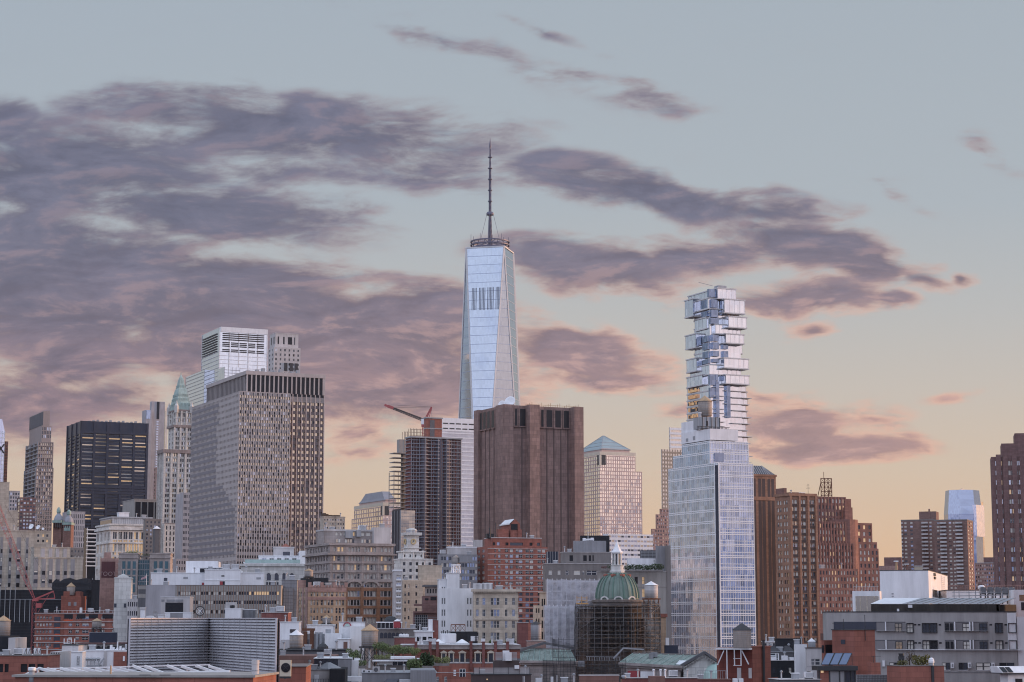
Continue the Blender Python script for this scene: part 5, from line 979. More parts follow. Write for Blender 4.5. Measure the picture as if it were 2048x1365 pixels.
b = Bld('brown_stair_block', 'dark plum modern block with stacked overhanging slabs and a glass lower front', 'building', 824, 828, 880, 1223, 480, 'plum_brick', th=4); t = Bld('', '', '', 843, 846, 879, 1192, 486, 'plum_brick', th=4, on=b); b.add('overhang', 'plum_brick', (b.rx(828), b.rx(878), -1.2, 3, b.z(1212.5), b.z(1208.5)), (b.rx(827), b.rx(879), -.8, 2, b.z(1226), b.z(1223))); b.add('glass_front', 'glass_black', (b.rx(829.5), b.rx(855), -.06, .2, b.z(1262), b.z(1230))); b.mullions('grey_metal', 'R', px=[831 + i * 4 for i in range(7)], zs=[b.z(y) for y in (1235, 1240, 1246, 1251)], tv=.06, thh=.07, d=.1, z0=b.z(1262), z1=b.z(1230)); t.add('slit', 'glass_black', (t.rx(850), t.rx(857), -.06, .1, t.z(1201), t.z(1197)), (t.rx(861), t.rx(873), -.06, .1, t.z(1201), t.z(1194)))
b = Bld('ornate_shaft_block', 'small stone block with a heavy bracketed cornice behind the plum modern block', 'building', 850, 853, 880, 1174, 520, 'greystone', th=6, cap='dark_grey', ch=.5, co=.7, fR=fr(n=5, py=((1178, 1187),), wf=.5, g='v', st=''))
b = Bld('grey_terrace_block', 'grey glass-fronted block with terraces behind the white painted brick block', 'office building', 876, 882, 955, 1109, 760, 'grey_panel', th=15, fR=fr(n=14, fp=13, wf=.8, hf=.55, g='sdsb', st='', yb=1170)); Bld('', '', '', 894, 898, 953, 1096, 770, 'pale_concrete', th=15, on=b, cap='white_paint'); t = Bld('', '', '', 946, 949, 965, 1080, 800, 'pale_concrete', th=15, on=b)
D = 455; WR = ((1174, 1185.5), (1196.5, 1208.5), (1219.5, 1232), (1241.5, 1254))
b = Bld('white_painted_block', 'white painted brick block with slim paired windows and a grey shaft on its roof', 'building', 876, 878.5, 947.5, 1177, D, 'white_brick', th=4, fR=fr(px=[(883.5, 886), (888.3, 890.8), (934.3, 937), (940.4, 943)], py=WR[1:], rv=.25, g='vdv', st='G')); t = Bld('', '', '', 875, 877.8, 895, 1159.5, D + 1, 'white_brick', on=b, th=4, cap='white_paint', ch=.15, fR=fr(px=[(883.5, 886), (888.3, 890.8)], py=WR[:1], rv=.2, g='v', st='G')); u = Bld('', '', '', 892, 894, 919, 1147, D + .5, 'white_brick', on=b, th=4, cap='white_paint', ch=.15); v = Bld('', '', '', 918, 919, 944.5, 1125.5, D + 3, 'grey_panel', on=b, th=4, part='lift_shaft', z0=60); v.mullions('grey_metal', 'R', 3, (), .05, 1, .04, name='joint'); WB = b
b = Bld('tan_classical_block', 'tan stone block with a dentilled cornice and wide white-framed windows', 'building', 945, 947.5, 1036.7, 1183, D - 6, 'cream', th=3, fR=fr(px=[(952.5, 957.5), (964.8, 971), (981.3, 986.5), (987.2, 992.6), (993.4, 999), (1010, 1015), (1024.4, 1029.8)], py=((1196.5, 1210), (1219.5, 1233), (1242.5, 1256), (1265.5, 1280)), rv=.3, g='vdvs', st='G'))
b.add('cornice', 'cream', (-.5, b.Wd + .7, -.7, 3, b.zt - .1, b.zt + .45), (-.2, b.Wd + .2, -.25, 1, b.z(1240), b.z(1236.5))); m = MB(); [m.box(i * .5 + .1, i * .5 + .35, -.55, 0, b.zt - .45, b.zt - .12) for i in range(int(b.Wd / .5))]; m.build('dentil_trim', 'cream', b.root); m = MB(); [m.box(b.rx(x), b.rx(x + 2.5), -.12, .05, 0, b.z(1191)) for x in (948, 974.5, 1003, 1033.5)]; m.build('pilaster_rib', 'cream', b.root)
m = MB(); [m.lathe([(.4, 0), (.5, .3), (.2, .6)], 8, b.rx(x), -.35) for x in (982, 995, 1014, 1027)]; kind(m.build('planter_foliage', 'leaf_green', b.root, b.off + Vector((0, 0, b.z(1286)))), 'stuff')
D = 760; FPR = dict(fp=10.75, hf=.55, rv=.25, st='G'); b = Bld('red_brick_apartments', 'red brick apartment tower with white floor bands and a gabled rooftop house', 'apartment building', 953.6, 976, 1095, 1093, D, 'red_brick', th=18, fR=fr(px=[(989, 992), (996.5, 1001), (1010.5, 1016.5), (1019.5, 1026), (1031.5, 1037.5), (1038.2, 1045), (1051, 1058), (1059.5, 1066.5), (1075, 1082), (1084, 1090.5)], top=.5, g='dvdsbv', yb=1250, **FPR), fL=fr(px=[(956, 960), (964, 969)], top=.5, g='ddsb', yb=1250, **FPR))
b.add('floor_band', 'pale_concrete', *[(-.12, b.Wd + .1, -.12, .1, b.z(y + .9), b.z(y)) for y in [1097 + i * 10.75 for i in range(14)]]); t = Bld('', '', '', 969, 985, 1083, 1076.5, D + 5, 'red_brick', on=b, th=18, z0=b.zt - .1, cap='pale_concrete', ch=.3, fR=fr(px=[(985.5, 990), (994, 1000), (1011, 1017), (1020, 1046), (1059, 1065), (1074, 1080)], py=((1085, 1091),), rv=.4, g='dsvd', st='G'))
u = Bld('', '', '', 1001.8, 1021, 1040, 1048, D + 10, 'red_brick', on=b, th=18, z0=t.zt, part='roof_house'); w_, l_ = u.Wd, u.L; m = MB(); z_ = u.zt; zr = u.z(1038.5); m.poly((0, -.1, z_), (w_, -.1, z_), (w_ * .5, -.1, zr)); m.poly((0, l_, z_), (w_, l_, z_), (w_ * .5, l_, zr)); m.poly((0, -.1, z_), (w_ * .5, -.1, zr), (w_ * .5, l_, zr), (0, l_, z_)); m.poly((w_, -.1, z_), (w_, l_, z_), (w_ * .5, l_, zr), (w_ * .5, -.1, zr)); m.build('gable_roof', 'red_brick', b.root, u.off); u.add('skylight', 'white_metal', (-.6, -.3, .2, l_, z_ - .3, z_ + .2)); mm = MB(); mm.poly((-.3, 0, z_ + .1), (w_ * .42, 0, zr + .1), (w_ * .42, l_, zr + .1), (-.3, l_, z_ + .1)); mm.build('skylight', 'white_metal', b.root, u.off); u.add('opening', 'glass_black', (u.rx(1022), u.rx(1035), -.15, .1, u.z(1060), u.z(1048.5)))
for x0, x1 in ((1000, 1020.5), (1040, 1047)): t.add('bulkhead', 'red_brick', (t.rx(x0), t.rx(x1), 2, 6, t.zt, t.z(1058))) 
m = MB(); m.lathe([(.4, 0), (.4, 4)], 8, t.rx(983), 2).lathe([(.2, 0), (.2, 6)], 8, t.rx(995), 2); m.box(t.rx(979), t.rx(992), 3, 5, 0, 1.8); m.build('flue', 'dark_metal', b.root, t.off + Vector((0, 0, t.zt)))
b = Bld('grey_concrete_block', 'grey concrete block with a metal plant box, small windows and a roof garden hedge', 'building', 1086, 1091.5, 1222, 1128, 560, 'grey_brown', th=5, cap='pale_concrete', ch=.15, fR=fr(px=[(1097.3, 1104), (1115.3, 1121), (1131, 1137), (1147.5, 1160), (1165, 1168.5), (1173, 1193)], py=((1141, 1150),), rv=.25, g='bsd', st='G'))
t = Bld('', '', '', 1121, 1124, 1222, 1105.3, 563, 'grey_brown', on=b, th=5, cap='pale_concrete', ch=.15, fR=fr(px=[(1139, 1146), (1166.5, 1173.5), (1177.5, 1182), (1185, 1187.5)], py=((1111, 1122.5),), rv=.25, g='v', st='')); u = Bld('', '', '', 1146, 1148, 1212, 1082, 567, 'grey_panel', on=b, th=5, z0=t.zt, part='plant_box'); u.mullions('grey_metal', 'R', 6, (), .05, 1, .04, name='joint'); v = Bld('', '', '', 1160, 1161.5, 1219, 1071.5, 575, 'black_net', on=b, th=5, part='plant_screen', z0=60)
m = MB(); m.bar((u.rx(1168), 1, u.zt + .3), (u.rx(1188), 1, u.zt + .5), .5).bar((u.rx(1177), 1, u.zt), (u.rx(1177), 1, u.zt + 2.6), .12).lathe([(.5, u.zt), (.5, u.zt + .8)], 10, u.rx(1170), 1.5).lathe([(.5, u.zt), (.5, u.zt + .9)], 10, u.rx(1186), 1.5); m.build('pipework', 'white_metal', b.root, u.off)
t = Bld('', '', '', 1195, 1197, 1341, 1143.5, 552, 'concrete', on=b, th=5, cap='pale_concrete', ch=.12, fR=fr(px=[(1269, 1275.5), (1284, 1289)], py=((1154, 1168), (1178.5, 1194)), rv=.25, g='lv', st='F')); t.add('joint', 'grey_brown', (0, t.Wd, -.05, .1, t.z(1175), t.z(1174.3))); t.add('wall_pier', 'grey_brown', (t.rx(1333), t.Wd + .05, -.3, 2, 0, t.z(1091)))
u = Bld('', '', '', 1311, 1313.5, 1334, 1092, 556, 'grey_panel', on=b, th=5, z0=t.zt); v = Bld('', '', '', 1280, 1282, 1313, 1101, 562, 'dark_grey', on=b, th=5, z0=t.zt, part='louvre_box'); v.mullions('grey_metal', 'R', 4, [v.z(y) for y in range(1103, 1118, 3)], .08, .12, .08, name='louvre'); v2 = Bld('', '', '', 1254, 1256, 1313, 1117, 558, 'white_paint', on=b, th=5, z0=t.zt, part='roof_house'); GB, GBt = b, t
b = Bld('dark_glass_stub', 'dark glass bay building between the red apartments and grey concrete block', 'building', 1092, 1095, 1116, 1103.5, 620, 'dark_blue', th=5); b.mullions('grey_metal', 'R', 4, (), .15, 1, .15)
b = Bld('cream_narrow_block', 'narrow cream block with slim dark windows beside the white scaffold netting', 'building', 1079, 1081, 1100, 1186, 470, 'cream', th=5, cap='cream', ch=.2, co=.3, fR=fr(px=[(1083.2, 1086), (1087.5, 1090.2)], fp=21.5, top=.55, hf=.68, rv=.2, g='v', st='', yb=1290)); Bld('', '', '', 1066, 1068, 1081, 1211, 478, 'cream', on=b, th=5, fR=fr(px=[(1071.5, 1074), (1076.3, 1079)], fp=20, top=.3, hf=.45, rv=.2, g='v', st='D', yb=1260)); 
b = Bld('party_wall_block', 'plain dark red brick wall block between the tan block and small dark water tank', 'building', 1034, 1037, 1056, 1246, 440, 'dark_brick', th=4, cap='pale_concrete', ch=.1); t = Bld('', '', '', 1053, 1055, 1092, 1283, 425, 'pink_brick', on=b, th=4, cap='pale_concrete', ch=.1)

# ------------------------------------------------------------------ near ground: water tanks
def tank(px, y_apex, y_eave, y_bot, wpx, D, label, y_base=None, cone='tank_cone', wood='tank_wood', stand='dark_metal', n=20, legs=True):
    p = at(px, y_bot, D); k = D / F; r = wpx * k / 2; zb = p.z; z = lambda y: EYE + ray(px, y)[1] * D
    base = z(y_base) if y_base else zb - .3
    t = thing('water_tank', label, 'water tank', (p.x, D, base), R_(20), 'rooftop water tanks'); zz = lambda y: z(y) - base
    MB().lathe([(r * .98, zz(y_bot)), (r * 1.0, zz(y_eave))], n).build('tank_barrel', wood, t, None, n > 12); MB().lathe([(r * 1.08, zz(y_eave) - .04), (r * 1.1, zz(y_eave)), (.05, zz(y_apex + .5)), (.04, zz(y_apex))], n).build('cone_roof', cone, t)
    m = MB(); h = zz(y_eave) - zz(y_bot)
    for i in range(9): m.lathe([(r * 1.0, zz(y_bot) + h * (.06 + .11 * i)), (r * 1.012, zz(y_bot) + h * (.06 + .11 * i)), (r * 1.012, zz(y_bot) + h * (.06 + .11 * i) + .05), (r, zz(y_bot) + h * (.06 + .11 * i) + .05)], n)
    m.build('hoop_trim', 'grey_metal', t)
    if y_base and legs:
        m = MB(); s_ = r * .82; zt_ = zz(y_bot) - .3; m.box(-r * 1.05, r * 1.05, -r * 1.05, r * 1.05, zt_, zt_ + .28); m.build('platform', stand, t)
        for x, y in ((-s_, -s_), (s_, -s_), (s_, s_), (-s_, s_)): MB().bar((x * 1.12, y * 1.12, 0), (x, y, zt_), .16).build('leg', stand, t)
        m = MB(); c = [(-s_, -s_), (s_, -s_), (s_, s_), (-s_, s_)]
        for i in range(4):
            a, b_ = c[i], c[(i + 1) % 4]; m.bar((a[0] * 1.08, a[1] * 1.08, zt_ * .1), (b_[0], b_[1], zt_ * .95), .07).bar((b_[0] * 1.08, b_[1] * 1.08, zt_ * .1), (a[0], a[1], zt_ * .95), .07).bar((*a, zt_ * .5), (*b_, zt_ * .5), .09)
        m.build('cross_brace', stand, t); MB().lathe([(.18, 0), (.18, zt_)], 8).build('riser_pipe', 'white_metal', t)
    return t
tank(141.5, 1165, 1173.5, 1191, 16.5, 706, 'small tan-roofed water tank nested in the brick bulkhead of the banded apartments')
tank(193.5, 1236, 1242.5, 1255.5, 18.5, 520, 'tan-roofed water tank on a stand above the dark blue billboard', 1266)
tank(6, 1231, 1242, 1272, 28, 420, 'tan-roofed water tank half cut off by the frame edge', 1290)
tank(592.5, 1259.5, 1270.5, 1296, 27, 330, 'grey water tank with a white cone roof on black legs, by the white patched walls', 1334, 'white_paint')
tank(653, 1230, 1236, 1246.5, 15.5, 440, 'small rust-topped water tank on black trusses before the yellow loft building', 1262)
tank(739.3, 1248, 1261.5, 1293, 33, 335, 'large weathered water tank with tan cone roof on tall black legs', 1336)
tank(617.5, 1137, 1142, 1153.5, 17, 505, 'tan-roofed water tank above black awnings on the loft building roof', 1158)
tank(911.5, 1110, 1116, 1129, 15, 459, 'brown water tank on a white stand atop the white painted block', 1147, 'tank_wood', 'tank_wood', 'white_metal')
tank(1302.5, 1162.5, 1171, 1197, 27, 448, 'pale water tank with white cone roof on a rusty stand behind the dome', 1240, 'white_paint', 'pale_concrete', 'rust')
tank(1410, 791, 803.5, 833, 28, 572, 'sunlit wooden water tank on the white-framed tower, before the stacked boxes', None)
tank(1072, 1242, 1248.5, 1281, 21, 415, 'dark water tank with a black cone roof beside the cream narrow block', None, 'roof_tar', 'grey_panel')
tank(1484.5, 1246, 1260, 1297, 38, 305, 'eight-sided grey wood water tank with dark roof on the red brick tower', None, 'roof_tar', 'tank_wood', n=8)
tank(1623.5, 1276, 1283.5, 1295, 15, 395, 'tiny dark water tank with white cone roof on the grey rendered house', None, 'white_paint', 'grey_metal')
# equipment cage and duct on the white-framed tower
p = at(1427, 858, 566); k = 566 / F; t_ = thing('cooling_tower', 'boxy grey cooling tower with dark opening beside the sunlit water tank', 'cooling tower', (p.x - 21 * k, p.y + 2, gt4.zt), R_(25)); MB().box(0, 42 * k, 0, 5, .4, 26 * k).build('casing', 'grey_metal', t_); m = MB(); [m.box(i * 10 * k, i * 10 * k + .15, -.12, 0, .3, 26 * k) for i in range(5)]; m.build('frame', 'dark_metal', t_); MB().box(9 * k, 13 * k, -.05, .1, 8 * k, 18 * k).build('opening', 'glass_black', t_)
p = at(1400, 850, 570); t_ = thing('exhaust_pipe', 'pale vertical exhaust pipe beside the sunlit water tank', 'pipe', (p.x, p.y, gt4.zt)); MB().lathe([(.45, 0), (.45, 34 * k)], 12).build('pipe_shaft', 'pale_concrete', t_); MB().lathe([(.55, 34 * k), (.55, 34 * k + .3)], 12).build('pipe_rim', 'white_metal', t_)

# ------------------------------------------------------------------ scaffolded dome, netted tower, copper roofed wings
D = 430; k = D / F; t_ = thing('domed_building', 'domed stone building with a ribbed green copper dome, white lantern and dark scaffolded drum', 'building', (at(1238.5, 1200, D).x, D + 8, 0)); z = lambda y: EYE + ray(1238, y)[1] * (D + 8); k = (D + 8) / F; r = 42.5 * k
mat('dome_copper', (.165, .218, .188), .7, .4); pr = []
for i in range(15):
    a = math.pi / 2 * i / 14 * .86; pr.append((r * math.cos(a) ** .82, z(1197) + (z(1146) - z(1197)) * math.sin(a) / math.sin(math.pi / 2 * .86)))
m = MB(); m.lathe([(r * 1.0, z(1200))] + pr, 48); m.build('dome', 'dome_copper', t_, None, True)
m = MB(); mat('copper_dark', (.11, .19, .155), .75, .3); ribs = MB()
for j in range(24):
    a = 2 * math.pi * j / 24
    for i in range(13): q0, q1 = pr[i], pr[i + 1]; (ribs if j % 2 == 0 else m).bar((q0[0] * 1.012 * math.cos(a), q0[0] * 1.012 * math.sin(a), q0[1]), (q1[0] * 1.012 * math.cos(a), q1[0] * 1.012 * math.sin(a), q1[1]), .34 if j % 2 == 0 else .2, .3)
ribs.build('rib', 'dome_copper', t_); m.build('seam', 'copper_dark', t_)
m = MB()
for j in range(8): a = 2 * math.pi * (j + .5) / 8; q_ = pr[11]; m.lathe([(.55, -.1), (.62, .35), (.3, .5)], 10, q_[0] * 1.0 * math.cos(a), q_[0] * 1.0 * math.sin(a))
m.build('oculus_border', 'red_brick', t_, (0, 0, pr[11][1] - .2))
m = MB(); m.lathe([(14.5 * k, z(1146)), (14.5 * k, z(1142)), (12.5 * k, z(1141)), (12.5 * k, z(1132)), (13.5 * k, z(1131)), (10 * k, z(1130))], 12); m.build('lantern_base', 'white_stone', t_)
for j in range(8): a = 2 * math.pi * j / 8 + .2; MB().lathe([(.2, z(1130)), (.17, z(1108))], 8, 8.3 * k * math.cos(a), 8.3 * k * math.sin(a)).build('column', 'white_stone', t_)
MB().lathe([(4.6 * k, z(1130)), (4.6 * k, z(1108))], 10).build('lantern_core', 'glass_dark', t_)
m = MB(); m.lathe([(10 * k, z(1108)), (11.5 * k, z(1106)), (11.5 * k, z(1104)), (9 * k, z(1102)), (5 * k, z(1095)), (3 * k, z(1089)), (1.2 * k, z(1085)), (.5 * k, z(1079)), (.05, z(1072))], 12); m.build('spire', 'white_paint', t_)
m = MB(); R1 = 48 * k; m.lathe([(R1 * 1.0, 0), (R1, z(1206)), (R1 * 1.07, z(1205)), (R1 * 1.07, z(1201)), (r * 1.02, z(1199.5))], 32); mat('drum_stone', (.16, .135, .12), .85, .3); m.build('drum', 'drum_stone', t_)
m = MB(); [m.lathe([(.45, z(1300)), (.4, z(1238))], 8, (R1 + .3) * math.cos(a), (R1 + .3) * math.sin(a)) for a in [2 * math.pi * j / 20 for j in range(20)]]; m.build('colonnade_border', 'drum_stone', t_)
m = MB()
for a in (R_(-52), R_(-128), R_(-90)): m.lathe([(1.0, -.3), (1.15, .1), (.6, .25)], 14, 0, 0) if False else [m.bar(((r * 1.02) * math.cos(a) + .95 * math.cos(b0) * -math.sin(a), (r * 1.02) * math.sin(a) + .95 * math.cos(b0) * math.cos(a), z(1203) + .95 * math.sin(b0)), ((r * 1.02) * math.cos(a) + .95 * math.cos(b0 + .4) * -math.sin(a), (r * 1.02) * math.sin(a) + .95 * math.cos(b0 + .4) * math.cos(a), z(1203) + .95 * math.sin(b0 + .4)), .3) for b0 in [.4 * q_ for q_ in range(16)]]
m.build('round_window_border', 'white_stone', t_)
# scaffold round the drum: eight-sided netting cage with poles
sc = thing('dome_scaffold', 'dark scaffold cage with black netting wrapped around the dome drum', 'scaffold', (t_.location.x, t_.location.y, 0)); R2 = 92 * k
mn = bpy.data.materials.new('net_open'); MATS['net_open'] = mn; mn.use_nodes = True; pn = mn.node_tree.nodes['Principled BSDF']; pn.inputs['Base Color'].default_value = (.012, .013, .017, 1); pn.inputs['Roughness'].default_value = .9; hn = G(mn.node_tree); nn = hn.noise(hn.n('ShaderNodeTexCoord').outputs['Object'], .5, 5).outputs['Fac']; mn.node_tree.links.new(hn.mr(nn, .35, .65, .08, .62, False), pn.inputs['Alpha'])
N8 = [(R2 * .93 * math.cos(2 * math.pi * (j + .5) / 12), R2 * .93 * math.sin(2 * math.pi * (j + .5) / 12)) for j in range(12)]; m = MB()
for j in range(12):
    a, b_ = N8[j], N8[(j + 1) % 12]; m.poly((*a, z(1345)), (*b_, z(1345)), (*b_, z(1213)), (*a, z(1213))); m.poly((*a, z(1213)), (*b_, z(1213)), (b_[0] * .86, b_[1] * .86, z(1202)), (a[0] * .86, a[1] * .86, z(1202)))
m.build('net', 'net_open', sc); m = MB()
for j in range(12):
    a, b_ = N8[j], N8[(j + 1) % 12]
    for f_ in (0, .33, .67): x, y_ = a[0] + (b_[0] - a[0]) * f_, a[1] + (b_[1] - a[1]) * f_; m.bar((x * 1.01, y_ * 1.01, 20), (x * 1.01, y_ * 1.01, z(1206 + (j * 3 + f_ * 7) % 9)), .09)
    for i in range(17): zz = z(1345) + i * (z(1210) - z(1345)) / 16; m.bar((a[0] * 1.01, a[1] * 1.01, zz), (b_[0] * 1.01, b_[1] * 1.01, zz), .07)
    for i in range(3): zz = random.choice((1300, 1282, 1264, 1246, 1228)); m.bar((a[0] * 1.02, a[1] * 1.02, z(zz)), (b_[0] * 1.02, b_[1] * 1.02, z(zz - 16)), .07)
    f_ = random.random(); x, y_ = a[0] + (b_[0] - a[0]) * f_, a[1] + (b_[1] - a[1]) * f_; m.bar((x * 1.03, y_ * 1.03, z(1320)), (x * 1.03, y_ * 1.03, z(1212 + 40 * random.random())), .1)
mat('pole_dark', (.13, .125, .125), .7, .7, streak=False, scale=.6); m.build('pole_lattice', 'pole_dark', sc); m = MB()
for i in range(8): zz = z(1300) + i * (z(1214) - z(1300)) / 7; m.lathe([(R1 * 1.18, zz), (R2 * .9, zz), (R2 * .9, zz + .12), (R1 * 1.18, zz + .12)], 12, rot=math.pi / 12)
mat('plank', (.20, .15, .11), .9, .3); m.build('plank_deck', 'plank', sc)
p = at(1165, 1205, D - 5); t2 = thing('timber_platform', 'orange timber working platform jutting from the dome scaffold', 'platform', p); mat('timber', (.50, .27, .09), .7, .2); m = MB(); m.box(-1.3, 1.2, -1, 1, -.4, -.2); m.build('deck', 'timber', t2); m = MB(); [m.bar((x, -1, -.2), (x, -1, 1.3), .12) for x in (-1.2, -.2, .9)]; m.bar((-1.2, -1, .9), (1, -1, .9), .12).bar((-1.2, -1, .4), (1, -1, .4), .12); m.build('guard_rail', 'timber', t2)
# white netted scaffold tower
D = 445; nw = bpy.data.materials.new('net_white'); MATS['net_white'] = nw; nw.use_nodes = True; pn = nw.node_tree.nodes['Principled BSDF']; pn.inputs['Base Color'].default_value = (.52, .52, .57, 1); pn.inputs['Roughness'].default_value = .7; hn = G(nw.node_tree); nn = hn.noise(hn.n('ShaderNodeTexCoord').outputs['Object'], .45, 6, .7).outputs['Fac']; nw.node_tree.links.new(hn.mr(nn, .3, .7, .3, .9, False), pn.inputs['Alpha'])
b = Bld('netted_scaffold_building', 'building under translucent white scaffold netting in two stepped tiers', 'construction site', 1090, 1093, 1152, 1216, D, 'greystone', th=3, fR=fr(n=5, fp=19, wf=.45, hf=.6, g='dvb', yb=1300)); t = Bld('', '', '', 1095, 1098, 1203, 1163, D + 7, 'greystone', th=3, on=b, fR=fr(n=8, fp=19, wf=.4, hf=.6, g='dvb', yb=1230))
for q_, y0, y1, n_ in ((b, 1211, 1300, 8), (t, 1159, 1218, 12)):
    m = MB(); W_ = q_.Wd
    for i in range(n_):
        x0, x1 = -.4 + (W_ + .8) * i / n_, -.4 + (W_ + .8) * (i + 1) / n_; d0, d1 = (-1.3 - .25 * (i % 2)), (-1.3 - .25 * ((i + 1) % 2)); m.poly((x0, d0, q_.z(y1)), (x1, d1, q_.z(y1)), (x1, d1, q_.z(y0 + (i + 1) % 3)), (x0, d0, q_.z(y0 + i % 3)))
    m.poly((-.4, -1.3, q_.z(y1)), (-.4, 5, q_.z(y1)), (-.4, 5, q_.z(y0)), (-.4, -1.3, q_.z(y0))); m.poly((W_ + .4, -1.3, q_.z(y1)), (W_ + .4, 5, q_.z(y1)), (W_ + .4, 5, q_.z(y0)), (W_ + .4, -1.3, q_.z(y0))); m.build('net', 'net_white', b.root, q_.off)
    m = MB()
    for i in range(n_ + 1): x = -.4 + (W_ + .8) * i / n_; m.bar((x, -1.2, q_.z(y1)), (x, -1.2, q_.z(y0 - 1)), .12)
    for y in range(y0 + 5, y1, 19): m.bar((-.4, -1.2, q_.z(y)), (W_ + .4, -1.2, q_.z(y)), .12, .22)
    m.build('scaffold_pole_lattice', 'white_metal', b.root, q_.off)
# wings with green copper roofs
mat('copper_roof_green', (.215, .255, .228), .7, .5, scale=1.2)
def wing(name, label, pts, D, wall_y, seams, pediment=None):
    (lx, ly_), (rx_, ry), (tx, ty), (bx, by) = pts      # eave left, eave right, ridge right, ridge left
    dep = 9.0; e0, e1 = at(lx, ly_, D), at(rx_, ry, D - 3); r1, r0 = at(tx, ty, D + dep - 2), at(bx, by, D + dep); t_ = thing(name, label, 'building', (e0.x, e0.y, 0)); o = Vector((e0.x, e0.y, 0)); A = [Vector(v) - o for v in (e0, e1, r1, r0)]
    m = MB(); m.poly(*A); low = [Vector((v.x, v.y + (14 if i > 1 else 0), v.z - (.5 if i < 2 else 3.5))) for i, v in enumerate(A)]; m.poly(A[3], A[2], low[2], low[3]); m.build('roof', 'copper_roof_green', t_)
    m = MB(); 
    for i in range(seams + 1): f_ = i / seams; p0, p1 = A[0] + (A[1] - A[0]) * f_, A[3] + (A[2] - A[3]) * f_; m.bar(p0 + Vector((0, 0, .06)), p1 + Vector((0, 0, .06)), .1, .12)
    m.build('roof_seam', 'copper', t_); m = MB(); m.bar(A[3], A[2], .5, .4); m.build('ridge', 'grey_brown', t_)
    m = MB(); m.bar(A[0] + Vector((-.3, -.2, -.25)), A[1] + Vector((.3, -.2, -.25)), .7, .5).bar(A[0] + Vector((-.2, 0, -.7)), A[1] + Vector((.2, 0, -.7)), .35, .4); m.build('cornice', 'greystone', t_)
    m = MB(); m.prism([(A[0].x + .2, A[0].y + .3), (A[1].x - .1, A[1].y + .3), (A[2].x - .1, A[2].y + 8), (A[3].x + .2, A[3].y + 8)], 0, min(A[0].z, A[1].z) - .5); m.build('wall', 'greystone', t_)
    return t_, A
t_, A = wing('copper_roofed_hall', 'stone hall with a green copper roof and a bracketed pediment gable', ((1240, 1325), (1362, 1332), (1397, 1310.5), (1266, 1307.5)), 400, 1345, 9)
m = MB(); zz = lambda y: EYE + ray(1410, y)[1] * 400; X_ = lambda px: at(px, 1330, 400).x - t_.location.x; ap, g0, g1 = (X_(1407.5), zz(1308)), (X_(1364), zz(1332)), (X_(1443), zz(1330)); m.prism([(g0[0], A[1].y), (ap[0], A[1].y + 2.2), (ap[0], A[1].y + 9), (g0[0] + 2, A[1].y + 9)], 0, g0[1] - .2)
m.poly((g0[0], A[1].y, g0[1] - .3), (g1[0], A[1].y + 4, g1[1] - .3), (ap[0], A[1].y + 2, ap[1])); m.poly((g0[0], A[1].y, 0), (g1[0], A[1].y + 4, 0), (g1[0], A[1].y + 4, g1[1]), (g0[0], A[1].y, g0[1])); m.build('gable_wall', 'white_stone', t_)
m = MB(); m.bar((g0[0] - .4, A[1].y - .2, g0[1] + .1), (ap[0], A[1].y + 1.8, ap[1] + .3), .5, .5).bar((ap[0], A[1].y + 1.8, ap[1] + .3), (g1[0], A[1].y + 3.8, g1[1] + .2), .5, .5); m.build('gable_coping', 'dark_grey', t_); m = MB()
for i in range(9): f_ = i / 9; m.bar((g0[0] + (ap[0] - g0[0]) * f_, A[1].y - .1 + 2 * f_, g0[1] - .5 + (ap[1] - g0[1]) * f_), (g0[0] + (ap[0] - g0[0]) * f_, A[1].y - .5 + 2 * f_, g0[1] - .5 + (ap[1] - g0[1]) * f_), .3)
for i in range(7): f_ = i / 7; m.bar((ap[0] + (g1[0] - ap[0]) * f_, A[1].y + 1.7 + 2 * f_, ap[1] - .5 + (g1[1] - ap[1]) * f_), (ap[0] + (g1[0] - ap[0]) * f_, A[1].y + 1.4 + 2 * f_, ap[1] - .5 + (g1[1] - ap[1]) * f_), .3)
m.build('bracket_border', 'grey_brown', t_); m = MB(); m.box(X_(1301), X_(1309), A[0].y + 3, A[0].y + 5, A[0].z + .4, A[0].z + 1.7).box(X_(1306), X_(1318), A[0].y + 4, A[0].y + 5.5, A[0].z + .9, A[0].z + 1.9); m.build('roof_hatch', 'grey_panel', t_)
f_ = Vector((0, 0, .12)); e = lambda s_, v_: A[0] + (A[1] - A[0]) * s_ + ((A[3] - A[0]) * (1 - s_) + (A[2] - A[1]) * s_) * v_ + f_; m = MB(); m.poly(e(.90, .04), e(.99, .04), e(.97, .42), e(.86, .42)); m.build('skylight', 'white_metal', t_)
for x in (1311, 1331, 1350): m = MB(); m.box(X_(x), X_(x + 6.5), .15, .35, zz(1352), zz(1347.5)); m.build('window', 'glass_black', t_)
m = MB(); m.box(X_(1255), X_(1278), -1.2, .2, zz(1375), zz(1342)); m.build('door_panel', 'door_red', t_); m = MB(); m.box(X_(1280), X_(1309), -1.3, .2, zz(1375), zz(1343)); m.build('white_hoarding', 'white_paint', t_)
mat('pale_copper', (.40, .55, .50), .6, .2); m = MB(); m.lathe([(3.4, 0), (3.1, 1.6), (2.2, 2.8), (1, 3.4), (.01, 3.6)], 18); m.build('apse_roof', 'pale_copper', t_, (X_(1432), 1, zz(1362)))
t_, A = wing('copper_roofed_wing', 'stone wing with a pale green copper roof, dark netting beyond it', ((1030, 1321), (1152, 1323), (1140, 1300), (1040, 1297)), 415, 1345, 10)
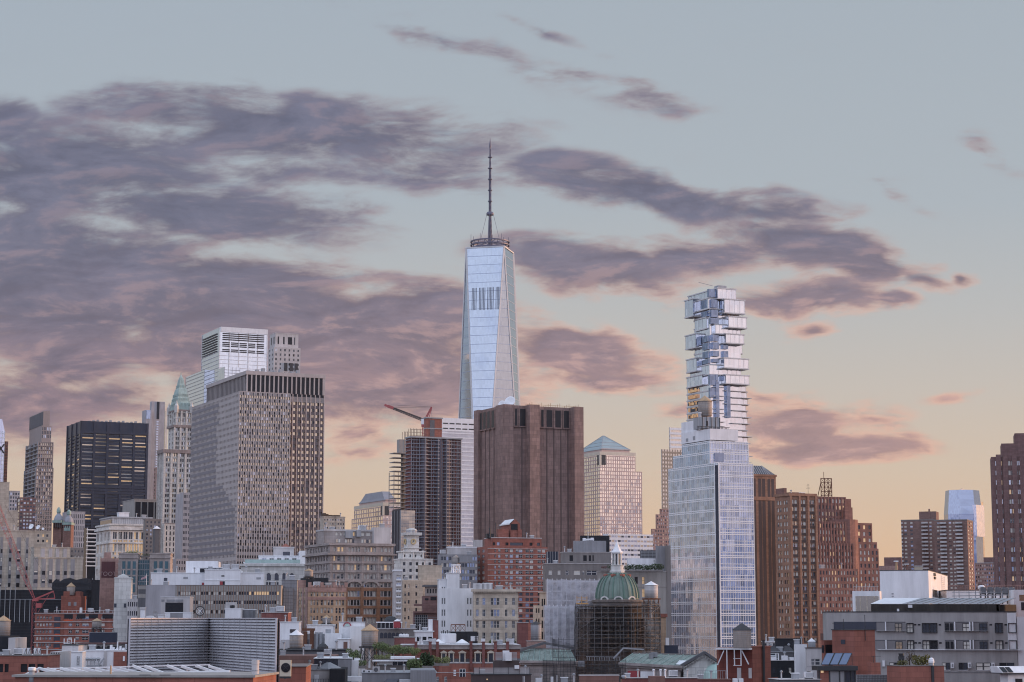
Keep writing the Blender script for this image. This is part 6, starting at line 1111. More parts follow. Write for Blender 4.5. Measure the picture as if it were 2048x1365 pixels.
m = MB(); m.bar((A[3].x - 2, A[3].y - 4, A[3].z - 1.0), (A[3].x + 5, A[3].y - 1, A[3].z + 1.1), .7, .5).bar((A[3].x + 5, A[3].y - 1, A[3].z + 1.1), (A[2].x + 1, A[2].y, A[2].z + .3), .7, .5); m.build('gable_coping', 'dark_grey', t_); X_ = lambda px: at(px, 1340, 415).x - t_.location.x; zz = lambda y: EYE + ray(1410, y)[1] * 415
for x in (1072, 1092): m = MB(); m.box(X_(x), X_(x + 5.5), .1, .4, zz(1352), zz(1336)); m.build('window', 'glass_dark', t_); MB().box(X_(x - 1), X_(x + 6.5), .0, .4, zz(1353.3), zz(1352)).build('sill', 'greystone', t_)
sc = thing('lower_scaffold', 'low dark scaffold and netting in front of the dome between the copper roofs', 'scaffold', at(1165, 1365, 395)); o = sc.location; X_ = lambda px: at(px, 1340, 395).x - o.x; zz = lambda y: EYE + ray(1410, y)[1] * 395 - o.z; m = MB(); m.poly((X_(1086), 0, -20), (X_(1252), 0, -20), (X_(1252), 0, zz(1330)), (X_(1086), 0, zz(1320))); m.poly((X_(1105), 1, zz(1325)), (X_(1150), 1, zz(1325)), (X_(1150), 1, zz(1290)), (X_(1105), 1, zz(1278))); m.build('net', 'net_open', sc); m = MB()
for i in range(25): x = X_(1086 + i * 6.9); m.bar((x, -.15, -20), (x, -.15, zz(1318 + i % 4 * 3)), .08)
for y in range(1322, 1366, 7): m.bar((X_(1086), -.15, zz(y)), (X_(1252), -.15, zz(y)), .07)
for x in (1106, 1117, 1128, 1150): m.bar((X_(x), .8, zz(1330)), (X_(x), .8, zz(1276)), .09)
for y in (1280, 1292, 1304, 1316): m.bar((X_(1106), .8, zz(y)), (X_(1150), .8, zz(y)), .07)
m.build('pole_lattice', 'dark_metal', sc); m = MB(); [m.bar((X_(1175 + i * 5), 2, zz(1322)), (X_(1175 + i * 5), 2, zz(1314)), .08) for i in range(14)]; m.bar((X_(1173), 2, zz(1314)), (X_(1240), 2, zz(1315)), .08).bar((X_(1228), 2, zz(1318)), (X_(1248), 2, zz(1297)), .3).bar((X_(1248), 2, zz(1297)), (X_(1290), 4, zz(1300)), .3); m.build('stair_rail', 'grey_metal', sc)
m = MB(); [m.lathe([(.5, zz(1334)), (.4, zz(1322))], 8, X_(x), 1.5) for x in (1160, 1166)]; m.build('bin', 'grey_panel', sc)
b = Bld('ochre_strip_building', 'narrow ochre strip of wall with red capstone beside the scaffolded drum', 'building', 1321, 1322.5, 1332, 1235, 452, 'yellow_brick', th=5); b.add('capstone', 'red_brick', (-.2, b.Wd + .3, -.3, 2, b.zt, b.zt + .8)); b = Bld('dark_blue_shed', 'dark blue netted shed at the foot of the white-framed tower', 'shed', 1328, 1330, 1356, 1291, 440, 'dark_blue', th=5); b.add('white_sheet', 'white_paint', (b.rx(1331), b.rx(1338), -.2, .3, b.zt, b.z(1276)))

# ------------------------------------------------------------------ left foreground
D = 700; YR = [(1233, 1239), (1247, 1253), (1260.5, 1267), (1274, 1280.5), (1287, 1293.5)]
b = Bld('banded_brick_apartments', 'red brick apartment block with white floor bands, orange balconies and a stepped bulkhead', 'apartment building', 68, 70.5, 261, 1226, D, 'red_brick', th=3, fR=fr(px=[(74, 78), (80.5, 84), (86.5, 90), (92.5, 96.5), (99, 104), (138, 145), (152, 159), (165, 178), (203, 210), (225, 238), (251, 258)], py=YR, rv=.3, st='G', g='dsvdb'))
b.add('floor_band', 'pale_concrete', *[(-.25, b.Wd + .2, -.3, .1, b.z(y + 1.1), b.z(y)) for y in (1226.5, 1243.5, 1257.5, 1271, 1285, 1299)])
mat('balcony_orange', (.50, .085, .035), .7, .2); b.add('balcony_front', 'balcony_orange', *[(b.rx(112), b.rx(121), -.2, .1, b.z(y + 2.4), b.z(y)) for y in (1254.5, 1268, 1282, 1296)], (b.rx(128), b.rx(146), -.2, .1, b.z(1242.5), b.z(1240))); b.add('balcony_recess', 'glass_dark', *[(b.rx(109), b.rx(121.5), -.1, .1, b.z(y), b.z(y - 8)) for y in (1242, 1254.5, 1268, 1282, 1296)])
mat('brick_orange', (.225, .082, .06), .85, .2, brick=(1.6, .7, .13)); b.add('brick_strip', 'brick_orange', (b.rx(122), b.rx(128), -.15, .1, 0, b.zt), (b.rx(228), b.rx(250), -.15, .1, b.z(1242), b.zt + .6)); b.add('terrace_opening', 'glass_black', *[(b.rx(x0), b.rx(x1), -.12, .1, b.z(1237.5), b.z(1229)) for x0, x1 in ((129, 146), (154, 171), (178, 196), (205, 226))])
t = Bld('', '', '', 121, 122.5, 162, 1192, D + 4, 'brick_orange', on=b, th=3, z0=b.zt - .5, part='bulkhead'); t.add('vent_panel', 'grey_panel', (t.rx(137), t.rx(142), -.06, .1, t.z(1212), t.z(1204.5)), (t.rx(148), t.rx(153.5), -.06, .1, t.z(1212), t.z(1204.5))); t.add('bulkhead_step', 'brick_orange', (t.rx(126.5), t.rx(139), .4, 5, t.zt - .1, t.z(1183)), (t.rx(151), t.rx(160), .4, 5, t.zt - .1, t.z(1183)), (t.rx(126.5), t.rx(160), 5, 7, t.zt - .1, t.z(1184)))
m = MB()
for x in range(108, 258, 9): m.bar((b.rx(x), .2, b.zt), (b.rx(x), .2, b.zt + .8), .07)
m.bar((b.rx(108), .2, b.zt + .8), (b.rx(258), .2, b.zt + .8), .07).lathe([(.5, b.zt), (.45, b.zt + 1.8)], 8, b.rx(161), .8); m.build('roof_railing', 'white_metal', b.root)
D = 515; p = at(206, 1287.6, D); k = D / F; t_ = thing('billboard', 'blank dark blue billboard on posts in front of the banded brick apartments', 'billboard', (p.x, p.y, p.z), R_(2)); MB().box(-27 * k, 27.5 * k, -.1, .3, 0, 21.5 * k).build('panel', 'dark_blue', t_); m = MB(); m.box(-27.5 * k, 28 * k, -.2, .4, 21.5 * k, 22.3 * k).box(-27.5 * k, -27 * k, -.2, .4, 0, 21.5 * k).box(27.5 * k, 28 * k, -.2, .4, 0, 21.5 * k).box(-27.5 * k, 28 * k, -.2, .4, -.5 * k, 0); m.build('frame', 'grey_metal', t_); m = MB(); [m.bar((x * k, .3, 4), (x * k, 3, -3), .15).bar((x * k, .1, 0), (x * k, .1, -3), .15) for x in (-20, 0, 20)]; m.build('strut', 'dark_metal', t_)
b = Bld('arcaded_brick_block', 'dark low brick block with a row of small arches under the billboard', 'building', 155, 157, 252, 1289, 512, 'grey_brown', th=3, cap='plum_brick', ch=.4)
for x in (160, 169, 179, 193, 203, 213, 226, 238): X0 = b.rx(x); MB().poly(*[(X0 + .55 - .55 * math.cos(a), -.05, b.z(1301) + .5 + .6 * math.sin(a)) for a in [math.pi * i / 8 for i in range(9)]], (X0 + 1.1, -.05, b.z(1302)), (X0, -.05, b.z(1302))).build('arched_window', 'glass_black', b.root)
# rooftop letters seen by the billboard, white house, panels
D = 440; k = D / F; b = Bld('white_rooftop_house', 'small white rooftop house carrying a taller beige drum, in front of the brick apartments', 'house', 119, 121, 165, 1305, 380, 'white_paint', th=4, cap='white_paint', ch=.1); t = Bld('', '', '', 123, 124, 157, 1291.5, 383, 'pale_concrete', on=b, th=4, z0=b.zt, cap='dark_metal', ch=.12, co=.1); m = MB(); m.bar((b.rx(155), -.15, b.z(1332)), (b.rx(155), -.15, b.z(1313)), .05).bar((b.rx(159), -.15, b.z(1332)), (b.rx(159), -.15, b.z(1313)), .05); [m.bar((b.rx(155), -.15, b.z(1314 + i * 3)), (b.rx(159), -.15, b.z(1314 + i * 3)), .04) for i in range(6)]; m.build('ladder', 'dark_metal', b.root)
p = at(139.5, 1287.5, 388); t_ = thing('rooftop_letters', 'white block letters standing in a row on the small white rooftop house', 'sign', (p.x, p.y, t.zt + .12), R_(4)); m = MB(); m.box(-1.15, 1.15, .1, .2, 0, .15); m.build('rail', 'dark_metal', t_); [text(c, 1.45, (-.9 + i * .6, 0, .14), t_, 'white_paint', ex=.12, name='letter') for i, c in enumerate('LEII')]
b = Bld('red_brick_front_block', 'plain red brick block at the frame edge with dark openings and lamp-dotted parapet', 'building', -30, -20, 96, 1312, 345, 'red_brick', th=3, cap='grey_brown', ch=.12, fR=fr(px=[(-4, 7), (10, 18), (42, 55), (58, 71), (75, 88)], py=((1328.5, 1345),), rv=.4, g='v', st='')); m = MB(); [m.box(b.rx(x), b.rx(x + 1.4), -.1, .1, b.zt + .12, b.zt + .3) for x in (5, 25, 45, 64, 84)]; m.build('lamp_stud', 'white_metal', b.root)
b = Bld('grey_stub_block', 'grey roof stub with white walls behind the red brick front block', 'building', -20, 17, 31, 1276, 400, 'pale_concrete', th=3); t = Bld('', '', '', 28, 30, 40, 1302, 398, 'pale_concrete', on=b, th=3); t = Bld('', '', '', -20, -10, 16.5, 1273, 404, 'black_net', on=b, th=3); b.add('chiller', 'grey_metal', (b.rx(-5), b.rx(17), -3, 0, b.z(1312), b.z(1304)))
p = at(66, 1310.5, 370); k = 370 / F
for i, lab in enumerate(('leftmost of four white panel backs on dark struts behind the red brick block', 'second of four white panel backs behind the red brick block', 'third of four white panel backs behind the red brick block', 'rightmost of four white panel backs, beside the brick apartments')):
    x = (-19.5, -12, 1.5, 9)[i] * k; t_ = thing('white_billboard', lab, 'sign panel', (p.x + x, p.y, p.z - .2), R_(3), 'white panel backs on the roof'); MB().box(0, 6.6 * k, -.05, .05, .3, 16 * k).build('panel', 'white_paint', t_); MB().bar((6 * k, -.1, 1.4), (2.5 * k, -1.0, 0), .07).bar((6.4 * k, -.1, 0), (6.4 * k, -.1, 15 * k), .07).bar((2.5 * k, -1.0, 0), (6.4 * k, -.1, 0.05), .06).build('strut', 'dark_metal', t_)
b = Bld('grey_columned_shed', 'low grey shed with dark slots between pale posts at the foot of the brick apartments', 'shed', 99, 101, 120, 1304, 360, 'pale_concrete', th=3, fR=fr(n=4, py=((1305.5, 1314),), wf=.65, g='v', st=''))
b = Bld('white_walled_building', 'white walled roof building with a dark red brick end, piled with roof equipment', 'building', 170, 172, 262, 1302, 360, 'white_paint', th=4, cap='white_metal', ch=.12); b.add('brick_end', 'red_brick', (b.rx(227.5), b.rx(259), -.1, .1, b.z(1335), b.zt - .2)); b.add('white_vent', 'white_metal', (b.rx(247), b.rx(250.5), -.6, -.1, b.z(1322.5), b.z(1313))); b.add('pilaster', 'pale_concrete', (b.rx(208), b.rx(214), -.2, .1, 0, b.zt)); m = MB(); [m.lathe([(.28, 0), (.28, .25), (.45, .3), (.3, .55), (.02, .6)], 10, b.rx(x), -1.2) for x in (177, 184, 191, 199)]; [m.bar((b.rx(x), -1, -.8), (b.rx(x), -1, .2), .08) for x in (177, 184, 191, 199)]; m.bar((b.rx(194), -1.5, -1.6), (b.rx(211), -1.5, .5), .25).box(b.rx(176), b.rx(206), -1.4, -.8, -1.2, -.7); m.build('roof_fan', 'grey_metal', b.root, b.off + Vector((0, 0, b.z(1322)))); m = MB(); [m.box(b.rx(x), b.rx(x + 4), 1, 2, b.zt, b.zt + h) for x, h in ((218, 1.0), (223, .6), (231, .5), (237, .8), (243, .5))]; m.lathe([(.12, b.zt), (.12, b.zt + 1.6)], 8, b.rx(234), .6); m.build('roof_equipment', 'white_paint', b.root)

# ------------------------------------------------------------------ louvred screen and its rooftop kit
DL = 262; mat('louvre_metal', (.52, .51, .54), .5, .12, metal=.25); b0 = at(419, 1237.3, DL); pL = at(260, 1237.3, DL - 14); pR = at(553, 1237.3, DL - 30)
t_ = thing('louvred_screen', 'large grey louvred plant screen folded in a shallow V, nearest metal wall', 'plant screen', (b0.x, b0.y, 0)); zt = b0.z; hgt = 8.6
def screen(nm, p, q, off=0.0):
    d = Vector((q.x - p.x, q.y - p.y, 0)); L_ = d.length; d.normalize(); n = Vector((d.y, -d.x, 0)); m = MB(); n = -n if n.y > 0 else n; o = Vector((p.x - b0.x, p.y - b0.y, 0)); back = MB(); a, c = o - n * .35, o + d * L_ - n * .35; back.poly((a.x, a.y, 0), (c.x, c.y, 0), (c.x, c.y, zt - .05), (a.x, a.y, zt - .05)); back.build('backing', 'dark_grey', t_)
    for i in range(25):
        z1 = zt - .08 - i * .345; z0 = z1 - .29; a, c = o + n * .14, o + d * L_ + n * .14; a2, c2 = o - n * .12, o + d * L_ - n * .12; m.poly((a.x, a.y, z0), (c.x, c.y, z0), (c2.x, c2.y, z1), (a2.x, a2.y, z1)); m.poly((a.x, a.y, z0 - .035), (c.x, c.y, z0 - .035), (c.x, c.y, z0), (a.x, a.y, z0))
    m.build('louvre', 'louvre_metal', t_); m = MB()
    for f_ in (0, 1): s_ = o + d * (L_ * f_); m.bar((s_.x, s_.y, 0), (s_.x, s_.y, zt + .05), .22)
    m.bar((o.x, o.y, zt), ((o + d * L_).x, (o + d * L_).y, zt), .3, .12); m.build('frame', 'louvre_metal', t_); m = MB()
    for i in range(1, 12): s_ = o + d * (L_ * i / 12) + n * .16; m.bar((s_.x, s_.y, zt - hgt), (s_.x, s_.y, zt), .03)
    m.build('support_grille', 'grey_metal', t_)
screen('l', pL, b0); screen('r', b0, pR)
rf = MB(); rf.poly((pL.x - b0.x, pL.y - b0.y, zt - .12), (0, 0, zt - .12), (pR.x - b0.x, pR.y - b0.y, zt - .12), (pR.x - b0.x + 3, pR.y - b0.y + 45, zt - .12), (pL.x - b0.x, pL.y - b0.y + 35, zt - .12)); rf.build('roof', 'roof_tar', t_)
def roofkit(px, y0, y1, x0, x1, D, name, label, cat, depth=2.0, m='white_paint', zb=None):
    p0, p1 = at(x0, y1, D), at(x1, y1, D); zb = p0.z if zb is None else zb; t = thing(name, label, cat, (p0.x, p0.y, zb)); w_ = p1.x - p0.x; h_ = at(x0, y0, D).z - zb; MB().box(0, w_, 0, depth, .08, h_).build('casing', m, t); MB().box(-.06, w_ + .06, -.06, depth + .06, h_, h_ + .08).build('lid', 'white_metal', t); MB().box(.1, .3, .1, depth - .1, -.12, .08).box(w_ - .3, w_ - .1, .1, depth - .1, -.12, .08).build('base_rail', 'dark_metal', t); return t, w_, h_
t, w_, h_ = roofkit(0, 1195, 1237, 321, 379, 283, 'air_handler', 'tall pale air handler with a big black opening above the louvred screen', 'air handler', 3, 'pale_concrete', zt - .1); MB().box(w_ * .16, w_ * .77, -.06, .1, h_ * .3, h_ * .76).build('opening', 'glass_black', t); MB().box(w_ * .2, w_ * .48, -.05, .1, h_ * .8, h_ * .9).box(w_ * .5, w_ * .77, -.05, .1, h_ * .8, h_ * .9).box(w_ * .02, w_ * .12, -.05, .1, h_ * .8, h_ * .9).build('vent', 'grey_panel', t)
t, w_, h_ = roofkit(0, 1226, 1237, 330, 382, 268, 'condenser_box', 'long white condenser box with a grey door right behind the louvred screen edge', 'condenser', 1.5, 'white_paint', zt - .1); MB().box(w_ * .2, w_ * .68, -.04, .1, .12, h_ - .03).build('door', 'grey_panel', t)
t, w_, h_ = roofkit(0, 1231, 1237, 316, 327, 266, 'small_vent_box', 'small white box left of the long condenser', 'vent box', 1, 'white_paint', zt - .1)
t, w_, h_ = roofkit(0, 1218, 1237, 450, 481, 275, 'chiller', 'pale grey chiller with dark fan drum on top, above the louvred screen', 'chiller', 2.4, 'white_paint', zt - .1); MB().box(0, w_ * .62, .2, 2, h_ + .08, h_ + .9).build('upper_box', 'pale_concrete', t); MB().lathe([(.3, 0), (.34, .35), (.05, .4)], 12, w_ * .45, .2).build('fan', 'dark_metal', t, (0, 0, h_ + .1))
t, w_, h_ = roofkit(0, 1220, 1237, 482, 510, 277, 'ribbed_cooler', 'long grey ribbed cooler beside the pale chiller', 'cooler', 2.0, 'grey_metal', zt - .1); m = MB(); [m.box(i * w_ / 12, i * w_ / 12 + .05, -.05, 0, .1, h_) for i in range(13)]; [m.bar((w_ * f_, -.4, 0), (w_ * f_, -.4, h_ * .9), .08) for f_ in (.05, .2, .9, 1.02)]; m.build('fin_rib', 'dark_grey', t)
p = at(285.5, 1237, 262); t = thing('square_stack', 'white square exhaust stack with a capped top on the louvred screen roof', 'stack', (p.x, p.y, zt - .1)); MB().box(-.28, .28, -.28, .28, 0, 1.25).build('shaft', 'white_paint', t); MB().box(-.36, .36, -.36, .36, 1.25, 1.55).build('cap', 'pale_concrete', t)
p = at(299, 1237, 262); t = thing('curved_duct', 'low rounded white duct beside the square exhaust stack', 'duct', (p.x, p.y, zt - .1)); m = MB(); pr = [(-.6 * math.cos(math.pi * i / 10), .45 * math.sin(math.pi * i / 10) ** .6) for i in range(11)]; m.poly(*[(x, 0, z_) for x, z_ in pr]); [m.poly((pr[i][0], 0, pr[i][1]), (pr[i + 1][0], 0, pr[i + 1][1]), (pr[i + 1][0], 1.2, pr[i + 1][1]), (pr[i][0], 1.2, pr[i][1])) for i in range(10)]; m.build('hood', 'white_paint', t); MB().box(-.2, .2, -.03, 0.02, .05, .14).build('slot', 'dark_metal', t)
p = at(309, 1231, 263); t = thing('satellite_dish', 'dark satellite dish on a short pole above the louvred screen', 'satellite dish', (p.x, p.y, zt - .1)); m = MB(); m.lathe([(.01, 0), (.25, .05), (.38, .13), (.37, .14), (.2, .07), (.01, .03)], 16); o = m.build('reflector', 'grey_panel', t, (0, 0, .72), True); o.rotation_euler = (R_(70), 0, R_(35)); MB().bar((0, .1, 0), (0, .1, .75), .06).build('pole', 'dark_metal', t)
p = at(400, 1222.5, 266); t = thing('spoked_hoop', 'round spoked wheel on a stand, upright above the louvred screen', 'wheel', (p.x, p.y, zt - .1)); h_ = p.z - zt + .1; r = .6; m = MB(); [m.bar((r * math.cos(a), 0, h_ + r * math.sin(a)), (r * math.cos(a + .2618), 0, h_ + r * math.sin(a + .2618)), .1) for a in [k * .2618 for k in range(24)]]; m.build('rim', 'dark_metal', t); m = MB(); [m.bar((0, 0, h_), (r * math.cos(a), 0, h_ + r * math.sin(a)), .045) for a in [k * math.pi / 4 for k in range(8)]]; m.lathe([(.1, h_ - .08), (.1, h_ + .08)], 10); m.build('spoke', 'white_metal', t); MB().bar((0, .1, 0), (0, .1, h_), .08).box(.2, .8, -.3, .3, 0, .12).build('stand', 'dark_metal', t)
b = Bld('dark_brick_annex', 'dark maroon brick annex with a pale coping right behind the louvred screen', 'building', 520, 523, 576, 1226, 400, 'dark_brick', th=3, cap='pale_concrete', ch=.12)
# white steel frame roof in the foreground
D = 205; t_ = thing('steel_beam_frame', 'open white steel roof frame of sloping beams in the near foreground', 'roof frame', at(250, 1365, D)); o = t_.location
Q = lambda x, y, d=0: at(x, y, D + d) - o
m = MB(); bm_ = []
for i, x in enumerate((78, 95, 121, 143, 167, 191, 217, 241, 266, 290, 335, 363, 392, 418)):
    e = x + (52 if i < 8 else 41); yy = 1337 if i < 8 else 1332; m = MB(); m.bar(Q(x, yy + (i % 2) * 1.0 - (x - 80) * .0, 7), Q(e, 1352 - (x - 80) * .018, 0), .16, .26); m.build('beam', 'white_metal', t_)
m = MB(); m.bar(Q(52, 1355, 0), Q(460, 1343.5, 0), .25, .3).bar(Q(50, 1350, 4), Q(80, 1336, 7), .16).bar(Q(80, 1338, 7), Q(420, 1330, 8), .12).bar(Q(76, 1337, 7), Q(76, 1372, 7), .2); [m.bar(Q(x, 1352 - x * .02, 1), Q(x, 1375, 1), .16) for x in (100, 129, 178, 230)]; [m.bar(Q(x, 1338, 7), Q(x, 1352, 7), .1) for x in (110, 160, 205, 255, 310, 374)]; m.bar(Q(90, 1355, 0), Q(118, 1341, 7), .1); m.build('rail_frame', 'white_metal', t_)
b = Bld('foreground_roof_edge', 'pale stone coping over brick along the bottom edge, under the steel roof frame', 'building', 10, 30, 506, 1354.5, 196, 'red_brick', th=-4, cap='concrete', ch=.22, co=.25)
for x in (280, 320): b.add('coping_joint', 'dark_grey', (b.rx(x), b.rx(x + 22), -.28, 0, b.zt + .21, b.zt + .26))
p = at(221, 1358, 198); t_ = thing('pole_with_skirt', 'rusty rounded post rising from a dark conical skirt on the foreground roof', 'vent post', p); m = MB(); m.lathe([(.7, 0), (.66, .1), (.2, .42), (.1, .46)], 14); m.build('skirt', 'dark_metal', t_); MB().lathe([(.085, .4), (.085, 1.15), (.06, 1.27), (.01, 1.3)], 10).build('post', 'tank_cone', t_)
p = at(63, 1366, 196); t_ = thing('flue_pipe', 'shiny capped metal flue in the bottom left foreground', 'flue', p); MB().lathe([(.27, 0), (.27, 1.15)], 16).build('shaft', 'grey_metal', t_, None, True); m = MB(); m.lathe([(.34, 1.15), (.38, 1.2), (.38, 1.42), (.33, 1.47), (.05, 1.5)], 16); m.build('cap', 'white_metal', t_)
p = at(510.5, 1352, 199); t_ = thing('flue_pipe', 'wide pale sheet metal flue standing before the louvred screen', 'flue', p); MB().lathe([(.36, 0), (.36, 1.1)], 18).lathe([(.39, 1.1), (.39, 1.52)], 18).build('shaft', 'pale_concrete', t_); MB().lathe([(.41, .5), (.41, .56)], 18).build('band', 'grey_metal', t_)
p = at(570, 1357, 215); t_ = thing('condenser_unit', 'cream condenser unit with one big round fan at the corner of the louvred screen', 'condenser', p); MB().box(-.58, .6, 0, .5, .2, 1.9).build('casing', 'clock_ivory', t_); m = MB(); m.lathe([(.50, 0), (.50, .08), (.46, .1), (.46, .02)], 24); o_ = m.build('fan_ring', 'dark_metal', t_, (.06, 0, 1.12)); o_.rotation_euler = (R_(90), 0, 0); m = MB(); m.lathe([(.46, 0.01), (.1, .03), (.01, .03)], 24); o_ = m.build('fan_grille', 'glass_black', t_, (.06, -.02, 1.12)); o_.rotation_euler = (R_(90), 0, 0); m = MB(); [m.bar((.06, -.07, 1.12), (.06 + .44 * math.cos(a), -.07, 1.12 + .44 * math.sin(a)), .05) for a in (.78, 2.35, 3.93, 5.5)]; m.lathe([(.08, -.1), (.08, -.02)], 10); m.build('fan_blade', 'dark_metal', t_); MB().box(-.58, .6, 0, .5, -.02, .18).build('stand', 'dark_metal', t_)
b = Bld('orange_brick_stub', 'low orange-red brick stub to the right of the cream condenser unit', 'building', 558, 560, 612, 1334, 225, 'brick_orange', th=3, cap='grey_brown', ch=.1)

# ------------------------------------------------------------------ centre rooftops
b = Bld('white_wall_house', 'white walled roof house with a dish, between the louvred screen and grey tank', 'house', 558, 560, 598, 1245, 360, 'white_paint', th=4, cap='white_metal', ch=.1); t = Bld('', '', '', 559, 561, 580, 1280, 356, 'pale_concrete', on=b, th=4); b.add('mural_patch', 'blue_glass', (b.rx(580), b.rx(592), -.05, .1, b.z(1266), b.z(1259)))
b = Bld('rusty_pipe_house', 'beige roof house with rusty pipes and a rust hood behind the grey water tank', 'house', 606, 608, 640, 1268, 352, 'pale_concrete', th=4); t = Bld('', '', '', 613, 614, 668, 1251, 372, 'white_paint', on=b, th=4, cap='white_metal', ch=.1); m = MB(); m.lathe([(.35, 0), (.35, b.z(1264) - 30)], 10, b.rx(611), -.4).lathe([(.35, 0), (.35, b.z(1262) - 30)], 10, b.rx(624), -.4); m.box(b.rx(604), b.rx(630), -.7, .4, b.z(1262) - 30, b.z(1257) - 30); m.build('rust_pipe', 'rust', b.root, (0, 0, 30)); m = MB(); [m.lathe([(.3, 20), (.3, b.z(1265 + i % 2 * 3))], 10, b.rx(634 + i * 4), -.3 + i % 2 * .5) for i in range(4)]; m.build('grey_duct', 'grey_metal', b.root); b.add('small_window', 'blue_glass', (b.rx(613), b.rx(619), -.06, .1, b.z(1290), b.z(1279)))
b = Bld('patched_white_block', 'patched white block with a red and green mural arch and a small door house', 'building', 676, 678, 730, 1245, 345, 'white_brick', th=4, cap='pale_concrete', ch=.08); t = Bld('', '', '', 649, 650, 683, 1268, 342, 'white_brick', on=b, th=4); u = Bld('', '', '', 675, 676, 699, 1279, 335, 'white_paint', on=b, th=4, cap='white_metal', ch=.06); u.add('door', 'brown_brick', (u.rx(687), u.rx(695), -.05, .1, u.z(1302), u.z(1284))); v = Bld('', '', '', 698, 700, 729, 1253, 340, 'white_brick', on=b, th=4)
m = MB(); c_ = b.rx(694.5); z_ = b.z(1253); [m.bar((c_ - .62 * math.cos(a), -.1, z_ + .62 * math.sin(a)), (c_ - .62 * math.cos(a + .26), -.1, z_ + .62 * math.sin(a + .26)), .16) for a in [i * .26 for i in range(12)]]; m.build('mural_border', 'door_red', b.root); MB().poly((c_ - .45, -.08, z_), (c_ + .45, -.08, z_), (c_ + .1, -.08, z_ + .42), (c_ - .1, -.08, z_ + .42)).build('mural_patch', 'pale_copper', b.root)
b = Bld('brown_parapet_building', 'dark roof with a curved black vent and rusty low walls below the grey water tank', 'building', 550, 554, 690, 1302, 318, 'dark_grey', th=3, cap='black_net', ch=.15, co=.2); t = Bld('', '', '', 552, 555, 672, 1312, 300, 'brown_brick', on=b, th=3); m = MB(); m.lathe([(.9, 0), (.85, .5), (.5, .9), (.02, 1.1)], 14, b.rx(645), 1.2); m.build('curved_vent', 'dark_metal', b.root, b.off + Vector((0, 0, b.zt + .1)))
b = Bld('dark_glass_pavilion', 'low dark glass pavilion with a thin white roof line beneath the patched white block', 'pavilion', 627, 628.5, 702.5, 1318, 285, 'glass_dark', th=3, cap='white_metal', ch=.1, co=.1); b.mullions('dark_metal', 'R', 12, (), .05, 1, .05); b.add('grey_door_panel', 'grey_panel', (b.rx(676), b.rx(702), -.07, .1, 0, b.zt - .1)); t = Bld('', '', '', 702, 703, 717, 1321, 287, 'white_paint', on=b, th=3)
b = Bld('octagon_roof_house', 'grey rendered roof house under an eight-sided ribbed grey roof', 'house', 611, 613, 676, 1341, 262, 'pale_concrete', th=3, cap='grey_metal', ch=.1); m = MB(); m.lathe([(1.75, 0), (1.7, .1), (.35, .78), (.25, .82)], 8, b.rx(656), 1.6); m.build('hip_roof', 'grey_metal', b.root, b.off + Vector((0, 0, b.zt + .15))); t = Bld('', '', '', 657, 659, 690, 1339, 258, 'black_net', on=b, th=3); b.add('white_door', 'white_paint', (b.rx(629), b.rx(638), -.06, .1, b.z(1365), b.z(1350)))
m = MB(); [m.bar((b.rx(613 + i * 5), -1.5, b.z(1366)), (b.rx(613 + i * 5), -1.5, b.z(1358)), .05) for i in range(16)]; m.bar((b.rx(613), -1.5, b.z(1358)), (b.rx(688), -1.5, b.z(1358)), .05); m.build('roof_rail', 'dark_blue', b.root)
b = Bld('long_arched_block', 'long grey-brown block with triple arched windows left of the plum modern block', 'building', 752, 755, 832, 1259, 440, 'grey_brown', th=4, cap='pale_concrete', ch=.2)
for x0 in (760, 783.5):
    for i in range(3): X0 = b.rx(x0 + i * 8); w_ = .75; MB().poly(*[(X0 + w_ / 2 - w_ / 2 * math.cos(a), -.05, b.z(1269) + w_ / 2 * math.sin(a)) for a in [math.pi * j / 8 for j in range(9)]], (X0 + w_, -.05, b.z(1277)), (X0, -.05, b.z(1277))).build('arched_window', 'glass_dark', b.root)
t = Bld('', '', '', 753, 754, 803, 1246, 446, 'glass_black', on=b, th=4, z0=b.zt, cap='white_metal', ch=.2, co=.2, part='roof_pavilion'); t.mullions('white_metal', 'R', 6, (), .08, 1, .08); m = MB(); m.lathe([(1.6, t.zt + .2), (1.5, t.zt + .7), (.9, t.zt + 1.3), (.02, t.zt + 1.5)], 14, t.rx(782), 2); m.build('curved_roof', 'dark_metal', b.root, t.off)
b = Bld('tent_roof_kiosk', 'small white tent-roofed kiosk with red side beside the roof pavilion', 'kiosk', 786, 788, 801, 1243, 430, 'door_red', th=4, z0=EYE + ray(1024, 1256)[1] * 430); m = MB(); m.prism([(-.1, -.1), (b.Wd + .1, -.1), (b.Wd + .1, 1.4), (-.1, 1.4)], b.zt, b.z(1238), [(b.Wd / 2 - .02, .6), (b.Wd / 2 + .02, .6), (b.Wd / 2 + .02, .7), (b.Wd / 2 - .02, .7)]); m.build('tent_roof', 'white_paint', b.root)
b = Bld('white_pavilion_house', 'white framed modern roof house with three dark bays below the plum block', 'house', 830, 832, 866, 1264, 400, 'white_paint', th=4, cap='white_metal', ch=.2, co=.25, fR=fr(n=3, py=((1274, 1283),), wf=.7, rv=.3, g='v', st='')); b.add('white_stack', 'white_paint', (b.rx(857), b.rx(865.5), 1, 2, b.zt, b.z(1239))); b.add('brick_pier', 'dark_brick', (b.rx(866), b.rx(877), 1, 3, 0, b.z(1241)))
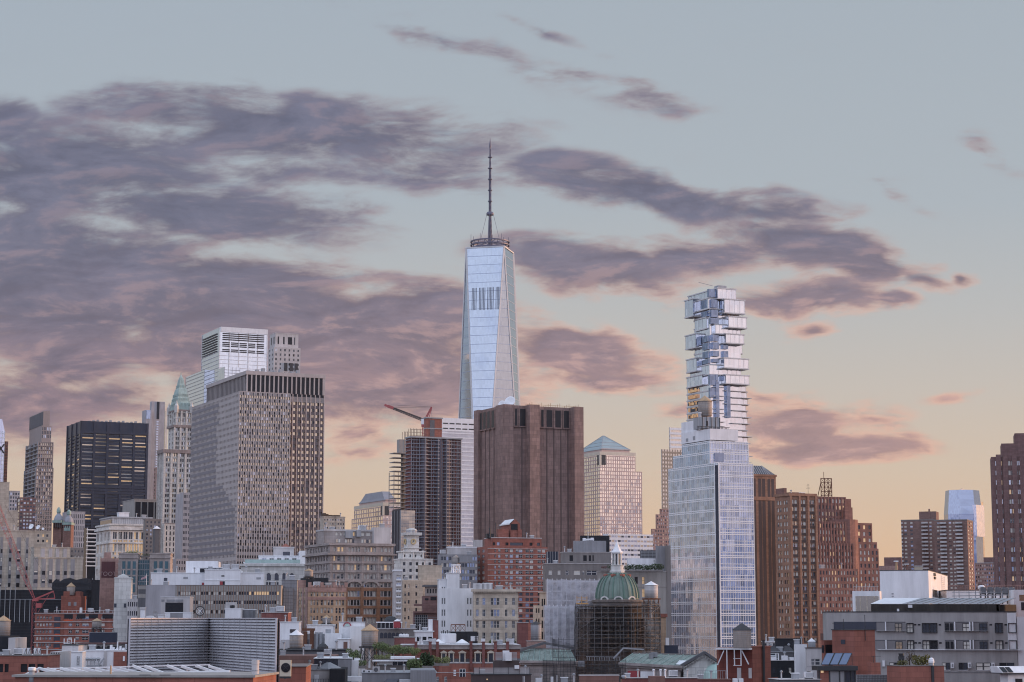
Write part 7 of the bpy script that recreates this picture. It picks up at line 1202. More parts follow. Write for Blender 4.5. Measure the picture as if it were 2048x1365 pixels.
b = Bld('brick_chimney_house', 'low dark brick house with white vents on top, before the white pavilion house', 'house', 787, 790, 830, 1276, 380, 'dark_brick', th=4, cap='grey_brown', ch=.15); m = MB(); [m.lathe([(.3, 0), (.4, .15), (.4, .5), (.05, .65)], 10, b.rx(x), .8) for x in (802, 808, 814)]; m.box(b.rx(799), b.rx(818), .4, 1.3, -.02, .12); m.build('vent', 'white_paint', b.root, b.off + Vector((0, 0, b.zt + .1)))
# mansard row with brick piers and pedimented dormers
D = 372; b = Bld('mansard_row', 'row of brick houses with a slate mansard, brick piers and pedimented pale dormers', 'row house', 796, 800, 1040, 1291.5, D, 'red_brick', th=3)
m = MB(); W_ = b.Wd; z1, z0 = b.z(1299), b.z(1326); m.poly((0, -.4, z0), (W_, -.4, z0), (W_, .9, z1), (0, .9, z1)); m.build('mansard_slope', 'dark_grey', b.root); b.add('cornice', 'greystone', (-.2, W_ + .2, -.5, 2.5, z1, b.zt), (-.1, W_ + .1, -.7, 2.4, b.zt, b.zt + .15)); b.add('brick_base', 'red_brick', (0, W_, -.6, .2, 0, z0)); b.add('roof_deck', 'white_paint', (.1, W_ - .1, 0, 12, b.zt + .16, b.zt + .2))
m = MB(); [m.box(b.rx(x), b.rx(x + 5.5), -.85, .6, b.z(1340), b.zt + .55).box(b.rx(x) - .08, b.rx(x + 5.5) + .08, -.92, .65, b.zt + .55, b.zt + .72) for x in (829, 857.5, 872, 939, 964, 988, 1012)]; m.build('brick_pier_border', 'dark_brick', b.root); m = MB()
for i, x in enumerate((882, 897, 918, 949, 975)):
    X0, X1 = b.rx(x), b.rx(x + (13 if i > 1 else 11)); zt_, zb_ = b.z(1307), b.z(1325); c = (X0 + X1) / 2; m2 = MB(); m2.box(X0, X0 + .22, -.75, .4, zb_, zt_).box(X1 - .22, X1, -.75, .4, zb_, zt_).box(X0 - .12, X1 + .12, -.85, .4, zt_, zt_ + .18); m2.prism([(X0 - .12, -.85), (X1 + .12, -.85), (X1 + .12, .4), (X0 - .12, .4)], zt_ + .18, zt_ + .5, [(c - .05, -.85), (c + .05, -.85), (c + .05, .4), (c - .05, .4)]); d_ = m2.build('dormer', 'cream', b.root); MB().box(X0 + .22, X1 - .22, -.6, .3, zb_, zt_).build('dormer_window', 'glass_dark', d_)
b.put_windows([('R', b.rx(x), b.rx(x + 5), b.z(1365), b.z(1354), -.62) for x in (873, 889)] + [('R', b.rx(919), b.rx(931), b.z(1354), b.z(1338), -.62)], dict(g='d', st='G')); b.add('stone_band', 'pale_concrete', (0, W_, -.68, 0, b.z(1346), b.z(1345)), (0, W_, -.7, 0, z0 - .1, z0 + .15)); b.add('fire_escape_grille', 'white_metal', *[(b.rx(907), b.rx(912), -1.0, -.9, b.z(1342 + i * 3.4), b.z(1340 + i * 3.4)) for i in range(4)]); MR = b
def drum(): pass
p = at(896, 1287, 390); t_ = thing('white_roof_drum', 'broad white drum-shaped roof house on the mansard row', 'roof drum', (p.x, p.y, MR.zt + .2)); MB().lathe([(1.6, 0), (1.6, 1.75), (1.5, 1.85)], 24).build('drum_wall', 'white_paint', t_); m = MB(); [m.box(-1.3 + i * .35, -1.1 + i * .35, -.2, 0, 1.85, 2.3 + i % 2 * .2) for i in range(5)]; m.build('vent', 'dark_metal', t_)
for x, r, lab in ((877, 1.3, 'low white conical roof left of the white roof drum'), (924, 1.3, 'low white conical roof right of the white roof drum')):
    p = at(x, 1288, 388); t_ = thing('cone_skylight', lab, 'roof cone', (p.x, p.y, MR.zt + .2), 0, 'white cones on the mansard row'); MB().lathe([(r, 0), (r * .9, .15), (.2, .75), (.1, .8)], 14).build('cone', 'white_metal', t_); MB().lathe([(r * 1.05, -.05), (r * 1.05, .05)], 14).build('rim', 'grey_metal', t_)
p = at(928, 1279, 420); t_ = thing('black_billboard', 'black billboard back with a white trussed gantry behind the mansard row', 'billboard', (p.x, p.y, p.z - 2)); k = 420 / F; MB().box(-27.5 * k, 27 * k, 0, .3, 1, 3.6).build('panel', 'black_net', t_); m = MB(); [m.bar((x * k, .2, 3.6), (x * k, .2, 5.0), .12) for x in (-26, -17, -8, 2)]; m.bar((-26 * k, .2, 5), (2 * k, .2, 5), .2); [m.bar((x * k, .2, 3.7), ((x + 9) * k, .2, 4.9), .08).bar(((x + 9) * k, .2, 3.7), (x * k, .2, 4.9), .08) for x in (-26, -17, -8)]; m.build('gantry_lattice', 'rust', t_); MB().bar((-20 * k, .15, -2), (-20 * k, .15, 1), .2).bar((20 * k, .15, -2), (20 * k, .15, 1), .2).build('post', 'dark_metal', t_)
p = at(949, 1284, 400); t_ = thing('twin_fan_condenser', 'white condenser with two fans on the mansard row roof', 'condenser', (p.x, p.y, MR.zt + .2)); MB().box(-.75, .6, 0, .5, .3, 1.25).build('casing', 'white_paint', t_); m = MB(); [m.lathe([(.27, 0), (.27, .04), (.2, .05), (.02, .05)], 14, .1, y) for y in (.5, 1.0)]; o_ = m.build('fan', 'dark_grey', t_); o_.rotation_euler = (R_(90), 0, 0); o_.location = (.2, -.01, 0); MB().box(-.7, .55, .05, .45, 0, .3).build('stand', 'dark_metal', t_)
p = at(966, 1284, 398); t_ = thing('small_condenser', 'small white condenser box beside the twin-fan condenser', 'condenser', (p.x, p.y, MR.zt + .2)); MB().box(-.4, .4, 0, .4, .1, .8).build('casing', 'white_paint', t_); MB().box(-.35, .35, .05, .35, 0, .1).build('stand', 'dark_metal', t_)
# terrace buildings at the bottom centre
D = 296; b = Bld('slatted_terrace_building', 'black roof building with silvery slatted terrace fences at the bottom edge', 'building', 942, 944, 1062, 1350, D, 'stripe_dark', th=3, cap='dark_metal', ch=.12); t = Bld('', '', '', 986, 988, 1039, 1322, D + 12, 'stripe_dark', on=b, th=3)
mat('slat_silver', (.36, .35, .36), .6, .2); m = MB(); [m.box(b.rx(947), b.rx(1060), -.05, .05, b.z(1349 - i * 2.3), b.z(1347.6 - i * 2.3)) for i in range(6)]; m.build('slat_fence', 'slat_silver', b.root); m = MB(); [m.box(b.rx(x), b.rx(x + 1), -.1, .1, b.zt, b.z(1335)) for x in (947, 958, 987, 1016, 1038, 1059)]; m.build('fence_frame', 'dark_metal', b.root); m = MB(); [m.box(t.rx(991), t.rx(1004), -.05, .05, t.z(1320 - i * 2.2), t.z(1318.6 - i * 2.2)).box(t.rx(1022), t.rx(1034), -.05, .05, t.z(1320 - i * 2.2), t.z(1318.6 - i * 2.2)) for i in range(7)]; m.build('slat_fence', 'slat_silver', b.root, t.off); m = MB(); m.box(t.rx(1006), t.rx(1019), .5, 1.5, t.zt, t.z(1302)).lathe([(.5, t.zt), (.5, t.z(1305))], 14, t.rx(1017), -.2); m.build('roof_box', 'white_paint', b.root, t.off); b.add('white_condenser', 'white_paint', (b.rx(1029), b.rx(1038), -.6, -.1, b.z(1338), b.z(1331))); m = MB(); m.bar((b.rx(1046), -.2, b.z(1366)), (b.rx(1046), -.2, b.z(1353)), .06).bar((b.rx(1048.5), -.2, b.z(1366)), (b.rx(1048.5), -.2, b.z(1353)), .06); m.build('pipe_trim', 'white_metal', b.root); b.add('wall_lamp', 'glass_lit', (b.rx(973), b.rx(975.5), -.1, .05, b.z(1360.5), b.z(1358)))
b = Bld('grey_clad_roof_house', 'low grey clad roof house with a grooved box, bottom centre', 'house', 720, 724, 872, 1347, 272, 'grey_panel', th=3, cap='grey_metal', ch=.08); t = Bld('', '', '', 819, 821, 871, 1341, 268, 'grey_panel', on=b, th=3); t.mullions('grey_metal', 'R', 16, (), .03, 1, .03, name='clad_rib'); b.add('white_door', 'white_paint', (b.rx(833), b.rx(838.5), -.5, -.3, b.z(1372), b.z(1353))); m = MB(); m.poly((b.rx(764), -2.5, b.z(1368)), (b.rx(790), -2.5, b.z(1368)), (b.rx(800), .5, b.z(1356)), (b.rx(776), .5, b.z(1356))); m.build('sloped_skylight', 'glass_sky', b.root); b.add('roof_hatch', 'white_paint', (b.rx(799), b.rx(828), -2.2, -.8, b.z(1372), b.z(1359)), (b.rx(692), b.rx(724), -1.5, 1, b.z(1362), b.z(1353)))
for i, (x, w_, y0, lab) in enumerate(((728, 9, 1340, 'white fan condenser, first of a cluster under the large weathered tank'), (738, 9, 1341, 'white condenser in the middle of the cluster under the large weathered tank'), (752, 14, 1334, 'tallest pale grey condenser, at the end of the cluster under the large tank'))):
    p = at(x, 1347, 274); k = 274 / F; t_ = thing('rooftop_condenser', lab, 'condenser', p, 0, 'condensers under the large tank'); h_ = (1347 - y0) * k; MB().box(-w_ * k / 2, w_ * k / 2, 0, .5, .06, h_).build('casing', ('white_paint', 'white_paint', 'pale_concrete')[i], t_); m = MB(); m.lathe([(h_ * .33, 0), (h_ * .33, .03), (h_ * .1, .05)], 14); o_ = m.build('fan', 'dark_grey', t_, (0, 0, h_ * .53)); o_.rotation_euler = (R_(90), 0, 0); MB().box(-w_ * k / 2 + .05, w_ * k / 2 - .05, .05, .45, 0, .06).build('stand', 'dark_metal', t_)
b = Bld('terrace_pergola_house', 'roof terrace house with long white canopy slabs among planting', 'house', 748, 752, 818, 1331, 310, 'grey_brown', th=3, fR=fr(px=[(784, 790), (795, 803), (806, 812)], py=((1325, 1331),), rv=.2, g='v', st='') if False else None); b.add('canopy', 'white_paint', (b.rx(745), b.rx(815), -1.2, 2, b.z(1323), b.z(1321)), (b.rx(781), b.rx(852), -.6, 2.5, b.z(1318.6), b.z(1317.2)), (b.rx(781), b.rx(830), 0, 3, b.z(1316), b.z(1313.5))); b.add('glass_room', 'glass_dark', (b.rx(784), b.rx(816), 0, 2, b.zt, b.z(1322.5))); m = MB(); [m.box(b.rx(x), b.rx(x + 1), -.4, -.2, b.zt, b.z(1321)) for x in (757, 770, 784, 794, 806, 815)]; m.build('canopy_post', 'white_paint', b.root); TP = b
# foliage: leaves on limbs
def leaf_mesh(m, c, r, n, size, seed):
    rnd = random.Random(seed)
    for _ in range(n):
        while True:
            v = Vector((rnd.uniform(-1, 1), rnd.uniform(-1, 1), rnd.uniform(-1, 1)))
            if v.length < 1 and v.length > .25: break
        p = c + Vector((v.x * r[0], v.y * r[1], v.z * r[2])); a = Vector((rnd.uniform(-1, 1), rnd.uniform(-1, 1), rnd.uniform(-.4, 1))).normalized(); b_ = a.cross(Vector((rnd.uniform(-1, 1), rnd.uniform(-1, 1), rnd.uniform(-1, 1)))).normalized(); s_ = size * rnd.uniform(.6, 1.3)
        m.poly(p - b_ * s_ * .5, p + a * s_ * .7, p + b_ * s_ * .5, p - a * s_ * .7)
for nm, c in dict(leaf_dark=(.045, .075, .032), leaf_olive=(.20, .22, .085), leaf_mid=(.13, .17, .07), leaf_yellow=(.14, .13, .04), leaf_red=(.13, .045, .04)).items(): mat(nm, c, .7, .45, streak=False, scale=1.5)
def tree(px, yb, yt, wpx, D, label, lf, seed, n=900, name='roof_tree', cat='tree', group=None):
    p = at(px, yb, D); k = D / F; h = (yb - yt) * k; r = wpx * k / 2 * 1.2; t = thing(name, label, cat, p, 0, group); rnd = random.Random(seed); m = MB(); m.lathe([(.09 + h * .012, 0), (.05 + h * .008, h * .45), (.02, h * .8)], 7); m.build('trunk', 'bark', t); lm = MB(); cr = MB()
    for i in range(7):
        a = i * 2.4; q_ = Vector((r * .62 * math.cos(a) * rnd.uniform(.4, 1.1), r * .55 * math.sin(a), h * rnd.uniform(.42, .85))); lm.bar((0, 0, h * .3), q_, .05); leaf_mesh(cr, q_, (r * .48, r * .48, h * .24), n // 6, max(.12, r * .085), seed * 31 + i)
    lm.build('limb', 'bark', t); cr.build('crown', lf, t); return t
def bush(px0, px1, yb, yt, D, label, lf, seed, n=1400, name='hedge', cat='hedge', dep=1.4):
    p0, p1 = at(px0, yb, D), at(px1, yb, D); k = D / F; h = (yb - yt) * k; w_ = p1.x - p0.x; t = thing(name, label, cat, p0); m = MB(); m.box(0, w_, -.2, dep, -.3, .06); m.build('planter_box', 'grey_brown', t); rnd = random.Random(seed); m = MB(); nn_ = max(4, int(w_ / max(.5, h * .8)))
    for i in range(nn_): leaf_mesh(m, Vector((w_ * (i + .5) / nn_, dep * .4, h * rnd.uniform(.38, .55))), (w_ / nn_ * .8, dep * .6, h * rnd.uniform(.4, .6)), n // nn_, max(.1, h * .11), seed * 17 + i)
    m.build('foliage', lf, t); return t
for i, a in enumerate(((764, 1315, 1284, 34, 322, 'tallest dark roof tree just right of the large weathered tank', 'leaf_mid'), (785, 1316, 1290, 34, 326, 'olive green roof tree in the middle of the rooftop grove', 'leaf_olive'), (806, 1316, 1291, 36, 323, 'roof tree at the right of the rooftop grove, over the white canopy', 'leaf_mid'), (829, 1318, 1296, 26, 330, 'smaller yellowish roof tree at the end of the rooftop grove', 'leaf_olive'), (707, 1321, 1299, 24, 290, 'lone small roof tree before the patched white block door', 'leaf_mid'))): tree(*a, 11 + i, 1100)
bush(841, 866, 1333, 1308, 300, 'tall dark trimmed hedge beside the white canopy slabs', 'leaf_dark', 5, 1300); bush(862, 898, 1328, 1313, 304, 'overhanging leafy hedge in front of the mansard dormers', 'leaf_olive', 6, 1200); bush(815, 842, 1341, 1316, 292, 'loose green climber hedge below the white canopy', 'leaf_mid', 7, 1100); bush(748, 782, 1320, 1309, 314, 'low green terrace hedge under the rooftop grove', 'leaf_olive', 8, 900); bush(716, 732, 1333, 1320, 288, 'small green shrub hedge at the foot of the large weathered tank', 'leaf_mid', 9, 500)
bush(1251, 1326, 1141, 1128, 549, 'long dark hedge on the grey concrete block roof', 'leaf_dark', 3, 2600, dep=1.6); bush(1203, 1214, 1138, 1131, 550, 'small reddish shrub on the grey concrete roof left of the dome lantern', 'leaf_red', 4, 300, 'shrub', 'shrub'); bush(1215, 1226, 1138, 1130, 550, 'small dark shrub touching the dome lantern on the grey concrete roof', 'leaf_dark', 2, 300, 'shrub', 'shrub')
bush(252, 276, 1113, 1101, 708, 'pale green planting on the left of the teal-windowed building roof', 'leaf_olive', 12, 700); bush(273, 310, 1113, 1107, 712, 'low dark planting in the middle of the teal-windowed building roof', 'leaf_dark', 13, 700)

# ------------------------------------------------------------------ right foreground
D = 308; b = Bld('tank_brick_tower', 'red brick tower holding a water tank on a white beam platform over a dark recess', 'building', 1433, 1504.5, 1541, 1295.5, D, 'brick_orange', th=58); z0_ = b.z(1300)
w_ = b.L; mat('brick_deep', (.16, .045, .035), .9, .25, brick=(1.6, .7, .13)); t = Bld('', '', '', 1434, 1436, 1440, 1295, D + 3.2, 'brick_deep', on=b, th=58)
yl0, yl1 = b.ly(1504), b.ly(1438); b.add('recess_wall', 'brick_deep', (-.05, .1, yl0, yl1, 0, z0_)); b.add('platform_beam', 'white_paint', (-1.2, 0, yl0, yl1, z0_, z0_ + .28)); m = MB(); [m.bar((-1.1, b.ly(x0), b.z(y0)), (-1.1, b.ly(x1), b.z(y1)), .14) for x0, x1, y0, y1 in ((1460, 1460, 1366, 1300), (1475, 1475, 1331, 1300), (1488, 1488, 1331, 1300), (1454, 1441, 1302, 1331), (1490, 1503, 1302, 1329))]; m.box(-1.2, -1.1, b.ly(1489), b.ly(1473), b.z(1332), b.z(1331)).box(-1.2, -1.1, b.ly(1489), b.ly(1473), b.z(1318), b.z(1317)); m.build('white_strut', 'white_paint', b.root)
b.add('door', 'pale_concrete', (-.12, 0, b.ly(1482), b.ly(1474), b.z(1357), b.z(1336.5)), (-.12, 0, b.ly(1503), b.ly(1497), b.z(1357), b.z(1336.5))); b.add('parapet', 'red_brick', (-.1, b.Wd + .1, -.1, 1.5, b.zt, b.zt + .2)); m = MB(); m.lathe([(.2, 0), (.2, b.z(1282)), (.24, b.z(1281))], 10, b.rx(1523.5), -.3); m.build('black_flue', 'dark_metal', b.root)
t = Bld('', '', '', 1538, 1541, 1556, 1356, D - 4, 'brick_orange', on=b, th=58); b = Bld('low_red_parapet', 'low dark red roof wall with rubbish bins and a mesh fence before the brick tower', 'wall', 1392, 1394, 1460, 1360, 285, 'dark_brick', th=3, cap='brown_brick', ch=.12); m = MB(); [m.bar((b.rx(1396 + i * 5), .1, b.zt), (b.rx(1396 + i * 5), .1, b.z(1342)), .04) for i in range(12)]; m.bar((b.rx(1396), .1, b.z(1342)), (b.rx(1452), .1, b.z(1342)), .05); m.build('fence_grille', 'grey_metal', b.root); m = MB(); [m.box(b.rx(x), b.rx(x + 9), -1.2, -.4, b.z(1368), b.z(1357)) for x in (1464, 1475)]; m.build('bin_trim', 'white_paint', b.root)
D = 372; b = Bld('black_shopfront_row', 'low black painted brick row with bright sash windows and white roof kit', 'row house', 1538, 1540, 1614, 1322, D, 'black_net', th=4, cap='pale_concrete', ch=.12, fR=fr(px=[(1545, 1551), (1557, 1561), (1565, 1569), (1577, 1583), (1589, 1593), (1595, 1599), (1606, 1612)], py=((1335.5, 1346),), rv=.2, g='bbd', st='D')); m = MB(); [m.box(b.rx(x), b.rx(x + w_), .5, 2, b.zt + .1, b.zt + h_) for x, w_, h_ in ((1546, 6, .7), (1567, 10, .9), (1581, 8, .6))]; [m.lathe([(.1, b.zt), (.1, b.zt + 1.3)], 8, b.rx(x), .4) for x in (1553, 1558)]; m.build('roof_equipment', 'white_paint', b.root)
t = Bld('', '', '', 1536, 1538, 1591, 1305, D + 14, 'dark_grey', on=b, th=4, cap='grey_metal', ch=.15); t.add('white_window', 'frame_white', (t.rx(1538), t.rx(1557), -.1, .1, t.z(1318), t.z(1307))); t.add('window_glass', 'glass_dark', (t.rx(1540), t.rx(1555), -.13, .1, t.z(1317), t.z(1308))); m = MB(); [m.prism([(t.rx(x), 0), (t.rx(x + 26), 0), (t.rx(x + 26), 4), (t.rx(x), 4)], t.zt, t.zt + 1.2, [(t.rx(x + 9), 1.5), (t.rx(x + 15), 1.5), (t.rx(x + 15), 2.5), (t.rx(x + 9), 2.5)]) for x in (1538, 1566)]; m.build('dark_roof_hood', 'roof_tar', b.root, t.off)
p = at(1578, 1300, 420); k = 420 / F; t_ = thing('black_billboard', 'wide black billboard back below the tan brick tower', 'billboard', (p.x, p.y, p.z - 2)); MB().box(-27 * k, 27 * k, 0, .3, 1.9, 4.2).build('panel', 'black_net', t_); MB().box(-27 * k, 27 * k, -.1, .4, 4.2, 4.35).build('cap_trim', 'dark_metal', t_); MB().bar((-15 * k, .2, -3), (-15 * k, .2, 1.9), .2).bar((15 * k, .2, -3), (15 * k, .2, 1.9), .2).build('post', 'dark_metal', t_); b = Bld('pale_stub_house', 'small pale roof house peeping between brick tower and black billboard', 'house', 1524, 1527, 1552, 1284, 440, 'pale_concrete', th=4, cap='white_paint', ch=.15, fR=fr(n=3, py=((1287, 1292),), wf=.5, g='d', st=''))
b = Bld('grey_rendered_house', 'grey rendered house with one window and white roof terrace, tiny tank above', 'house', 1611, 1613, 1645, 1297, 350, 'pale_concrete', th=4, cap='dark_metal', ch=.12, fR=fr(px=[(1622, 1629), (1629.6, 1640)], py=((1318, 1330),), rv=.2, g='ds', st='W')); t = Bld('', '', '', 1588, 1590, 1614, 1289, 354, 'white_paint', on=b, th=4); b.add('joint', 'grey_metal', (0, b.Wd, -.05, .1, b.z(1333.6), b.z(1333)))
# long grey balcony apartments with white penthouse and dark shed
D = 345; b = Bld('grey_balcony_apartments', 'long grey rendered apartment block with recessed balconies and dark-framed windows', 'apartment building', 1653, 2032, 2052, 1225, D, 'grey_render', th=84, cap='dark_metal', ch=.16, co=.08, fL=fr(px=[(1813, 1825.5), (1844, 1858), (1859, 1872.5), (1989.5, 2003.5), (2016, 2030)], py=((1247.5, 1265), (1282, 1298.5)), rv=.25, g='bbdvd', st='F', fr=True))
LX = lambda a, c: tuple(sorted((b.ly(a), b.ly(c))))
def Lbox(nm, mt, a, c, y0, y1, d0, d1): q_ = LX(a, c); return b.add(nm, mt, (d0, d1, q_[0], q_[1], b.z(y1), b.z(y0)))
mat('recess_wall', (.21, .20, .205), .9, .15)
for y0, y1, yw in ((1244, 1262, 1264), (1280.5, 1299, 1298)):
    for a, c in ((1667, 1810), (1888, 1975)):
        Lbox('balcony_recess', 'recess_wall' if a > 1800 or y0 > 1270 else 'recess_wall', a, c, y0, y1, -.06, .05); Lbox('painted_soffit_shade', 'dark_grey', a, c, y0, y0 + 1.6, -.09, .05)  # flat bays; the dark top strip is soffit shade put in as colour
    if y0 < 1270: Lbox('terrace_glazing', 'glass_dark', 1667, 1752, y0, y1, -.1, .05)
    for x in (1769, 1907, 1937, 1943): Lbox('post', 'white_paint', x, x + 2.2, y0, y1, -.45, 0)
    for x0, x1, g_ in ((1789, 1803, 'w'), (1889, 1897, 'v'), (1899, 1905, 'v'), (1924, 1938, 'b'), (1957, 1973, 'd')): b.put_windows([('L', *LX(x0, x1), b.z(yw), b.z(y0 + 3), -.09)], dict(g=g_, st='F'))
    Lbox('parapet_panel', 'grey_render', 1750, 1810, y1, y1 + 1.0, -.5, 0); Lbox('parapet_panel', 'grey_render', 1888, 1975, y1, y1 + 1.0, -.5, 0)
    for x in (1827, 1835, 1876.5, 1978, 2008): Lbox('wall_vent', 'glass_black', x, x + 5, y0 + 4.5, y0 + 7.5, -.05, .05)
Lbox('ledge', 'white_paint', 1753, 2040, 1299.6, 1301, -.5, 0); Lbox('white_strip', 'white_paint', 2014, 2031.5, 1226, 1300, -.04, .05)
for x0, x1, ac in ((1776, 1795, 0), (1881, 1897, 1898), (1914, 1932, 1932.5), (1948.5, 1978, 1979), (1995, 2025, 0)):
    b.put_windows([('L', *LX(x0 + (x1 - x0) * i / 2, x0 + (x1 - x0) * (i + 1) / 2 - .6), b.z(1340.5), b.z(1326), -.06) for i in (0, 1)], dict(g='dvb', st='D')); Lbox('sill', 'white_paint', x0 - 1, x1 + 1, 1340.5, 1341.6, -.15, 0)
    if ac: Lbox('window_cooler', 'white_paint', ac, ac + 6, 1326, 1337, -.55, 0); Lbox('cooler_grille', 'grey_panel', ac + 1.5, ac + 4.8, 1328, 1335, -.58, -.5)
Lbox('window_cooler', 'white_paint', 1762, 1766.5, 1322, 1334, -.5, 0); Lbox('base_course', 'grey_panel', 1880, 2040, 1345, 1345.8, -.1, 0)
b.add('white_end', 'white_paint', (.2, 6, -9, -.1, 0, b.z(1234)));
AP = b; D2 = D + 6
t_ = thing('metal_roof_shed', 'long dark tar-walled shed with a sloping metal roof on the grey apartments', 'roof shed', at(1743, 1225, D2)); o = t_.location.copy(); q = lambda x, y, d=0: at(x, y, D2 + d) - o; z_ = AP.zt + .16 - o.z; mat('tar_wall', (.045, .04, .036), .9, .5, scale=.8)
a0, a1, r1, r0 = q(1741, 1208), q(2001, 1208), q(2032, 1196.5, 7), q(1830, 1196.5, 7); m = MB(); m.box(a0.x + .15, a1.x - .1, .05, .4, z_, a0.z - .05).prism([(a1.x - .3, .05), (r1.x, 7), (r1.x - .4, 7), (a1.x - .7, .05)], z_, a0.z - .1); m.build('wall', 'tar_wall', t_)
m = MB(); mid = .20; m.poly(a0, a0 + (a1 - a0) * .24, r0 + (r1 - r0) * .06, r0 + Vector((-5.5, 0, 0))); m.build('lit_roof_part', 'white_metal', t_); m = MB(); m.poly(a0 + (a1 - a0) * .24, a1, r1, r0 + (r1 - r0) * .06); m.build('roof', 'grey_metal', t_); m = MB(); [m.bar(a0 + (a1 - a0) * f_ + Vector((0, 0, .03)), r0 + (r1 - r0) * (f_ * 1.22 - .22 if f_ > .2 else 0) + Vector((0, 0, .03)), .05) for f_ in [.28 + i * .06 for i in range(13)]]; m.build('roof_seam', 'dark_grey', t_); m = MB(); m.box(q(1816, 1215).x, q(1824, 1215).x, -.3, .05, q(1816, 1216).z, q(1816, 1210).z).box(q(1794, 1222).x, q(1798, 1222).x, -.2, .05, q(1794, 1223).z, q(1794, 1218).z); m.build('wall_unit', 'white_paint', t_)  # light on the near end of the roof put in as whiter metal
p0 = Bld('white_penthouse', 'big white windowless penthouse block, its sunset side lit pink', 'penthouse', 1759.5, 1856.5, 1894.5, 1141.5, 372, 'white_paint', th=74, cap='dark_metal', ch=.12, co=.05)
p0.add('dark_doorway', 'glass_black', (p0.rx(1864), p0.rx(1873), -.06, .1, p0.z(1193), p0.z(1178))); p0.add('camera_box', 'dark_metal', (p0.rx(1866.5), p0.rx(1870), -.2, .05, p0.z(1149), p0.z(1143.5)), (p0.rx(1867), p0.rx(1870), -.2, .05, p0.z(1156), p0.z(1151))); m = MB(); m.bar((p0.rx(1881), -.2, p0.z(1195)), (p0.rx(1881), -.2, p0.z(1145)), .06).bar((p0.rx(1887), -.2, p0.z(1195)), (p0.rx(1887), -.2, p0.z(1145)), .06); [m.bar((p0.rx(1881), -.2, p0.z(1147 + i * 4)), (p0.rx(1887), -.2, p0.z(1147 + i * 4)), .04) for i in range(12)]; m.build('ladder', 'pale_concrete', p0.root); p0.add('vent', 'grey_metal', (-.08, .05, p0.ly(1786), p0.ly(1782), p0.z(1189), p0.z(1186.5)), (-.08, .05, p0.ly(1786), p0.ly(1782), p0.z(1194), p0.z(1192)))
t = Bld('', '', '', 1704.5, 1759, 1763, 1182.5, 366, 'white_paint', on=p0, th=74); t.add('beige_window', 'glass_warm', (-.06, .05, *sorted((t.ly(1711.5), t.ly(1756))), t.z(1223), t.z(1192.5))); t.mullions('cream', 'L', px=[1711.5, 1720, 1733.5, 1748.5, 1756], zs=(), tv=.14, d=.1, z0=t.z(1223), z1=t.z(1192.5)); m = MB(); [m.bar((.3, t.ly(x), t.zt), (.3, t.ly(x), t.zt + .85), .05) for x in range(1707, 1758, 3)]; m.bar((.3, t.ly(1707), t.zt + .85), (.3, t.ly(1757), t.zt + .85), .06); m.build('roof_railing', 'pale_concrete', p0.root, t.off)
for i, (x, h_, lab) in enumerate(((1793, 2.2, 'tallest tan chimney pipe on the white penthouse roof'), (1814, 1.5, 'short dark-based chimney pipe on the white penthouse roof'))): p = at(x, 1140, 376); t_ = thing('chimney_pipe', lab, 'chimney', (p.x, p.y, p0.zt + .12), 0, 'penthouse chimneys'); MB().lathe([(.22, 0), (.2, h_ * .8)], 10).build('pipe_shaft', ('tank_cone', 'brown_brick')[i], t_); MB().box(-.45, .35, -.3, .3, h_ * .72, h_ * .82).build('cowl', 'white_metal', t_)
p = at(1840, 1139, 376); t_ = thing('roof_box', 'low cream box with a pale lid on the white penthouse roof', 'vent box', (p.x, p.y, p0.zt + .12)); MB().box(-.9, .5, 0, 1, 0, .75).build('casing', 'cream', t_); MB().box(-1, .6, -.1, 1.1, .75, .85).build('lid', 'white_paint', t_)
b = Bld('white_parapet_wing', 'white parapet wing with railing behind the row of roof condensers', 'penthouse', 1893, 2060, 2070, 1181, 384, 'white_paint', th=84, cap='dark_metal', ch=.12); m = MB(); [m.bar((.3, b.ly(x), b.zt), (.3, b.ly(x), b.zt + .9), .05) for x in range(1896, 2056, 5)]; m.bar((.3, b.ly(1896), b.zt + .9), (.3, b.ly(2056), b.zt + .9), .06); m.build('roof_railing', 'pink_brick', b.root); b = Bld('white_end_wing', 'white wall wing with a gold window at the frame edge above the grey apartments', 'penthouse', 2027, 2065, 2075, 1180, 360, 'white_paint', th=84); b.add('gold_window', 'glass_warm', (-.06, .05, *sorted((b.ly(2038), b.ly(2055))), b.z(1202), b.z(1190))); b.add('window', 'glass_dark', (-.06, .05, *sorted((b.ly(2041), b.ly(2055))), b.z(1221), b.z(1205)))
for i, x in enumerate((1967, 1982, 1997, 2011, 2025)):
    p = at(x, 1195, 366); t_ = thing('roof_condenser', ('first square grey condenser in the row of five, next to the white fan hood', 'second square grey condenser in the row of five on the apartments roof', 'middle square grey condenser in the row of five on the apartments roof', 'fourth square grey condenser in the row of five on the apartments roof', 'last square grey condenser in the row of five, nearest the white end wing')[i], 'condenser', (p.x, p.y, p.z), 0, 'row of five roof condensers'); MB().box(-.52, .52, 0, .9, .7, 1.75).build('casing', 'grey_metal', t_); m = MB(); [m.box(-.5 + j * .12, -.46 + j * .12, -.04, 0, .8, 1.65) for j in range(9)]; m.build('fin_rib', 'dark_grey', t_); MB().lathe([(.4, 1.75), (.4, 1.85), (.1, 1.87)], 14, 0, .45).build('fan', 'dark_metal', t_); MB().box(-.55, .55, .1, .2, .5, .7).box(-.5, -.4, .1, .8, -1.2, .6).box(.4, .5, .1, .8, -1.2, .6).build('stand', 'dark_metal', t_)
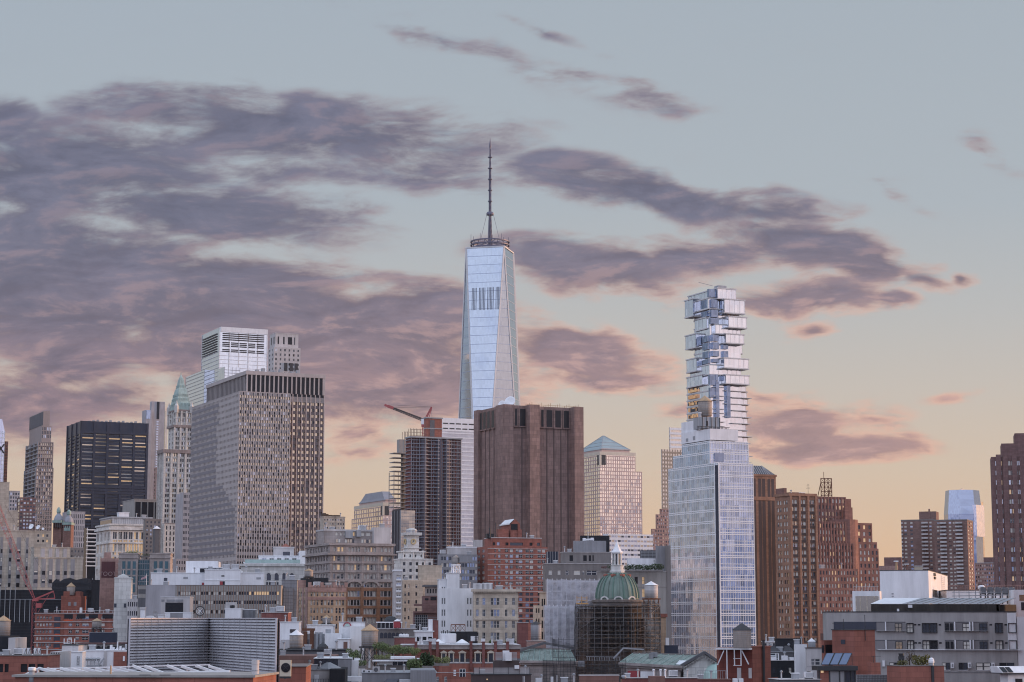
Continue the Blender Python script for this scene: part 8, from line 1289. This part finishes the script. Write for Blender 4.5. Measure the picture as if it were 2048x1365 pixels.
p = at(1963, 1180, 368); t_ = thing('fan_hood', 'white mushroom fan hood left of the row of five condensers', 'roof fan', (p.x, p.y, p.z - .7)); MB().lathe([(.45, 0), (.45, .8)], 14).build('curb', 'grey_metal', t_); MB().lathe([(.6, .8), (.65, 1.0), (.65, 1.3), (.4, 1.5), (.01, 1.55)], 16).build('hood', 'white_paint', t_)
m_ = at(1905, 1196, 364); t_ = thing('roof_piping', 'run of grey pipes and brackets in front of the white parapet wing', 'pipes', m_); m = MB(); m.bar((0, 0, .3), (10, 0, .5), .15).bar((0, 0, .9), (8, 0, .9), .1); [m.bar((x, 0, -.5), (x, 0, 1.2), .12) for x in (.3, 1.2, 3, 4.2, 5.2, 7, 9)]; m.build('pipe_lattice', 'grey_metal', t_)
# brick corner tower with solar panels
D = 290; b = Bld('brick_corner_tower', 'red brick corner tower with a tiny dark window above tilted solar panels', 'building', 1664, 1708.5, 1749.5, 1261, D, 'red_brick', th=44, cap='dark_metal', ch=.12, co=.1); b.add('small_window', 'glass_dark', (-.05, .1, b.ly(1690), b.ly(1681.5), b.z(1289), b.z(1280))); m = MB(); m.bar((b.Wd * .5, -.1, b.z(1282)), (b.Wd * .5, -.1, b.zt + 2.2), .07).bar((.1, b.L * .5, b.zt), (.1, b.L * .5, b.zt + 1.6), .06).bar((.1, 0, b.zt + 1.0), (.1, b.L, b.zt + 1.0), .05); m.build('antenna_frame', 'dark_metal', b.root)
t = Bld('', '', '', 1643, 1648, 1668, 1281, D + 4, 'red_brick', on=b, th=44); t.add('balcony_recess', 'glass_black', (-.1, .5, t.L * .1, t.L * .8, t.z(1306), t.z(1291)), (.3, t.Wd, -.1, .2, t.z(1306), t.z(1290))); m = MB(); [m.bar((-.2, t.L * f_, t.zt), (-.2, t.L * f_, t.z(1268)), .05) for f_ in (0, .3, .6, .9)]; m.bar((-.2, 0, t.z(1268)), (-.2, t.L, t.z(1268)), .06); m.build('roof_railing', 'dark_metal', b.root, t.off); t = Bld('', '', '', 1735, 1742, 1761, 1326, D - 2, 'red_brick', on=b, th=44); m = MB(); m.bar((t.Wd * .2, -.1, t.zt), (t.Wd * .2, -.1, t.zt + .9), .05).bar((0, -.1, t.zt + .9), (t.Wd, -.1, t.zt + .9), .05); m.build('roof_rail', 'dark_metal', b.root, t.off)
b = Bld('glass_porch', 'black framed glass porch under the tilted solar panels', 'porch', 1634, 1637, 1711, 1334, D - 8, 'glass_dark', th=6); b.add('fascia', 'dark_metal', (-.2, b.Wd + .2, -.5, 3, b.z(1341.5), b.zt + .1)); b.add('door', 'grey_panel', (b.rx(1660), b.rx(1677), -.08, .1, 0, b.z(1343)), (b.rx(1680), b.rx(1688), -.08, .1, 0, b.z(1343))); b.mullions('dark_metal', 'R', px=[1638, 1658, 1678, 1689, 1702, 1710], tv=.14, d=.14, name='door_frame'); b.add('brick_pier', 'red_brick', (b.rx(1637.5), b.rx(1657), -.06, .1, 0, b.z(1342))); b.add('porch_lamp', 'glass_lit', (b.rx(1641), b.rx(1646), -.25, -.05, b.z(1346), b.z(1341.8))); GP = b
for i, lab in enumerate(('leftmost of three tilted blue-grey solar panels', 'middle of three tilted blue-grey solar panels', 'rightmost of three tilted blue-grey solar panels, against the brick tower')):
    x0, x1 = ((1642, 1658), (1659.5, 1675.5), (1677, 1693))[i]; a0, a1 = at(x0, 1331, D - 6), at(x1, 1331, D - 6); c0 = at(x0 + 11, 1306.5, D - 3.4); t_ = thing('solar_panel', lab, 'solar panel', (a0.x, a0.y, GP.zt + .15), 0, 'tilted solar panels'); dz_ = c0.z - a0.z; w_ = a1.x - a0.x; dx_ = c0.x - a0.x; mat('solar_glass', (.16, .20, .30), .25, .12, metal=.3); m = MB(); m.poly((0, 0, .1), (w_, 0, .1), (w_ + dx_, 2.6, dz_), (dx_, 2.6, dz_)); m.build('cell_glass', 'solar_glass', t_); m = MB(); [m.bar(u_, v_, .07) for u_, v_ in (((0, 0, .1), (w_, 0, .1)), ((w_, 0, .1), (w_ + dx_, 2.6, dz_)), ((w_ + dx_, 2.6, dz_), (dx_, 2.6, dz_)), ((dx_, 2.6, dz_), (0, 0, .1)), ((dx_, 2.6, dz_), (dx_, 2.6, 0)), ((w_ + dx_, 2.6, dz_), (w_ + dx_, 2.6, 0)))]; m.build('frame', 'dark_metal', t_)
D = 258; b = Bld('brick_planter_box_house', 'low red brick roof house with shrubs on top and a black drainpipe', 'house', 1773.5, 1800.5, 1888, 1333, D, 'red_brick', th=14, cap='grey_brown', ch=.08, co=.06); b.add('drainpipe', 'dark_metal', (b.rx(1862), b.rx(1867), -.15, 0, 0, b.zt)); BP = b
p = at(1803, 1331, D + 2); t_ = thing('chimney_cowl', 'black twin-cylinder chimney cowl on the low brick roof house', 'chimney cowl', (p.x, p.y, BP.zt + .08)); m = MB(); m.lathe([(.17, 0), (.17, .75)], 10, -.2, 0).lathe([(.17, 0), (.17, .75)], 10, .2, 0); m.build('pipe_shaft', 'dark_metal', t_); MB().box(-.36, .36, -.2, .2, .75, 1.15).lathe([(.3, 1.15), (.36, 1.5)], 12).build('cowl', 'dark_metal', t_)
bush(1796, 1816, 1333, 1320, D + 1.5, 'low yellow-green shrub beside the black chimney cowl', 'leaf_yellow', 21, 500, 'shrub', 'shrub', .8); bush(1826, 1860, 1333, 1309, D + 2, 'tall sparse yellowish shrub on the low brick roof house', 'leaf_yellow', 22, 650, 'shrub', 'shrub', .9); tree(1819, 1333, 1303, 22, D + 2.5, 'bare twiggy sapling between the shrubs on the low brick roof house', 'bark', 25, 60, 'sapling')
p = at(1863, 1331, D + 1); t_ = thing('fan_hood', 'white mushroom fan hood on the low brick roof house', 'roof fan', (p.x, p.y, BP.zt + .08)); MB().lathe([(.3, 0), (.3, .35)], 14).build('curb', 'grey_metal', t_); MB().lathe([(.38, .35), (.38, .6), (.3, .7), (.36, .75), (.2, .95), (.01, 1.0)], 16).build('hood', 'white_paint', t_)
b = Bld('grey_roof_yard', 'grey corrugated fence yard between brick corner tower and low brick roof house', 'wall', 1712, 1714, 1776, 1350, 268, 'grey_panel', th=4); b.mullions('dark_grey', 'R', 20, [b.z(1352), b.z(1357), b.z(1362)], .05, .08, .06, name='corrugation')
b = Bld('roof_skylight_house', 'angled white hatch house with two dark panes in the bottom right corner', 'skylight', 2000, 2016, 2075, 1346, 250, 'white_paint', th=20); m = MB(); w_ = b.Wd; z_ = b.zt; q4 = [(-1.0, -.4, z_ - .75), (.35, -.4, z_ - .75), (0.1, .3, z_ + .62), (-1.15, .3, z_ + .62)]; m = MB(); m.prism([(-1.1, -.5), (w_, -.5), (w_, 2), (-1.1, 2)], z_, z_ + .75, [(-1.3, .4), (w_, .4), (w_, 2), (-1.3, 2)]); m.build('hatch_lid', 'white_paint', b.root)
for x in (-1.05, -.25): MB().poly((x, -.49, z_ + .08), (x + .7, -.49, z_ + .08), (x + .6, .28, z_ + .7), (x - .1, .28, z_ + .7)).build('hatch_pane', 'glass_black', b.root, (0, -.06, .0))
b.add('eave', 'dark_metal', (-1.3, w_, -.7, 2, z_ - .1, z_)); b.add('window', 'glass_black', (b.rx(2030), b.rx(2044), -.05, .1, b.z(1366), b.z(1358)))
b = Bld('low_brick_parapet', 'low reddish brick parapet ring along the bottom edge before the copper roofs', 'wall', 1158, 1160, 1238, 1352, 246, 'brown_brick', th=4, cap='pale_concrete', ch=.1, co=.06); t = Bld('', '', '', 1236, 1238, 1395, 1357, 262, 'dark_brick', on=b, th=4, cap='pale_concrete', ch=.08); t2 = Bld('', '', '', 1296, 1300, 1330, 1353, 258, 'brown_brick', on=b, th=4); m = MB(); [m.lathe([(.12, 0), (.12, .9), (.2, 1.0), (.12, 1.15)], 8, t.rx(x), .3) for x in (1308, 1322, 1331)]; m.build('vent_pipe_border', 'white_paint', b.root, t.off + Vector((0, 0, t.zt)))
p = at(1245, 1356, 250); t_ = thing('turbine_vent', 'round silver turbine vent on a black flue at the bottom edge', 'vent', p); MB().lathe([(.3, -1.5), (.3, .15)], 12, -.4, 0).build('flue', 'dark_metal', t_); o_ = MB().lathe([(.05, -.25), (.25, -.2), (.33, 0), (.25, .2), (.05, .25)], 14, 0, 0).build('turbine', 'grey_metal', t_, (.15, 0, .1), True)
b = Bld('tar_roofed_block', 'dark tarred low roof along the bottom edge, beside the slatted terrace', 'building', 1062, 1066, 1160, 1368, 300, 'dark_grey', th=3, cap='roof_tar', ch=.1); m = MB(); m.lathe([(.2, 0), (.2, 1.0)], 10, b.rx(1105), 1).box(b.rx(1072), b.rx(1084), .5, 1.5, 0, .8).lathe([(.05, 0), (.05, 1.2)], 8, b.rx(1115), 1); m.build('roof_equipment', 'white_paint', b.root, b.off + Vector((0, 0, b.zt)))
b = Bld('dark_flat_block', 'dark flat roof in front of the low red wall, bottom edge', 'building', 1538, 1560, 1640, 1360, 262, 'dark_grey', th=10, cap='pale_concrete', ch=.06)

b = Bld('sun_blocker_block', 'red brick apartment house with plain sash windows beyond the white hatch house', 'apartment building', 2170, 2900, 2905, 1020, 300, 'red_brick', th=84, cap='grey_brown', fL=fr(n=12, fh=3.2, wf=.4, hf=.5, g='ddbs', st='', yb=1365)); b.add('blocker_depth', 'red_brick', (14, 50, 0, b.L, 0, b.zt - 3))  # unseen block added to keep the low sun off the near roofs

# ------------------------------------------------------------------ small kit standing on the roofs
def proto(kind_):
    t = thing('roof_' + kind_, 'x', 'roof kit'); t['category'] = {'vent_box': 'vent box', 'vent_pipe': 'vent pipe', 'cooling_unit': 'cooling unit', 'aerial': 'aerial'}[kind_]
    if kind_ == 'vent_box': MB().box(-.55, .55, -.4, .4, 0, .85).build('casing', 'grey_metal', t); MB().box(-.65, .65, -.5, .5, .85, .97).build('lid', 'white_metal', t)
    elif kind_ == 'vent_pipe': MB().lathe([(.14, 0), (.14, 1.3)], 8).build('pipe_shaft', 'pale_concrete', t); MB().lathe([(.26, 1.25), (.28, 1.45), (.05, 1.6)], 8).build('cowl', 'grey_metal', t)
    elif kind_ == 'cooling_unit':
        MB().box(-.8, .8, -.5, .5, .25, 1.3).build('casing', 'white_paint', t); MB().lathe([(.4, 1.3), (.4, 1.4), (.1, 1.42)], 12).build('fan', 'dark_metal', t); m = MB(); [m.box(-.7 + i * .2, -.62 + i * .2, -.53, -.5, .35, 1.2) for i in range(8)]; m.build('fin_rib', 'dark_grey', t); MB().box(-.7, .7, -.4, .4, 0, .25).build('stand', 'dark_metal', t)
    else: MB().lathe([(.05, 0), (.03, 3.2)], 6).build('pole', 'dark_metal', t); m = MB(); [m.bar((-.6 + .1 * i, 0, 2 + .35 * i), (.6 - .1 * i, 0, 2 + .35 * i), .04) for i in range(4)]; m.build('aerial_rib', 'dark_metal', t)
    return t
PR, USED = {}, {}
WORDS = dict(vent_box='grey vent box', vent_pipe='capped vent pipe', cooling_unit='white cooling unit', aerial='thin comb aerial')
def kit(bname, tier_i, spots):
    """spots: (pixel column, how far back from the right face, kind, scale)"""
    bs = REG[bname]; b = bs[tier_i]; human = bname.split('.')[0].replace('_', ' ')
    for px, back, k_, sc_ in spots:
        x = b.rx(px)
        if k_ not in PR: PR[k_] = proto(k_); r = PR[k_]
        else:
            r = PR[k_].copy(); COL.objects.link(r)
            for ch in list(PR[k_].children):
                c = ch.copy(); COL.objects.link(c); c.parent = r
        r.location = b.wpt(x, back, b.zt + .05); r.rotation_euler = (0, 0, b.root.rotation_euler.z); r.scale = (sc_, sc_, sc_)
        r['label'] = WORDS[k_] + ' standing on the roof of the ' + human; r['group'] = WORDS[k_] + ' on the ' + human
V, P_, A_, C_ = 'vent_box', 'vent_pipe', 'aerial', 'cooling_unit'
kit('white_metal_shed', 0, [(318, 1.5, V, 1.2), (352, 2, P_, 1.2), (388, 1.5, P_, 1)]); kit('white_metal_shed', 1, [(420, 1.2, V, 1), (452, 1.5, C_, 1.2), (470, 1.2, C_, 1.2)]); kit('white_metal_shed', 2, [(492, 1.5, P_, 1.2), (515, 1.2, V, 1.2)])
kit('ribbon_window_office', 0, [(300, 2, P_, 1), (330, 2, V, 1.1), (545, 1.5, V, 1)]); kit('arched_window_building', 1, [(520, 1, V, 1)]); kit('arched_window_building', 2, [(528, 2, P_, 1), (600, 2, V, 1.2)])
kit('ornate_corner_block', 1, [(656, 2, P_, 1.6), (668, 2, V, 1.3), (676, 3, A_, 1.4), (728, 2, C_, 1.4), (738, 2, P_, 1.3)]); kit('ornate_corner_block', 2, [(756, 1, A_, 1.6), (768, 2, V, 1.2)])
kit('crenellated_loft_building', 0, [(640, 3, C_, 1.1), (662, 3, V, 1.2), (676, 2, P_, 1.2), (684, 3, P_, 1)]); kit('cream_side_wall_block', 0, [(812, 1.5, V, 1), (826, 2, P_, 1)]); kit('cream_side_wall_block', 1, [(850, 2, P_, 1.2), (868, 2, A_, 1.2)])
kit('grey_terrace_block', 0, [(888, 2, C_, 1.3), (940, 1.5, V, 1.3)]); kit('grey_terrace_block', 1, [(908, 2, P_, 1.4), (930, 2, V, 1.5)]); kit('white_painted_block', 0, [(930, 1.5, V, .9), (940, 1.5, P_, .9)]); kit('tan_classical_block', 0, [(956, 2, C_, 1.3), (976, 2, C_, 1.4), (1000, 3, V, 1.3), (1022, 2, P_, 1.2)])
kit('red_brick_apartments', 1, [(1056, 1.5, P_, 1.4), (1066, 1.5, V, 1.3), (1076, 2, A_, 1.3)]); kit('grey_concrete_block', 0, [(1096, 1, P_, 1), (1112, 1.5, V, 1)]); kit('grey_concrete_block', 1, [(1130, 1.2, P_, 1.1), (1140, 1.5, V, 1)]); kit('grey_concrete_block', 4, [(1302, 1, P_, 1), (1310, 1.2, A_, 1)])
kit('square_stone_block', 1, [(264, 1, P_, 1), (270, 1.2, V, 1)]); kit('neoclassical_block', 1, [(275, 2, P_, 1.6), (290, 2, V, 1.8)]); kit('banded_brick_apartments', 0, [(90, 2, V, 1.2), (112, 1.5, P_, 1.3), (180, 1.5, C_, 1.2), (198, 2, P_, 1.2), (214, 1.5, V, 1.2), (240, 1.5, P_, 1.3), (254, 1.5, A_, 1.3)])
kit('limestone_courthouse', 0, [(10, 2, V, 2), (30, 2, P_, 1.8), (96, 2, A_, 1.6)]); kit('limestone_courthouse', 1, [(110, 2, V, 1.5), (126, 2, P_, 1.5)]); kit('far_beige_block', 0, [(684, 2, P_, 1.5)])
kit('white_walled_building', 0, [(180, 3, V, 1), (205, 2, P_, 1), (255, 2, C_, .8)]); kit('red_brick_front_block', 0, [(8, 2, V, 1), (30, 3, C_, .9), (90, 2, P_, 1)]); kit('white_wall_house', 0, [(570, 1.5, P_, .8), (588, 1.5, V, .8)]); kit('patched_white_block', 0, [(685, 1.5, P_, 1), (718, 1.5, V, .9)]); kit('patched_white_block', 1, [(656, 1.2, V, .8), (668, 1, P_, .9)])
kit('rusty_pipe_house', 1, [(630, 1.5, V, .9), (652, 2, P_, .9)]); kit('brown_parapet_building', 0, [(566, 2, P_, .9), (615, 1.5, V, .9), (672, 1.5, P_, 1)]); kit('brown_parapet_building', 1, [(565, 1, V, .7), (606, 1.2, P_, .8), (655, 1, C_, .7)]); kit('dark_glass_pavilion', 0, [(640, 1.5, V, .8), (660, 2, P_, .8), (690, 1.5, V, .7)]); kit('octagon_roof_house', 0, [(618, 1, P_, .8), (628, 1.3, V, .7), (640, .8, P_, .7)])
kit('long_arched_block', 0, [(812, 2, P_, 1), (826, 1.5, V, 1)]); kit('white_pavilion_house', 0, [(840, 1, P_, .9), (850, 1.2, V, .9)]); kit('mansard_row', 0, [(840, 2, P_, 1), (852, 1.5, V, .9), (865, 2, C_, .9), (985, 2, P_, 1), (1000, 1.5, V, 1), (1022, 2, C_, .9)]); kit('slatted_terrace_building', 0, [(965, 1.5, V, .7), (1052, 1.5, P_, .8)])
kit('grey_clad_roof_house', 0, [(770, 2, P_, .7), (786, 2.5, V, .6), (808, 2, P_, .7)]); kit('tar_roofed_block', 0, [(1085, 2, P_, .8), (1130, 1.5, V, .9), (1150, 2, P_, .9)]); kit('tank_brick_tower', 0, [(1512, 1, P_, .7)]); kit('black_shopfront_row', 0, [(1552, 3, V, .9), (1575, 2.5, P_, 1), (1592, 2, A_, 1), (1606, 1.5, C_, .8)]); kit('black_shopfront_row', 1, [(1545, 2, P_, 1), (1562, 1.5, V, 1), (1582, 2, P_, 1)])
kit('pale_stub_house', 0, [(1534, 1, P_, 1), (1545, 1.2, V, 1)]); kit('grey_rendered_house', 1, [(1596, 1, V, .8), (1606, 1.2, P_, .8)]); kit('dark_flat_block', 0, [(1570, 1.5, P_, .7), (1600, 2, V, .8), (1625, 1.5, C_, .7)]); kit('low_red_parapet', 0, [(1404, 1.5, V, .7), (1425, 1.2, P_, .8)]); kit('low_brick_parapet', 1, [(1258, 1.5, V, .6), (1280, 2, P_, .7), (1350, 1.5, C_, .7), (1378, 1.5, P_, .7)])
kit('tan_brick_tower', 0, [(1590, 3, P_, 1.8), (1612, 3, V, 1.8), (1624, 3, A_, 1.8)]); kit('stepped_deco_block', 0, [(1650, 3, V, 1.8), (1690, 3, P_, 1.8)]); kit('balcony_slab_block', 0, []); kit('dark_brick_annex', 0, [(530, 1.2, P_, 1), (545, 1.5, V, 1), (560, 1.2, C_, 1)]); kit('grey_clad_building', 0, [(572, 1.5, P_, 1.2), (584, 1.5, V, 1.2)])

# ------------------------------------------------------------------ evening haze
hz = bpy.data.materials.new('haze_air'); hz.use_nodes = True; t = hz.node_tree; t.nodes.clear(); vo = t.nodes.new('ShaderNodeVolumePrincipled'); ou = t.nodes.new('ShaderNodeOutputMaterial'); t.links.new(vo.outputs[0], ou.inputs['Volume'])
vo.inputs['Color'].default_value = (.86, .86, .95, 1); vo.inputs['Density'].default_value = HAZE; vo.inputs['Anisotropy'].default_value = 0.0
MATS['haze_air'] = hz; kind(MB().box(-5000, 5000, -400, 6000, -1, 700).build('haze', 'haze_air'), 'stuff')
